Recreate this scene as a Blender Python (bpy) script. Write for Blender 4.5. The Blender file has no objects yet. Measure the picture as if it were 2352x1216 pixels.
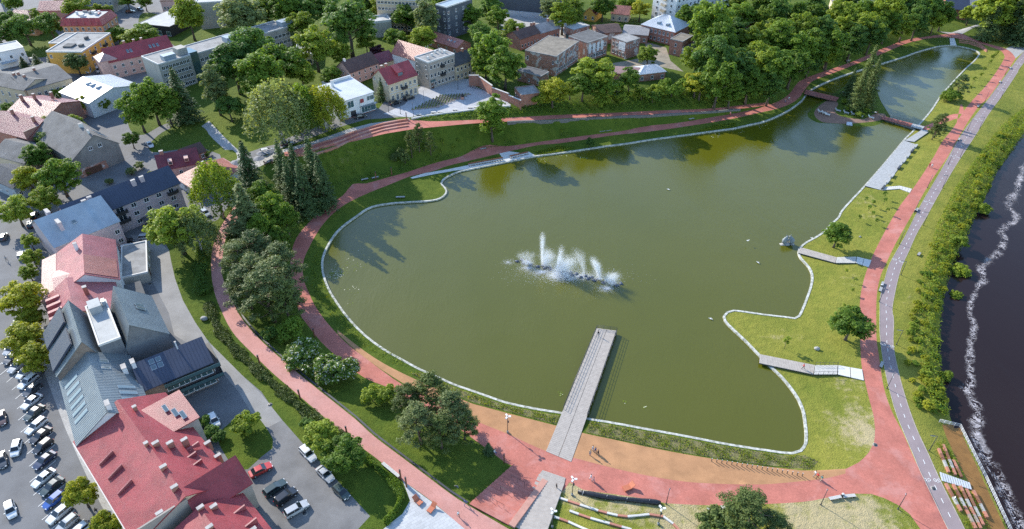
import bpy, bmesh, math, random
import numpy as np
from mathutils import Vector, Matrix
from mathutils.geometry import delaunay_2d_cdt
from mathutils.bvhtree import BVHTree
random.seed(7)
S = bpy.context.scene
COL = S.collection
R = math.radians
PI = math.pi

# ------------------------------------------------------------------ camera, world, sun, exposure
CAM_Z, PITCH, FPX, CX, CY = 120.0, R(37.0), 1568.0, 1176.0, 608.0
cam = bpy.data.cameras.new('camera')
cam.sensor_width = 36.0
cam.lens = 24.0
cam.clip_start, cam.clip_end = 1.0, 8000.0
camo = bpy.data.objects.new('camera', cam)
camo.location = (0, 0, CAM_Z)
camo.rotation_euler = (PI/2 - PITCH, 0, 0)
COL.objects.link(camo)
S.camera = camo

SUN_EL, SUN_AZ = R(28.0), R(-46.0)        # azimuth from +Y, negative = towards -X (upper left of the picture)
world = bpy.data.worlds.new('World')
S.world = world
world.use_nodes = True
wn = world.node_tree.nodes
sky = wn.new('ShaderNodeTexSky')
sky.sky_type = 'NISHITA'
sky.sun_disc = False
sky.sun_elevation = SUN_EL
sky.sun_rotation = SUN_AZ
sky.air_density, sky.dust_density, sky.ozone_density = 1.0, 0.15, 2.2
wn['Background'].inputs['Strength'].default_value = 0.15
world.node_tree.links.new(sky.outputs[0], wn['Background'].inputs['Color'])
sd = bpy.data.lights.new('sun', 'SUN')
sd.energy = 3.2
sd.angle = R(0.55)
sd.color = (1.0, 0.94, 0.84)
so = bpy.data.objects.new('sun', sd)
so.rotation_euler = Vector((-math.sin(SUN_AZ)*math.cos(SUN_EL), -math.cos(SUN_AZ)*math.cos(SUN_EL), -math.sin(SUN_EL))).to_track_quat('-Z', 'Y').to_euler()
so.location = (-80, 80, 200)
COL.objects.link(so)
S.view_settings.view_transform = 'Standard'
S.view_settings.look = 'None'
S.view_settings.exposure = 1.36
S.view_settings.gamma = 1.0
S.cycles.max_bounces = 6
S.cycles.diffuse_bounces = 3
S.cycles.transparent_max_bounces = 12
S.cycles.use_denoising = False
S.cycles.caustics_reflective = False
S.cycles.caustics_refractive = False
S.cycles.sample_clamp_indirect = 4.0

# ------------------------------------------------------------------ pixels of the photograph -> directions -> points
FWD = Vector((0, math.cos(PITCH), -math.sin(PITCH)))
UPV = Vector((0, math.sin(PITCH), math.cos(PITCH)))
EYE = Vector((0, 0, CAM_Z))
def ray(px, py):
    return (FWD + Vector((1, 0, 0))*((px-CX)/FPX) - UPV*((py-CY)/FPX))
def PZ(px, py, z):
    d = ray(px, py)
    return EYE + d*((z-CAM_Z)/d.z)
def s2l(c):
    return tuple(((x/255)/12.92 if x/255 <= .04045 else ((x/255+.055)/1.055)**2.4) for x in c)

# ------------------------------------------------------------------ materials
MATS = {}
def nodes_of(name):
    m = bpy.data.materials.new(name); m.use_nodes = True
    nt = m.node_tree; nt.nodes.clear()
    out = nt.nodes.new('ShaderNodeOutputMaterial')
    MATS[name] = m
    return m, nt, out
def N(nt, typ, **kw):
    n = nt.nodes.new(typ)
    for k, v in kw.items():
        if k.startswith('i_'):
            n.inputs[k[2:].replace('_', ' ')].default_value = v
        else:
            setattr(n, k, v)
    return n
def noise(nt, scale, detail=3.0, rough=.55, vec=None, dist=0.0):
    n = N(nt, 'ShaderNodeTexNoise'); n.inputs['Scale'].default_value = scale
    n.inputs['Detail'].default_value = detail; n.inputs['Roughness'].default_value = rough
    n.inputs['Distortion'].default_value = dist
    if vec is not None: nt.links.new(vec, n.inputs['Vector'])
    return n.outputs['Fac']
def ramp(nt, fac, stops):
    r = N(nt, 'ShaderNodeValToRGB'); el = r.color_ramp.elements
    while len(el) < len(stops): el.new(.5)
    for e, (p, c) in zip(el, stops):
        e.position = p; e.color = (*c[:3], 1)
    nt.links.new(fac, r.inputs['Fac'])
    return r.outputs['Color']
def mixc(nt, fac, a, b, mode='MIX'):
    m = N(nt, 'ShaderNodeMix', data_type='RGBA', blend_type=mode)
    for sock, v in ((m.inputs[0], fac), (m.inputs[6], a), (m.inputs[7], b)):
        if hasattr(v, 'node'): nt.links.new(v, sock)
        elif isinstance(v, (int, float)): sock.default_value = v
        else: sock.default_value = (*v[:3], 1)
    return m.outputs[2]
def mth(nt, op, a, b=None, clamp=False):
    m = N(nt, 'ShaderNodeMath', operation=op, use_clamp=clamp)
    for sock, v in ((m.inputs[0], a), (m.inputs[1], b)):
        if v is None: continue
        if hasattr(v, 'node'): nt.links.new(v, sock)
        else: sock.default_value = v
    return m.outputs[0]
def mapr(nt, v, a, b, c=0.0, d=1.0, smooth=True):
    m = N(nt, 'ShaderNodeMapRange'); m.clamp = True
    if smooth: m.interpolation_type = 'SMOOTHSTEP'
    nt.links.new(v, m.inputs[0])
    for i, x in enumerate((a, b, c, d)): m.inputs[1+i].default_value = x
    return m.outputs[0]
def pos(nt): return N(nt, 'ShaderNodeNewGeometry').outputs['Position']
def prin(nt, out, color, rough=.8, metallic=0.0, bump=None, bstr=.3, bdist=.05, spec=.5):
    b = N(nt, 'ShaderNodeBsdfPrincipled')
    if hasattr(color, 'node'): nt.links.new(color, b.inputs['Base Color'])
    else: b.inputs['Base Color'].default_value = (*color[:3], 1)
    if hasattr(rough, 'node'): nt.links.new(rough, b.inputs['Roughness'])
    else: b.inputs['Roughness'].default_value = rough
    b.inputs['Metallic'].default_value = metallic
    b.inputs['Specular IOR Level'].default_value = spec
    if bump is not None:
        bp = N(nt, 'ShaderNodeBump'); bp.inputs['Strength'].default_value = bstr; bp.inputs['Distance'].default_value = bdist
        nt.links.new(bump, bp.inputs['Height']); nt.links.new(bp.outputs[0], b.inputs['Normal'])
    nt.links.new(b.outputs[0], out.inputs['Surface'])
    return b
def M(name, col=(.5, .5, .5), rough=.8, var=.18, scale=.6, fine=6.0, metallic=0.0, bstr=.25, bdist=.03, spec=.4, tint=None):
    """plain weathered surface: large stains, fine grain, slight relief"""
    if name in MATS: return MATS[name]
    m, nt, out = nodes_of(name)
    p = pos(nt)
    a = noise(nt, scale, 5, .62, p); f = noise(nt, fine, 2, .5, p)
    lo = tuple(max(0, c*(1-var)) for c in col); hi = tuple(c*(1+var) for c in col)
    if tint: lo = tuple(c*(1-var*.5) for c in tint)
    c1 = ramp(nt, a, [(.3, lo), (.7, hi)])
    c2 = mixc(nt, .5, c1, ramp(nt, f, [(.2, (.42, .42, .42)), (.8, (.58, .58, .58))]), 'OVERLAY')
    prin(nt, out, c2, rough, metallic, f, bstr, bdist, spec)
    return m

# ------------------------------------------------------------------ mesh building
class MB:
    """collects faces with material indices into one mesh"""
    def __init__(s): s.v = []; s.f = []; s.mi = []; s.sm = []
    def add(s, vs, fs, mi=0, smooth=False):
        b = len(s.v); s.v += [tuple(v) for v in vs]
        for f in fs: s.f.append(tuple(b+i for i in f)); s.mi.append(mi); s.sm.append(smooth)
        return s
    def box(s, x0, y0, z0, x1, y1, z1, mi=0):
        vs = [(x0,y0,z0),(x1,y0,z0),(x1,y1,z0),(x0,y1,z0),(x0,y0,z1),(x1,y0,z1),(x1,y1,z1),(x0,y1,z1)]
        return s.add(vs, [(0,3,2,1),(4,5,6,7),(0,1,5,4),(1,2,6,5),(2,3,7,6),(3,0,4,7)], mi)
    def cbox(s, cx, cy, cz, sx, sy, sz, rz=0.0, mi=0):
        c, n = math.cos(rz), math.sin(rz)
        vs = []
        for dz in (-.5, .5):
            for dx, dy in ((-.5,-.5),(.5,-.5),(.5,.5),(-.5,.5)):
                x, y = dx*sx, dy*sy
                vs.append((cx+x*c-y*n, cy+x*n+y*c, cz+dz*sz))
        return s.add(vs, [(0,3,2,1),(4,5,6,7),(0,1,5,4),(1,2,6,5),(2,3,7,6),(3,0,4,7)], mi)
    def tube(s, pts, rads, n=6, mi=0, cap=True, smooth=True):
        pts = [Vector(p) for p in pts]
        if not hasattr(rads, '__len__'): rads = [rads]*len(pts)
        vs = []; fs = []
        for i, p in enumerate(pts):
            d = (pts[min(i+1, len(pts)-1)] - pts[max(i-1, 0)])
            if d.length < 1e-6: d = Vector((0,0,1))
            d.normalize()
            a = d.cross(Vector((0,0,1)) if abs(d.z) < .95 else Vector((1,0,0))).normalized(); b = d.cross(a)
            for k in range(n):
                t = 2*PI*k/n
                vs.append(p + (a*math.cos(t) + b*math.sin(t))*rads[i])
        for i in range(len(pts)-1):
            for k in range(n):
                fs.append((i*n+k, i*n+(k+1) % n, (i+1)*n+(k+1) % n, (i+1)*n+k))
        if cap:
            fs.append(tuple(range(n))[::-1]); fs.append(tuple((len(pts)-1)*n+k for k in range(n)))
        return s.add(vs, fs, mi, smooth)
    def prism(s, poly, z0, z1, mi=0):
        n = len(poly)
        vs = [(p[0], p[1], z0) for p in poly] + [(p[0], p[1], z1) for p in poly]
        fs = [tuple(range(n))[::-1], tuple(range(n, 2*n))] + [(i, (i+1) % n, n+(i+1) % n, n+i) for i in range(n)]
        return s.add(vs, fs, mi)
    def blob(s, c, r, seed=0, sub=1, amp=.18, mi=0):
        rng = random.Random(seed)
        bm = bmesh.new(); bmesh.ops.create_icosphere(bm, subdivisions=sub, radius=1)
        vs = []
        for v in bm.verts:
            k = 1 + rng.uniform(-amp, amp)
            vs.append((c[0]+v.co.x*r[0]*k, c[1]+v.co.y*r[1]*k, c[2]+v.co.z*r[2]*k))
        fs = [tuple(v.index for v in f.verts) for f in bm.faces]; bm.free()
        return s.add(vs, fs, mi, True)
    def mesh(s, name, mats):
        me = bpy.data.meshes.new(name)
        me.from_pydata(s.v, [], s.f)
        for m in (mats if isinstance(mats, (list, tuple)) else [mats]): me.materials.append(m)
        me.polygons.foreach_set('material_index', s.mi)
        me.polygons.foreach_set('use_smooth', s.sm)
        me.update()
        return me
    def build(s, name, mats, parent=None, loc=None):
        return obj(name, s.mesh(name, mats), parent, loc)
def obj(name, me, parent=None, loc=None, rz=None):
    o = bpy.data.objects.new(name, me); COL.objects.link(o)
    if parent is not None:
        o.parent = parent; CHD.setdefault(parent.name, []).append(o)
    if loc is not None: o.location = loc
    if rz is not None: o.rotation_euler = (0, 0, rz)
    return o
def tag(o, label, cat, group=None, kind=None):
    if label: o['label'] = label
    if cat: o['category'] = cat
    if group: o['group'] = group
    if kind: o['kind'] = kind
    return o
def thing(name, label, cat, loc=(0,0,0), rz=0.0, group=None):
    o = obj(name, None, None, loc, rz)
    o.empty_display_size = .5
    return tag(o, label, cat, group, 'thing')
CHD = {}
def dup(root, loc, rz=0.0, label=None, group=None, sc=None, swap=None):
    """copy of a thing, its parts and their sub-parts; swap = {material name: material}"""
    def rec(o, parent):
        c = o.copy(); COL.objects.link(c)
        if parent is not None:
            c.parent = parent; CHD.setdefault(parent.name, []).append(c)
        if swap and c.type == 'MESH':
            for i, sl in enumerate(c.material_slots):
                nm = sl.material.name if sl.material else ''
                if nm in swap:
                    sl.link = 'OBJECT'; sl.material = swap[nm]
        for k in CHD.get(o.name, ()): rec(k, c)
        return c
    c = rec(root, None)
    c.location = loc; c.rotation_euler = (0, 0, rz)
    if sc is not None: c.scale = sc if hasattr(sc, '__len__') else (sc, sc, sc)
    if label: c['label'] = label
    if group: c['group'] = group
    return c
# ------------------------------------------------------------------ traced outlines (pixels of the 2352x1216 photograph)
POND = [(1852,1000),(1851,1018),(1839,1036),(1819,1042),(1801,1041),(1751,1034),(1663,1020),(1576,1003),(1488,987),(1400,971),(1345,962),
 (1292,950),(1230,940),(1168,927),(1134,916),(1086,899),(1045,885),(1007,868),(966,850),(934,833),(881,803),(837,770),(801,733),(779,704),(757,669),
 (744,636),(740,607),(745,582),(762,549),(783,524),(816,499),(850,477),(894,468),(930,465),(990,461),(1014,454),(1025,442),(1022,432),(1014,423),
 (1018,413),(1030,405),(1052,395),(1077,389),(1112,382),(1158,373),(1194,366),(1228,359),(1275,353),(1319,347),(1384,337),(1439,330),(1495,321),
 (1555,313),(1607,306),(1650,300),(1686,295),(1717,288),(1752,280),(1786,267),(1814,252),(1840,233),(1853,216),(1862,208),(1885,195),(1928,177),
 (1977,161),(2027,146),(2076,131),(2109,119),(2142,110),(2162,106),(2188,105),(2214,109),(2237,115),(2249,122),(2247,129),(2237,141),(2217,159),
 (2185,193),(2161,221),(2139,254),(2112,286),(2092,307),(2076,323),(2030,378),(1987,427),(1938,480),(1926,500),(1909,516),(1893,533),(1870,548),
 (1850,559),(1839,569),(1834,580),(1840,594),(1853,608),(1863,623),(1866,640),(1862,661),(1853,687),(1844,710),(1835,727),(1825,732),(1804,729),
 (1752,723),(1705,716),(1686,714),(1671,718),(1663,727),(1666,738),(1679,752),(1712,783),(1745,817),(1768,840),(1797,868),(1816,891),(1833,916),(1845,945),(1850,977)]
ISLAND = [(1856,268),(1859,256),(1872,243),(1897,227),(1920,211),(1942,198),(1968,189),(1995,190),(2012,205),(2022,230),(2035,252),(2044,270),(2028,281),
 (2009,289),(1977,291),(1945,286),(1904,284),(1875,281)]
# lower red path: edge on the town side (from the steps round to the east arm) and edge on the pond side
LP_OUT = [(1161,1063),(1100,1018),(1040,975),(975,935),(925,908),(881,893),(837,868),(780,825),(735,783),(705,745),(687,718),(678,676),(668,622),(668,593),
 (675,560),(689,535),(711,510),(736,484),(762,466),(787,450),(812,432),(840,422),(894,407),(935,396),(976,382),(1017,370),(1058,360),(1112,345),(1167,336),(1248,325),
 (1352,311),(1425,302),(1483,291),(1567,281),(1638,269),(1686,261),(1745,248),(1781,236),(1805,223),(1819,209),(1826,198),(1843,184),(1888,166),(1936,150),
 (1984,131),(2032,110),(2080,93),(2124,85),(2163,80),(2201,84),(2239,91),(2274,102),(2303,110),(2322,120),(2333,134)]
LP_IN = [(1099,981),(1050,955),(1000,925),(960,903),(925,884),(903,870),(837,821),(793,786),(750,740),(722,700),(711,676),(700,651),(695,622),(698,596),(707,575),
 (722,546),(744,513),(773,484),(805,463),(852,441),(881,430),(922,413),(943,405),(992,394),(1030,381),(1085,368),(1147,353),(1169,348),(1235,334),(1281,330),
 (1357,319),(1411,311),(1495,302),(1567,292),(1638,281),(1698,270),(1745,259),(1786,250),(1817,238),(1836,224),(1846,210),(1856,197),(1872,184),(1920,166),
 (1968,147),(2016,128),(2080,101),(2112,93),(2131,89),(2169,86),(2201,89),(2239,97),(2278,109),(2300,118),(2308,131)]
EP_W = [(2308,131),(2300,147),(2281,176),(2258,205),(2236,228),(2212,258),(2191,292),(2165,325),(2145,360),(2125,392),(2096,435),(2068,472),(2042,515),(2019,558),(2003,591),
 (1990,624),(1980,660),(1975,696),(1975,762),(1977,812),(1980,849),(1987,878),(1998,924),(2007,957),(2010,986),(2007,1018),(1996,1039),(1973,1062),(1944,1077),(1918,1081),(1883,1084)]
EP_E = [(2333,134),(2316,160),(2297,188),(2271,224),(2250,243),(2224,279),(2198,323),(2175,363),(2148,402),(2124,440),(2101,482),(2075,528),(2055,564),(2036,604),(2024,630),
 (2016,663),(2013,696),(2013,773),(2018,812),(2023,849),(2029,886),(2040,924),(2055,959),(2073,992),(2087,1024),(2102,1059),(2120,1094),(2137,1129),(2155,1167),(2185,1235)]
PROM_S = [(2125,1235),(2113,1214),(2090,1182),(2064,1161),(2032,1145),(2002,1135),(1958,1134),(1929,1137),(1868,1150),(1804,1156),(1649,1161),(1526,1156),(1500,1149),(1407,1135),(1339,1125),(1308,1108),(1294,1128)]
PROM_N = [(1883,1084),(1839,1081),(1751,1071),(1663,1058),(1576,1044),(1488,1027),(1400,1008),(1339,995),(1277,978),(1168,950),(1086,928)]
TAN_N = [(1942,1077),(1839,1081),(1751,1071),(1663,1058),(1576,1044),(1488,1027),(1400,1008),(1339,995),(1277,978),(1168,950),(1086,928),(1040,908),(1000,892),(942,866),(881,835),(828,800),(775,758)]
TAN_S = [(1942,1088),(1898,1099),(1839,1106),(1751,1113),(1663,1112),(1576,1107),(1488,1093),(1407,1075),(1322,1053),(1253,1036),(1168,998),(1099,970),(1050,945),(1000,918),(925,880),(837,821),(775,766)]
BIKE_W = [(2420,30),(2352,118),(2335,139),(2303,184),(2271,227),(2239,268),(2207,312),(2165,386),(2141,427),(2118,466),(2098,505),(2078,545),(2059,578),(2042,610),(2031,647),(2022,683),(2021,712),(2021,762),
 (2026,812),(2035,860),(2043,895),(2058,948),(2079,1000),(2099,1047),(2122,1100),(2149,1156),(2190,1240)]
BIKE_E = [(2440,40),(2352,144),(2335,170),(2303,218),(2271,262),(2243,307),(2224,336),(2198,376),(2174,416),(2151,456),(2128,498),(2105,538),(2087,578),(2072,610),(2062,643),(2054,680),(2049,712),(2049,745),
 (2052,795),(2065,860),(2076,901),(2090,945),(2108,992),(2131,1041),(2155,1094),(2181,1147),(2226,1236)]
UP_W = [(560,440),(532,482),(508,520),(492,556),(485,596),(487,643),(495,680),(517,733),(541,772),(585,817),(625,856),(682,905),(749,962),(819,1019),(872,1059),(916,1099),(945,1118),(997,1156),(1068,1216),(1110,1250)]
UP_E = [(580,450),(552,492),(536,518),(519,546),(512,586),(509,625),(519,658),(530,680),(550,724),(590,773),(652,830),(727,892),(815,962),(860,1003),(945,1067),(1031,1132),(1072,1159),(1180,1222),(1230,1250)]
NP_N = [(653,350),(726,332),(780,318),(820,299),(900,282),(942,276),(1000,279),(1102,275),(1200,269),(1293,264),(1395,260),(1522,254),(1638,249),(1709,241),(1766,235)]
NP_S = [(653,358),(689,360),(744,341),(834,320),(883,308),(949,297),(1010,291),(1102,283),(1200,278),(1318,271),(1400,268),(1519,262),(1614,256),(1698,250),(1766,241)]
NP_Z = [9.4,10.3,10.9,11.1,11.1,10.9,10.2,9.1,8.2,7.1,6.0,4.7,3.5,2.4,1.3]
RIVER = [(2470,120),(2400,235),(2345,315),(2284,395),(2266,445),(2246,485),(2227,515),(2218,548),(2200,577),(2180,625),(2166,673),(2162,712),(2156,762),(2154,800),(2162,860),(2172,910),(2180,950),
 (2192,984),(2206,984),(2226,1022),(2262,1100),(2308,1200),(2345,1280)]
def lerp_z(poly, za, zb):
    n = len(poly)-1
    return [(p[0], p[1], za+(zb-za)*i/n) for i, p in enumerate(poly)]
def wall_base(off=5):
    return [(x+off, y-off*.6, 3.1) for (x, y) in UP_E[7:17]]
BREAK = [lerp_z(POND+POND[:1], .35, .35), lerp_z(LP_OUT, 1.15, 1.15), lerp_z(LP_IN, 1.0, 1.0), lerp_z(EP_W, 1.1, 1.1), lerp_z(EP_E, 1.15, 1.15),
 lerp_z(PROM_S, 1.15, 1.15), lerp_z(PROM_N, 1.0, 1.0), lerp_z(BIKE_W, 1.25, 1.25), lerp_z(BIKE_E, 1.25, 1.25),
 lerp_z(UP_W, 5.2, 4.2), lerp_z(UP_E, 5.2, 4.2), wall_base(),
 [(p[0], p[1], z) for p, z in zip(NP_N, NP_Z)], [(p[0], p[1], z) for p, z in zip(NP_S, NP_Z)],
 lerp_z(RIVER, -.6, -.6), [(x+14, y+4, -2.2) for x, y in RIVER],
 [(x-22, y-6, 1.0) for x, y in RIVER[2:17]],
 [(945,272,11.2),(1000,262,11.0),(1100,251,10.6),(1180,243,10.6),(1260,233,10.6),(1400,217,10.5),(1560,196,10.2),(1700,172,9.0),(1800,140,8),(1900,112,6),(2000,84,5),(2080,68,3.5),(2160,58,2.2),(2240,50,1.6)],
 [(560,400,6.8),(620,372,8.4),(653,358,9.4)],[(560,350,7.2),(690,300,10.0),(800,250,11.0),(900,215,11.0)],
 lerp_z(ISLAND+ISLAND[:1], -.08, -.08),
 [(x, y, 2.2) for x, y in ((700,445),(750,428),(800,410),(850,395),(900,383),(960,366),(1020,350),(1110,330),(1200,318),(1320,302),(1400,293))],
 [(1890,255,.7),(1940,225,.8),(1990,220,.8),(2015,262,.7),(1960,275,.7),(1900,268,.7)],
 [(1300,1216,2.4),(1290,1170,1.9),(1400,1200,2.0),(1560,1216,1.3),(1700,1216,1.3),(1900,1216,1.3),(2050,1216,1.3)],
 [(395,600,5.0),(420,690,5.0),(470,770,5.0),(560,870,4.9),(640,950,4.8),(700,1020,4.8),(850,1180,4.6),(940,1240,4.4)],
 [(0,1216,5.0),(300,1216,5.0),(600,1216,4.9),(0,900,5),(200,900,5),(400,900,5),(0,640,5),(250,640,5),(0,430,5.5),(250,400,5.4),(450,400,5.6),(500,330,6.4),(0,200,6.5),(400,200,6.5),(0,20,7),(400,20,7),(800,120,10.4),(800,20,9.2),(1200,130,10.3),(1200,20,9.0),(1600,100,9.3),(1600,20,8.8),(1900,40,7.2),(2200,10,4)],
]
OUTER = [(-900,-200,5),(-400,-200,4.8),(-200,20,4.8),(0,40,3),(60,45,1.3),(110,20,-2),(-900,600,8),(-400,900,10),(0,900,10),(200,700,9),(300,560,4),(600,900,0),(-900,2500,14),(900,2500,10),(2500,2500,6),(2500,600,-2.2),(900,0,-2.2),(200,-200,-2.2),(-2500,2500,14),(-2500,-200,6),(2500,-200,-2.2)]
vv, ee, zz = [], [], []
for line in BREAK:
    for i, (x, y, z) in enumerate(line):
        w = PZ(x, y, z); vv.append(Vector((w.x, w.y))); zz.append(z)
        if i: ee.append((len(vv)-2, len(vv)-1))
for x, y, z in OUTER: vv.append(Vector((x, y))); zz.append(z)
r = delaunay_2d_cdt(vv, ee, [], 0, 1e-4)
tz = []
for p, src in zip(r[0], r[3]):
    tz.append(np.mean([zz[i] for i in src]) if src else None)
for i, z in enumerate(tz):                    # crossings take the height of the nearest given point
    if z is None:
        p = r[0][i]; tz[i] = zz[min(range(len(vv)), key=lambda k: (vv[k]-p).length_squared)]
TIN = BVHTree.FromPolygons([(p.x, p.y, z) for p, z in zip(r[0], tz)], [tuple(f) for f in r[2]], epsilon=0.0)
def H(x, y):
    hit = TIN.ray_cast(Vector((x, y, 200)), Vector((0, 0, -1)))
    return hit[0].z if hit[0] is not None else 0.0
def P(px, py, up=0.0):
    """point where the photograph's pixel meets the ground (or the ground raised by up metres)"""
    d = ray(px, py)
    o = EYE - Vector((0, 0, up))
    hit = TIN.ray_cast(o, d.normalized())
    if hit[0] is None: return PZ(px, py, up)
    return hit[0] + Vector((0, 0, up))
def G(x, y, up=0.0): return Vector((x, y, H(x, y)+up))

# ------------------------------------------------------------------ smooth outlines in metres
def catmull(pts, step=2.0, closed=False):
    pts = [Vector((p[0], p[1])) for p in pts]; n = len(pts); out = []
    rng = range(n) if closed else range(n-1)
    for i in rng:
        if closed: a, b, c, d = pts[(i-1) % n], pts[i], pts[(i+1) % n], pts[(i+2) % n]
        else: a, b, c, d = pts[max(i-1, 0)], pts[i], pts[i+1], pts[min(i+2, n-1)]
        k = max(1, int((c-b).length/step))
        for j in range(k):
            t = j/k
            out.append(.5*((2*b)+(c-a)*t+(2*a-5*b+4*c-d)*t*t+(3*b-a-3*c+d)*t**3))
    if not closed: out.append(pts[-1])
    return out
def W(poly, z=None, up=0.0):
    return [(PZ(x, y, z) if z is not None else P(x, y, up)) for x, y in poly]
def inside(poly, X, Y):
    res = np.zeros(X.shape, bool); n = len(poly)
    px = np.array([p[0] for p in poly]); py = np.array([p[1] for p in poly])
    j = n-1
    for i in range(n):
        c = ((py[i] > Y) != (py[j] > Y)) & (X < (px[j]-px[i])*(Y-py[i])/(py[j]-py[i]+1e-12)+px[i])
        res ^= c; j = i
    return res
pond_w = catmull(W(POND, .35), 1.2, True)
isl_w = catmull(W(ISLAND, 0.0), 1.0, True)
def ribbon(a, b, za=None, zb=None, step=2.0):
    return catmull(W(a, za), step) + catmull(W(b, zb), step)[::-1]
river_w = catmull(W(RIVER, -.6), 2.0)
river_poly = river_w + [Vector((250, -200)), Vector((2500, -200)), Vector((2500, 1500)), Vector((330, 470))]
# ------------------------------------------------------------------ regions of the ground (first match wins)
def pol(pts, smooth=False, step=2.0):
    w = W(pts)
    return catmull(w, step, True) if smooth else [Vector((p.x, p.y)) for p in w]
east_poly = catmull(W(EP_W), 2)+catmull(W(PROM_N), 2)+catmull(W(LP_IN[:1]), 2)
lower_path = catmull(W(LP_OUT), 2) + catmull(W(EP_E), 2)[1:] + catmull(W(PROM_S), 2) + [Vector((P(1250,1105).x, P(1250,1105).y))]
inner_path = catmull(W(LP_IN), 2) + catmull(W(EP_W), 2)[1:] + catmull(W(PROM_N), 2)[1:]
# the red path is the band between lower_path (outer) and inner_path (inner hole)
BRANCH = [(2207,240),(2214,262),(2192,262),(2172,268),(2150,278),(2125,290),(2108,287),(2096,292),(2110,300),(2130,299),(2158,287),(2182,278),(2205,272),(2196,292)]
STRIP = [(943,408),(976,398),(1030,389),(1074,380),(1112,371),(1160,361),(1215,349),(1230,358),(1194,365),(1158,372),(1112,381),(1077,388),(1040,393),(1000,400),(946,411)]
PAD = [(1147,353),(1169,348),(1192,351),(1200,360),(1160,372)]
PARK_ASPH = [(-700,1500),(760,1500),(800,1230),(850,1186),(760,1088),(700,1024),(640,958),(600,900),(560,866),(520,826),(478,784),(448,740),(420,690),(402,640),(393,600),(388,574),(380,560),(420,545),(470,520),(500,505),
 (520,480),(540,455),(548,420),(552,400),(600,360),(655,338),(700,322),(780,292),(840,275),(940,268),(1000,259),(1100,249),(1172,241),(1150,222),(1080,196),(1090,182),(1000,178),(960,200),(905,205),(870,250),(800,240),(740,262),(690,300),(640,330),
 (560,350),(520,360),(440,330),(400,310),(380,270),(420,230),(360,200),(330,160),(420,120),(380,90),(440,60),(560,-60),(-700,-60)]
LAWNS_TOWN = [
 [(512,985),(540,962),(580,950),(606,975),(627,1010),(626,1030),(600,1050),(570,1078),(545,1082),(520,1050),(500,1010)],
 [(345,330),(380,300),(430,285),(462,290),(480,310),(470,335),(400,345),(350,350)],
 [(300,225),(330,200),(400,185),(465,205),(470,255),(440,275),(380,285),(330,310),(300,300),(292,260)],
 [(25,30),(90,25),(130,60),(95,110),(50,105),(10,80)],
 [(480,195),(600,175),(690,180),(700,205),(640,200),(560,215),(500,235)],
 [(470,258),(520,235),(560,215),(640,200),(720,215),(770,260),(740,285),(690,306),(600,340),(560,352),(540,335),(500,290)],
 [(330,30),(470,60),(560,60),(520,95),(440,100),(400,85),(380,105),(330,105)],
 [(440,215),(470,200),(490,240),(455,250)],
 [(95,55),(140,90),(110,130),(60,120)],
 [(505,350),(535,345),(545,365),(520,378)],
 [(770,110),(850,100),(870,130),(830,150),(780,150)],
 [(55,100),(85,92),(100,125),(60,130)],
]
PATHS_TOWN = [
 [(463,290),(480,278),(520,320),(565,362),(548,372),(525,352),(490,320)],
 [(548,335),(546,300),(556,270),(568,266),(558,300),(556,338)],
]
PLAZA = [(1000,178),(1090,182),(1080,196),(1150,222),(1174,242),(1100,250),(1000,260),(940,270),(880,262),(930,240),(960,205)]
SIDEWALK_N = [(550,398),(600,362),(655,342),(720,325),(800,297),(850,284),(940,272),(942,276),(900,282),(820,299),(780,318),(726,332),(653,350),(620,372),(560,400)]
STREET_WALK = [(78,800),(92,830),(118,900),(150,985),(195,1085),(232,1160),(275,1240),(330,1300),(360,1300),(300,1160),(240,1060),(190,985),(160,905),(135,830),(112,752),(96,752)]
WHITE_PLAZA = [(925,1105),(945,1119),(997,1157),(1050,1200),(1100,1245),(860,1260),(880,1216),(925,1180),(942,1150)]
LOT2 = [(430,930),(500,895),(530,890),(545,915),(560,948),(540,962),(500,985),(470,985)]
PLANTER = [(1355,968),(1400,976),(1488,992),(1576,1009),(1663,1025),(1751,1039),(1801,1047),(1850,1046),(1880,1060),(1860,1078),(1751,1068),(1663,1055),(1576,1041),(1488,1024),(1400,1005),(1345,993)]
PLANTER2 = [(1285,955),(1230,946),(1168,933),(1134,922),(1086,905),(1045,891),(1007,874),(966,856),(945,858),(1000,888),(1040,904),(1086,924),(1168,946),(1277,974)]
WALK_R = [(2164,976),(2200,980),(2215,1010),(2250,1085),(2300,1195),(2340,1280),(2290,1280),(2268,1216),(2225,1110),(2190,1040),(2172,1000)]
GRAVEL_IS = [(1870,262),(1880,245),(1905,230),(1925,238),(1918,256),(1935,268),(1980,274),(2010,262),(2030,262),(2035,270),(2015,278),(1970,283),(1920,284),(1885,279)]
YARD = [(1480,95),(1530,110),(1540,140),(1570,165),(1500,150),(1420,165),(1390,175),(1380,150),(1440,140),(1490,130)]
FAR_ROADS = [[(2150,72),(2185,75),(2250,55),(2330,40),(2330,46),(2240,62),(2205,82)],[(2333,134),(2310,112),(2352,95),(2400,60),(2420,40),(2352,118)],
 [(1150,60),(1250,90),(1330,95),(1320,60),(1240,20),(1150,30)],[(240,20),(330,20),(300,60),(270,75),(240,40)]]
BACKLANE = [(300,540),(345,546),(388,574),(393,600),(402,640),(420,690),(448,740),(478,784),(520,826),(560,866),(600,905),(648,965),(610,985),(575,945),(548,900),(505,850),(450,800),(400,770),(388,720),(352,650),(325,590)]
LOT = [(648,965),(700,1024),(760,1088),(850,1186),(800,1240),(700,1260),(560,1160),(540,1090),(572,1078),(600,1050),(626,1030),(627,1010),(606,975)]
REG = []   # (name, [polygons], material, holes)
def region(name, polys, mat, holes=(), lift=0.0): REG.append((name, polys, mat, list(holes), lift))
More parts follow.
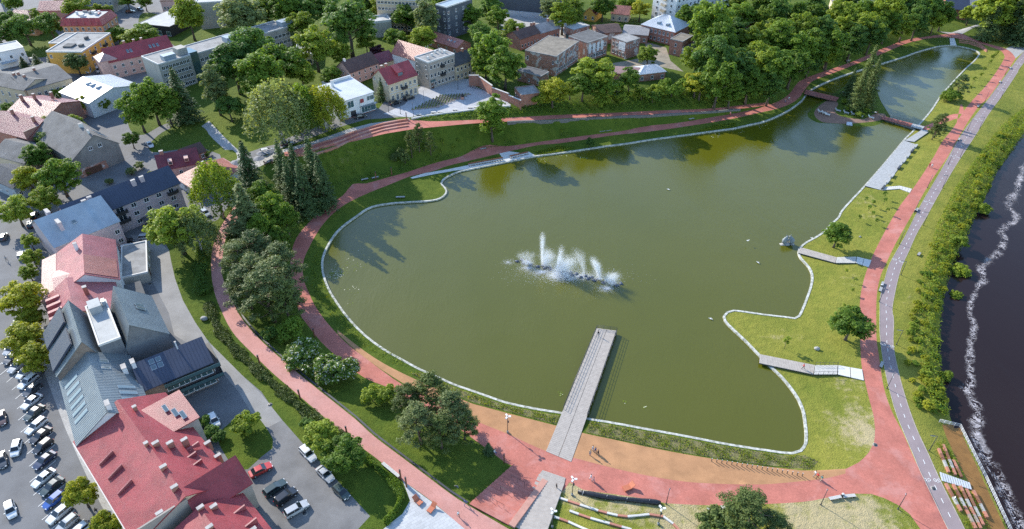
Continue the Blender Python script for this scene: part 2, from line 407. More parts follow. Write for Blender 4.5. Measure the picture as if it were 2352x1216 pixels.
# ------------------------------------------------------------------ ground materials
def grass_mat(name, c_lush, c_mid, c_dry, thr=(.35, .75), attr='dry'):
    m, nt, out = nodes_of(name); p = pos(nt)
    a = noise(nt, .06, 4, .6, p); b = noise(nt, .45, 5, .65, p); f = noise(nt, 5.0, 3, .6, p)
    at = N(nt, 'ShaderNodeAttribute', attribute_name=attr).outputs['Fac']
    base = mixc(nt, mapr(nt, mth(nt, 'ADD', mth(nt, 'MULTIPLY', a, .6), mth(nt, 'MULTIPLY', b, .4)), thr[0], thr[1]), c_lush, c_mid)
    dry = mapr(nt, mth(nt, 'ADD', at, mth(nt, 'MULTIPLY', mth(nt, 'SUBTRACT', b, .5), 1.3)), .3, .75)
    base = mixc(nt, dry, base, c_dry)
    base = mixc(nt, .75, base, ramp(nt, f, [(.25, (.36, .36, .36)), (.75, (.64, .64, .64))]), 'OVERLAY')
    prin(nt, out, base, .95, 0, mth(nt, 'ADD', f, mth(nt, 'MULTIPLY', b, 2.0)), .9, .25, .15)
    return m
grass_mat('grass', (.060, .098, .011), (.125, .156, .018), (.30, .25, .115))
grass_mat('grass_east', (.142, .168, .024), (.252, .238, .042), (.40, .33, .18), (.3, .7))
def pave_mat(name, c, joint, sx, sy, var=.12, mortar=.012, ang=0.0, stain=.25, rough=.85, bumps=.4):
    m, nt, out = nodes_of(name); p = pos(nt)
    mp = N(nt, 'ShaderNodeMapping'); mp.inputs['Rotation'].default_value = (0, 0, ang); nt.links.new(p, mp.inputs['Vector'])
    br = N(nt, 'ShaderNodeTexBrick'); nt.links.new(mp.outputs[0], br.inputs['Vector'])
    br.inputs['Color1'].default_value = (*[x*(1-var) for x in c], 1); br.inputs['Color2'].default_value = (*[min(1, x*(1+var)) for x in c], 1)
    br.inputs['Mortar'].default_value = (*joint, 1); br.inputs['Scale'].default_value = 1.0
    br.inputs['Mortar Size'].default_value = mortar; br.inputs['Brick Width'].default_value = sx; br.inputs['Row Height'].default_value = sy
    a = noise(nt, .22, 5, .65, p); b = noise(nt, 2.2, 4, .6, p)
    s = mixc(nt, stain*2, br.outputs['Color'], ramp(nt, a, [(.3, (.36, .36, .36)), (.7, (.62, .62, .62))]), 'OVERLAY')
    s = mixc(nt, .5, s, ramp(nt, b, [(.25, (.44, .44, .44)), (.75, (.56, .56, .56))]), 'OVERLAY')
    dust = mth(nt, 'MULTIPLY', mapr(nt, noise(nt, .13, 6, .7, p, .4), .5, .68), stain*1.3)
    s = mixc(nt, dust, s, [x*.9+.12 for x in c])
    wear = mth(nt, 'MULTIPLY', mapr(nt, noise(nt, .5, 5, .7, p, 1.0), .56, .66), stain*.9)
    s = mixc(nt, wear, s, [x*.72 for x in c])
    prin(nt, out, s, rough, 0, b, bumps, .02, .3)
    return m
pave_mat('red_paving', (.425, .145, .108), (.36, .13, .10), .24, .12, .12, .006, R(40), .36)
pave_mat('red_paving_sheen', (.47, .225, .185), (.40, .18, .15), .24, .12, .10, .006, R(40), .2)  # upper path: red paving with the low sun's sheen mixed into its colour
M('pale_asphalt', (.25, .24, .225), .92, .16, .25, 8, bstr=.3)
M('tan_gravel', (.385, .20, .095), .95, .16, .35, 9, bstr=.5)
M('bike_asphalt', (.245, .195, .195), .9, .10, .3, 14)
M('road_asphalt', (.148, .148, .150), .9, .16, .18, 10, bstr=.3)
M('lot_asphalt', (.165,.16,.155), .92, .20, .22, 8, bstr=.3)
pave_mat('street_slabs', (.36, .35, .335), (.2, .2, .19), .4, .4, .10, .012, R(28), .2)
pave_mat('pale_slabs', (.44, .44, .435), (.30, .30, .30), 1.2, .6, .09, .02, R(-35), .15)
pave_mat('plaza_slabs', (.40, .40, .41), (.28, .28, .28), .8, .8, .08, .016, R(20), .18)
M('white_concrete', (.56, .55, .52), .8, .10, .8, 7)
M('kerb_concrete', (.44, .43, .395), .85, .42, 1.3, 5, tint=(.22, .23, .17))
M('edging', (.36, .32, .27), .9, .25, .9, 7)
M('dark_soil', (.15, .135, .06), 1.0, .3, .9, 6, bstr=.8, bdist=.1)
M('rust_gravel', (.24, .115, .03), .9, .2, .6, 9)
M('dirt', (.24, .205, .15), .95, .25, .3, 6, bstr=.6)
M('island_gravel', (.23, .135, .095), .95, .15, .5, 8)
def water_mat(name, col, col2, rough, rip, wscale, spec=.5, ior=1.33):
    m, nt, out = nodes_of(name); p = pos(nt)
    mp = N(nt, 'ShaderNodeMapping'); mp.inputs['Rotation'].default_value = (0, 0, R(35)); mp.inputs['Scale'].default_value = (1.0, .35, 1); nt.links.new(p, mp.inputs['Vector'])
    a = noise(nt, wscale, 3, .6, mp.outputs[0], .6); b = noise(nt, wscale*.16, 3, .5, mp.outputs[0], .3); c = noise(nt, .02, 3, .5, p)
    pat = mapr(nt, noise(nt, .018, 3, .6, p), .4, .62, .25, 1.0)
    colr = mixc(nt, c, col, col2)
    h = mth(nt, 'MULTIPLY', mth(nt, 'ADD', a, mth(nt, 'MULTIPLY', b, 1.6)), pat)
    bs = prin(nt, out, colr, mapr(nt, noise(nt, .03, 4, .6, mp.outputs[0], .4), .38, .62, rough*.55, rough*1.35), 0, h, rip, .12, spec)
    bs.inputs['IOR'].default_value = ior
    return m
water_mat('pond_water', (.070, .076, .005), (.096, .094, .007), .20, .5, 1.3, .65, 1.40)
water_mat('river_water', (.016, .009, .009), (.022, .013, .012), .22, .35, 1.1, .3)

region('pond', [pond_w], 'pond_water', [isl_w])
region('river', [river_poly], 'river_water')
region('island_path', [pol(GRAVEL_IS, True, 1)], 'island_gravel')
region('riverside_walk', [pol(WALK_R)], 'rust_gravel')
region('gravel_strip', [catmull(W(TAN_N), 2)+catmull(W(TAN_S), 2)[::-1]], 'tan_gravel')
region('red_path', [lower_path], 'red_paving', [inner_path])
region('red_path_branch', [pol(BRANCH, True)], 'red_paving')
region('upper_red_path', [ribbon(UP_W, UP_E)], 'red_paving_sheen')
region('hillside_red_path', [ribbon(NP_N, NP_S)], 'red_paving')
region('cycle_path', [ribbon(BIKE_W, BIKE_E)], 'bike_asphalt')
region('white_promenade', [pol(STRIP), pol(PAD)], 'white_concrete')
region('flower_bed_soil', [pol(PLANTER), pol(PLANTER2)], 'dark_soil')
region('white_plaza', [pol(WHITE_PLAZA)], 'pale_slabs')
region('town_lawn', [pol(q, True) for q in LAWNS_TOWN], 'grass')
region('park_path', [pol(q) for q in PATHS_TOWN], 'street_slabs')
region('town_square', [pol(PLAZA)], 'plaza_slabs')
region('street_pavement', [pol(STREET_WALK), pol(SIDEWALK_N)], 'street_slabs')
region('back_lane', [pol(BACKLANE)], 'pale_asphalt')
region('parking_lot', [pol(LOT)], 'lot_asphalt')
region('town_street', [pol(PARK_ASPH)], 'road_asphalt')
region('works_yard', [pol(YARD)], 'dirt')
region('far_road', [pol(q) for q in FAR_ROADS], 'street_slabs')
east_lawn = catmull(W(EP_W), 2)+catmull(W(PROM_N), 2)+catmull(W([(1086,928)]+POND[-1:]), 2)
region('lawn_east', [[Vector((P(x, y).x, P(x, y).y)) for x, y in [(1280,1118),(1290,1160),(1270,1260),(2230,1260),(2420,1100),(2200,900),(2300,420),(2460,60),(2352,20),(2290,60),(2260,110),(2220,160),(2160,230),(2050,330),(1960,430),(1880,520),(1800,570),(1850,640),(1800,720),(1640,700),(1640,740),(1800,880),(1830,1000),(1780,1030),(1840,1070)]]], 'grass_east')
region('ground', [], 'grass')

pts, eds = [], []
for name, polys, mat, holes, lift in REG:
    for q in polys+holes:
        b = len(pts); pts += [Vector((p[0], p[1])) for p in q]
        eds += [(b+i, b+(i+1) % len(q)) for i in range(len(q))]
rg = random.Random(3)
def gridpts(x0, x1, y0, y1, s, skip=None):
    y = y0
    while y < y1:
        x = x0
        while x < x1:
            if skip is None or not skip(x, y): pts.append(Vector((x+rg.uniform(-.25, .25)*s, y+rg.uniform(-.25, .25)*s)))
            x += s
        y += s
near = lambda x, y: -130 < x < 150 and 60 < y < 210
mid = lambda x, y: -320 < x < 330 and 30 < y < 460
gridpts(-130, 150, 60, 210, 2.2)
gridpts(-320, 330, 30, 460, 5.0, near)
gridpts(-2400, 2400, -190, 2400, 60.0, mid)
r = delaunay_2d_cdt(pts, eds, [], 0, 1e-3)
V2 = np.array([(v.x, v.y) for v in r[0]]); F = np.array([f for f in r[2] if len(f) == 3])
C = V2[F].mean(axis=1)
owner = np.full(len(F), len(REG)-1)
free = np.ones(len(F), bool)
for k, (name, polys, mat, holes, lift) in enumerate(REG[:-1]):
    ins = np.zeros(len(F), bool)
    for q in polys: ins |= inside(q, C[:, 0], C[:, 1])
    for q in holes: ins &= ~inside(q, C[:, 0], C[:, 1])
    ins &= free; owner[ins] = k; free &= ~ins
Zv = np.array([H(x, y) for x, y in V2])
DRY = [(1975,990,9,.62),(1945,1010,7,.45),(1995,1000,4,.9),(1960,930,5,.4),(1985,950,4,.6),(1900,1190,14,.75),(1980,1190,10,.75),(1850,1190,7,.8),(1560,1195,8,.75),(1600,1180,6,.7),(1800,775,7,.35),(1760,760,5,.3),(1440,1150,9,.6),(1950,880,5,.5),(2035,960,3,.7),(2050,1000,3,.8),
 (1330,1130,6,.8),(2060,640,5,.2),(2000,500,9,.3),(1960,650,8,.3),(1990,460,8,.35),(800,390,14,.25),(1250,300,8,.2),(1560,1160,6,.3),(2120,700,8,.3),(2290,280,8,.3),(1700,215,10,.25),(1100,300,9,.2)]
dryv = np.zeros(len(V2))
for px, py, rad, s in DRY:
    c = P(px, py); d = np.hypot(V2[:, 0]-c.x, V2[:, 1]-c.y)
    dryv = np.maximum(dryv, s*np.clip(1.25-d/rad, 0, 1))
for k, (name, polys, mat, holes, lift) in enumerate(REG):
    fs = F[owner == k]
    if not len(fs): continue
    used, inv = np.unique(fs, return_inverse=True)
    z = Zv[used].copy()
    if name == 'pond': z[:] = 0.0
    if name == 'river': z[:] = -.6
    # wind triangles upward
    tri = inv.reshape(-1, 3); a = V2[used]
    cr = (a[tri[:, 1], 0]-a[tri[:, 0], 0])*(a[tri[:, 2], 1]-a[tri[:, 0], 1])-(a[tri[:, 1], 1]-a[tri[:, 0], 1])*(a[tri[:, 2], 0]-a[tri[:, 0], 0])
    tri[cr < 0] = tri[cr < 0][:, ::-1]
    me = bpy.data.meshes.new(name)
    me.from_pydata(np.column_stack([a, z]).tolist(), [], tri.tolist())
    me.materials.append(MATS[mat]); me.polygons.foreach_set('use_smooth', [True]*len(tri))
    at = me.attributes.new('dry', 'FLOAT', 'POINT'); at.data.foreach_set('value', dryv[used].astype(np.float32))
    me.update()
    o = obj(name, me); o['kind'] = 'structure'
    o['label'] = {'pond': 'green pond water with ripples', 'river': 'dark brown river beyond the green bank'}.get(name, name.replace('_', ' ')+' of the waterside park and town')

# ------------------------------------------------------------------ pond kerb, wall of the upper path
def offset_closed(pts, d):
    n = len(pts); out = []
    for i in range(n):
        t = (pts[(i+1) % n]-pts[i-1]).normalized()
        out.append(pts[i]+Vector((t.y, -t.x))*d)
    return out
def kerb(name, pts, w, z0, z1, mat, closed=True, label=None, cat=None, zf=None):
    n = len(pts); area = sum(pts[i].x*pts[(i+1) % n].y-pts[(i+1) % n].x*pts[i].y for i in range(n))
    sgn = 1 if area > 0 else -1
    outer = offset_closed(pts, w*.5*sgn); inner = offset_closed(pts, -w*.5*sgn)
    mb = MB(); v = []
    for i in range(n):
        g = zf(pts[i]) if zf else 0.0
        v += [(*inner[i], z0+g), (*inner[i], z1+g), (*outer[i], z1+g), (*outer[i], z0+g)]
    f = []
    for i in range(n if closed else n-1):
        j = (i+1) % n
        for k in range(3): f.append((i*4+k, j*4+k, j*4+k+1, i*4+k+1))
    if not closed: f += [(0,1,2,3), tuple((n-1)*4+k for k in (3,2,1,0))]
    mb.add(v, f)
    o = mb.build(name, MATS[mat])
    if label: tag(o, label, cat)
    return o
o = kerb('pond_kerb', pond_w, .6, -.6, .46, 'kerb_concrete'); o['kind'] = 'structure'; o['label'] = 'pale concrete kerb round the pond'
for nm, a in (('cycle_path_edging', BIKE_W), ('cycle_path_edging', BIKE_E)):
    o = kerb(nm, catmull(W(a), 1.5), .12, -.1, .04, 'edging', False, zf=lambda q: H(q.x, q.y)); o['kind'] = 'structure'
# ------------------------------------------------------------------ building kit
def brick_mat(name, c, joint=(.30, .27, .23), stain=.3, patch=None):
    m, nt, out = nodes_of(name); p = pos(nt)
    s = N(nt, 'ShaderNodeSeparateXYZ'); nt.links.new(p, s.inputs[0])
    cb = N(nt, 'ShaderNodeCombineXYZ'); nt.links.new(mth(nt, 'ADD', s.outputs[0], mth(nt, 'MULTIPLY', s.outputs[1], .8)), cb.inputs[0]); nt.links.new(s.outputs[2], cb.inputs[1])
    br = N(nt, 'ShaderNodeTexBrick'); nt.links.new(cb.outputs[0], br.inputs['Vector'])
    br.inputs['Color1'].default_value = (*[x*.75 for x in c], 1); br.inputs['Color2'].default_value = (*[x*1.2 for x in c], 1)
    br.inputs['Mortar'].default_value = (*joint, 1); br.inputs['Scale'].default_value = 1; br.inputs['Mortar Size'].default_value = .012
    br.inputs['Brick Width'].default_value = .3; br.inputs['Row Height'].default_value = .1
    a = noise(nt, .5, 6, .7, p)
    col = mixc(nt, stain*2, br.outputs['Color'], ramp(nt, a, [(.3, (.33, .33, .33)), (.72, (.66, .64, .62))]), 'OVERLAY')
    if patch: col = mixc(nt, mapr(nt, noise(nt, .35, 5, .65, p), .53, .6), col, patch)
    prin(nt, out, col, .9, 0, a, .4, .05, .2)
    return m
def tile_mat(name, c, var=.15, sc=3.0, rough=.45, spec=.4):
    m, nt, out = nodes_of(name); tc = N(nt, 'ShaderNodeTexCoord').outputs['Object']; p = pos(nt)
    w = N(nt, 'ShaderNodeTexWave', wave_type='BANDS', bands_direction='X'); w.inputs['Scale'].default_value = sc; nt.links.new(tc, w.inputs['Vector'])
    w2 = N(nt, 'ShaderNodeTexWave', wave_type='BANDS', bands_direction='Y'); w2.inputs['Scale'].default_value = sc*.8; nt.links.new(tc, w2.inputs['Vector'])
    a = noise(nt, .25, 5, .65, p); b = noise(nt, 3.0, 3, .6, p)
    col = ramp(nt, a, [(.3, [x*(1-var) for x in c]), (.7, [x*(1+var) for x in c])])
    col = mixc(nt, .45, col, ramp(nt, b, [(.2, (.4, .4, .4)), (.8, (.6, .6, .6))]), 'OVERLAY')
    col = mixc(nt, mth(nt, 'MULTIPLY', mapr(nt, noise(nt, .8, 6, .75, p, .8), .52, .7), .45), col, [x*.6+.05 for x in c])
    prin(nt, out, col, rough, 0, mth(nt, 'ADD', w.outputs['Fac'], mth(nt, 'MULTIPLY', w2.outputs['Fac'], .5)), .35, .06, spec)
    return m
tile_mat('red_metal', (.285, .046, .050), .26); tile_mat('maroon_metal', (.165, .034, .042), .22); tile_mat('salmon_tile', (.36, .135, .10), .2); tile_mat('faded_red', (.33, .105, .105), .22)
tile_mat('pink_roof', (.40, .235, .20), .15)
tile_mat('brown_roof', (.10, .06, .05), .25, 3, .8); tile_mat('slate_roof', (.155, .15, .145), .25, 2.0, .9, .2); tile_mat('corrugated', (.27, .26, .255), .2, 2.2, .8, .2)
tile_mat('dark_slate', (.075, .078, .085), .25, 2, .85, .2)
M('grey_metal', (.17, .195, .205), .42, .12, .3, 6, spec=.5); M('navy_metal', (.045, .055, .085), .40, .14, .3, 6, spec=.5); M('white_metal', (.50, .52, .54), .45, .10, .25, 5, spec=.5); M('zinc_metal', (.28, .33, .37), .42, .12, .3, 6)
M('felt_roof', (.26, .255, .245), .95, .28, .35, 4); M('felt_dark', (.10, .10, .10), .95, .3, .35, 4); M('felt_moss', (.19, .165, .13), .95, .35, .4, 3); M('flat_pale', (.42, .42, .40), .9, .14, .4, 4)
M('plaster_white', (.66, .66, .65), .85, .08, .4, 5); M('plaster_cream', (.55, .44, .30), .9, .10, .4, 5); M('plaster_beige', (.46, .38, .26), .9, .14, .4, 5); M('plaster_orange', (.50, .25, .13), .9, .12, .4, 5)
M('plaster_yellow', (.58, .33, .07), .9, .14, .4, 5); M('plaster_pink', (.52, .34, .29), .9, .10, .4, 5); M('plaster_mauve', (.44, .36, .37), .9, .08, .4, 5); M('plaster_grey', (.33, .29, .25), .9, .12, .4, 5)
M('concrete_wall', (.36, .34, .30), .9, .14, .3, 4); M('render_dark', (.21, .20, .18), .9, .22, .3, 4); M('black_cladding', (.03, .03, .032), .6, .2, .5, 5); M('charcoal_wall', (.085, .095, .11), .85, .14, .5, 5)
brick_mat('red_brick', (.36, .13, .085)); brick_mat('old_brick', (.36, .155, .105), patch=(.52, .48, .44)); brick_mat('brown_brick', (.20, .15, .125)); brick_mat('grey_brick', (.17, .18, .19), (.2, .2, .2))
M('cap_stone', (.40, .37, .34), .85, .2, .8, 6); M('frame_white', (.72, .72, .70), .5, .05); M('frame_dark', (.04, .04, .045), .5, .05); M('door_brown', (.10, .05, .03), .6, .1); M('trim_pale', (.55, .54, .52), .7, .08)
m_, nt_, out_ = nodes_of('window_glass'); prin(nt_, out_, (.025, .035, .045), .06, 0, spec=.8)
m_, nt_, out_ = nodes_of('sky_glass'); prin(nt_, out_, (.10, .135, .15), .12, 0, spec=.9)
m_, nt_, out_ = nodes_of('teal_glass'); prin(nt_, out_, (.06, .11, .115), .08, 0, spec=.8)

def shell(planes, t):
    """closed slab from connected roof planes (top faces), thickness t downwards"""
    key = lambda p: (round(p[0], 3), round(p[1], 3), round(p[2], 3))
    vs, idx, cnt = [], {}, {}
    fs = []
    for pl in planes:
        f = []
        for p in pl:
            k = key(p)
            if k not in idx: idx[k] = len(vs); vs.append(p)
            f.append(idx[k])
        fs.append(f)
        for i in range(len(f)):
            e = (f[i], f[(i+1) % len(f)]); cnt[e] = 1
    n = len(vs); out = list(vs)+[(p[0], p[1], p[2]-t) for p in vs]
    faces = [tuple(f) for f in fs]+[tuple(n+i for i in reversed(f)) for f in fs]
    for (a, b) in cnt:
        if (b, a) not in cnt: faces.append((b, a, n+a, n+b))
    return MB().add(out, faces)
def seams(planes, step=.55, mi=0):
    mb = MB()
    for pl in planes:
        if len(pl) != 4: continue
        a, b, c, d = [Vector(p) for p in pl]
        k = max(2, int((b-a).length/step))
        for i in range(k+1):
            t = i/k; p = a.lerp(b, t); q = d.lerp(c, t)
            mb.tube([p+Vector((0, 0, .025)), q+Vector((0, 0, .025))], .022, 4, mi, False, False)
    return mb
WINM = {}
def win_mesh(w, h, kind):
    k = (round(w, 2), round(h, 2), kind)
    if k not in WINM:
        fr = MATS['frame_dark' if kind == 'dark' else 'frame_white']
        mb = MB(); t = .09
        mb.box(-w/2, -.07, 0, w/2, .05, t).box(-w/2, -.07, h-t, w/2, .05, h).box(-w/2, -.07, t, -w/2+t, .05, h-t).box(w/2-t, -.07, t, w/2, .05, h-t)
        if w > 1.0 and kind != 'shop': mb.box(-t/2, -.06, t, t/2, .05, h-t)
        if kind == 'shop':
            for i in range(1, int(w/1.3)): mb.box(-w/2+i*1.3-.04, -.06, t, -w/2+i*1.3+.04, .05, h-t)
        mb.box(-w/2-.06, -.13, -.06, w/2+.06, .05, 0)
        pm = MB().box(-w/2+t, -.03, t, w/2-t, .04, h-t)
        WINM[k] = (mb.mesh('window', fr), pm.mesh('pane', MATS['teal_glass' if kind == 'shop' else 'window_glass']))
    return WINM[k]
class Bld:
    def __init__(s, name, label, A, ang, z0, cat='building', group=None):
        s.root = thing(name, label, cat, (A[0], A[1], z0), ang, group); s.z0 = z0; s.blocks = []
        mb = s  # placeholder
    def block(s, x0, x1, y0, y1, h, roof='flat', rh=2.5, wall='plaster_grey', rmat='felt_roof', o=.35, r=.5, base=-1.2, seam=0, par=.35, trim=True):
        m = MB()
        W_, D_ = x1-x0, y1-y0
        xm, ym = x0+W_*r, y0+D_*r
        planes = []
        if roof in ('gx', 'hx'):
            sf = rh/max(ym-y0, .1); sb = rh/max(y1-ym, .1)
            if roof == 'gx':
                planes = [[(x0-o, y0-o, h-o*sf), (x1+o, y0-o, h-o*sf), (x1+o, ym, h+rh), (x0-o, ym, h+rh)],
                          [(x1+o, y1+o, h-o*sb), (x0-o, y1+o, h-o*sb), (x0-o, ym, h+rh), (x1+o, ym, h+rh)]]
            else:
                q = min(D_*.5, W_*.42); k = o*rh/q
                planes = [[(x0-o, y0-o, h-k), (x1+o, y0-o, h-k), (x1-q, ym, h+rh), (x0+q, ym, h+rh)], [(x1+o, y1+o, h-k), (x0-o, y1+o, h-k), (x0+q, ym, h+rh), (x1-q, ym, h+rh)],
                          [(x1+o, y0-o, h-k), (x1+o, y1+o, h-k), (x1-q, ym, h+rh)], [(x0-o, y1+o, h-k), (x0-o, y0-o, h-k), (x0+q, ym, h+rh)]]
        elif roof in ('gy', 'hy'):
            sl = rh/max(xm-x0, .1); sr = rh/max(x1-xm, .1)
            if roof == 'gy':
                planes = [[(x1+o, y0-o, h-o*sr), (x1+o, y1+o, h-o*sr), (xm, y1+o, h+rh), (xm, y0-o, h+rh)],
                          [(x0-o, y1+o, h-o*sl), (x0-o, y0-o, h-o*sl), (xm, y0-o, h+rh), (xm, y1+o, h+rh)]]
            else:
                q = min(W_*.5, D_*.42); k = o*rh/q
                planes = [[(x1+o, y0-o, h-k), (x1+o, y1+o, h-k), (xm, y1-q, h+rh), (xm, y0+q, h+rh)], [(x0-o, y1+o, h-k), (x0-o, y0-o, h-k), (xm, y0+q, h+rh), (xm, y1-q, h+rh)],
                          [(x0-o, y0-o, h-k), (x1+o, y0-o, h-k), (xm, y0+q, h+rh)], [(x1+o, y1+o, h-k), (x0-o, y1+o, h-k), (xm, y1-q, h+rh)]]
        elif roof == 'sy':      # single slope, high side at y1 (rh may be negative)
            planes = [[(x0-o, y0-o, h-o*rh/D_), (x1+o, y0-o, h-o*rh/D_), (x1+o, y1+o, h+rh+o*rh/D_), (x0-o, y1+o, h+rh+o*rh/D_)]]
        elif roof == 'sx':
            planes = [[(x0-o, y0-o, h-o*rh/W_), (x1+o, y0-o, h+rh+o*rh/W_), (x1+o, y1+o, h+rh+o*rh/W_), (x0-o, y1+o, h-o*rh/W_)]]
        # walls (top profile follows the roof's underside)
        e = .02
        def top(x, y):
            if roof == 'gx': return h+(rh*(y-y0)/(ym-y0) if y <= ym else rh*(y1-y)/(y1-ym))
            if roof == 'gy': return h+(rh*(x-x0)/(xm-x0) if x <= xm else rh*(x1-x)/(x1-xm))
            if roof == 'sy': return h+rh*(y-y0)/D_
            if roof == 'sx': return h+rh*(x-x0)/W_
            return h
        ring = [(x0, y0), (x1, y0), (x1, y1), (x0, y1)]
        if roof == 'gx': ring = [(x0, y0), (x1, y0), (x1, ym), (x1, y1), (x0, y1), (x0, ym)]
        if roof == 'gy': ring = [(x0, y0), (xm, y0), (x1, y0), (x1, y1), (xm, y1), (x0, y1)]
        n = len(ring)
        vs = [(x, y, base) for x, y in ring]+[(x, y, top(x, y)-.08) for x, y in ring]
        fs = [(i, (i+1) % n, n+(i+1) % n, n+i) for i in range(n)]
        if roof == 'gx': fs += [(6, 7, 8, 11), (11, 8, 9, 10)]
        elif roof == 'gy': fs += [(6, 7, 10, 11), (7, 8, 9, 10)]
        else: fs.append(tuple(range(n, 2*n)))
        m.add(vs, fs)
        s.wall = m.build('wall', MATS[wall], s.root)
        if planes:
            s.roof = shell(planes, .2).build('roof', MATS[rmat], s.root)
            if seam:
                q = seams(planes, seam).build('roof_seams', MATS[rmat], s.root); q['kind'] = 'stuff'
        else:
            f = MB().box(x0+.25, y0+.25, h-.3, x1-.25, y1-.25, h+.02)
            s.roof = f.build('roof', MATS[rmat], s.root)
            if par > 0:
                q = MB(); t = .28
                q.box(x0-.06, y0-.06, h-.25, x1+.06, y0+t, h+par).box(x0-.06, y1-t, h-.25, x1+.06, y1+.06, h+par).box(x0-.06, y0+t, h-.25, x0+t, y1-t, h+par).box(x1-t, y0+t, h-.25, x1+.06, y1-t, h+par)
                q.build('parapet', MATS['trim_pale' if trim is True else trim], s.root)
        s.b = (x0, x1, y0, y1, h)
        return s
    def face(s, side, u):
        x0, x1, y0, y1, h = s.b
        return {'f': ((x0+u, y0), 0), 'r': ((x1, y0+u), PI/2), 'b': ((x1-u, y1), PI), 'l': ((x0, y1-u), -PI/2)}[side]
    def wins(s, side, cols, rows=1, w=1.1, h=1.5, z=1.1, st=3.1, m=1.4, u0=None, u1=None, kind='white', skip=()):
        x0, x1, y0, y1, hh = s.b
        L = (x1-x0) if side in 'fb' else (y1-y0)
        a = m if u0 is None else u0; b = L-m if u1 is None else u1
        fm, pm = win_mesh(w, h, kind)
        for j in range(rows):
            for i in range(cols):
                if (i, j) in skip: continue
                u = a+(b-a)*(i/(cols-1) if cols > 1 else .5)
                (x, y), rz = s.face(side, u)
                f = obj('window', fm, s.root, (x, y, z+j*st), rz); obj('pane', pm, f)
        return s
    def door(s, side, u, w=1.2, h=2.2, mat='door_brown', z=0):
        (x, y), rz = s.face(side, u)
        mb = MB().box(-w/2-.1, -.08, 0, -w/2, .05, h+.1).box(w/2, -.08, 0, w/2+.1, .05, h+.1).box(-w/2, -.08, h, w/2, .05, h+.1).box(-w/2, -.04, 0, w/2, .05, h)
        d = mb.build('door', MATS[mat], s.root, (x, y, z)); d.rotation_euler = (0, 0, rz)
        MB().tube([(w/2-.18, -.04, 1.05), (w/2-.18, -.12, 1.05), (w/2-.32, -.12, 1.05)], .02, 5).build('handle', MATS['trim_pale'], d)
        return s
    def balcony(s, side, u, z, w=2.6, mat='black_cladding'):
        (x, y), rz = s.face(side, u)
        mb = MB().box(-w/2, -1.1, -.12, w/2, .02, 0)
        mb.box(-w/2, -1.1, 0, w/2, -1.05, .95).box(-w/2, -1.05, 0, -w/2+.05, 0, .95).box(w/2-.05, -1.05, 0, w/2, 0, .95)
        d = mb.build('balcony', MATS[mat], s.root, (x, y, z)); d.rotation_euler = (0, 0, rz)
        return s
    def chim(s, x, y, top, sx=.7, sy=.7, mat='red_brick', hgt=2.6):
        c = MB().box(x-sx/2, y-sy/2, top-hgt, x+sx/2, y+sy/2, top).build('chimney', MATS[mat], s.root)
        MB().box(x-sx/2-.05, y-sy/2-.05, top-.02, x+sx/2+.05, y+sy/2+.05, top+.1).build('cap', MATS['cap_stone'], c)
        return s
    def skyl(s, x, y, z, sx, sy, nx=0.0, ny=0.0):
        """roof window lying on a plane whose rise is nx, ny per metre"""
        mb = MB(); gl = MB()
        def q(u, v, w): return (u, v, w+u*nx+v*ny)
        def slab(mb, a, b, c, d, z0, z1):
            vs = [q(a, b, z0), q(c, b, z0), q(c, d, z0), q(a, d, z0), q(a, b, z1), q(c, b, z1), q(c, d, z1), q(a, d, z1)]
            mb.add(vs, [(0,3,2,1),(4,5,6,7),(0,1,5,4),(1,2,6,5),(2,3,7,6),(3,0,4,7)])
        slab(mb, -sx/2, -sy/2, sx/2, sy/2, -.1, .08); slab(gl, -sx/2+.09, -sy/2+.09, sx/2-.09, sy/2-.09, .06, .10)
        f = mb.build('skylight', MATS['zinc_metal'], s.root, (x, y, z)); gl.build('pane', MATS['sky_glass'], f)
        return s
    def box(s, name, x0, y0, z0, x1, y1, z1, mat):
        MB().box(x0, y0, z0, x1, y1, z1).build(name, MATS[mat], s.root); return s
def bp(name, label, a, b, c, h, cat='house', group=None, rect=True, z0=None):
    """building whose visible eave runs from pixel a to pixel b, c = a pixel on the far eave; returns kit, length, depth"""
    A = P(a[0], a[1], h)
    if z0 is None: z0 = A.z-h
    A = PZ(a[0], a[1], z0+h); B = PZ(b[0], b[1], z0+h); Cc = PZ(c[0], c[1], z0+h)
    ang = math.atan2(B.y-A.y, B.x-A.x); L = math.hypot(B.x-A.x, B.y-A.y)
    D = -(Cc.x-A.x)*math.sin(ang)+(Cc.y-A.y)*math.cos(ang)
    return Bld(name, label, (A.x, A.y), ang, z0, cat, group), L, D
# ------------------------------------------------------------------ the houses (frames measured in the photograph)
def zA(x, y): return (x/3.923, y/3.923)
def zB(x, y): return (400+x/3.923, y/3.923)
def zC(x, y): return (720+x/3.923, y/3.923)
def zD(x, y): return (1140+x/3.923, y/3.923)
def z6(x, y): return (x/2.967, 290+y/2.967)
def z5(x, y): return (1600+x/3.128, y/3.128)
LOG = []
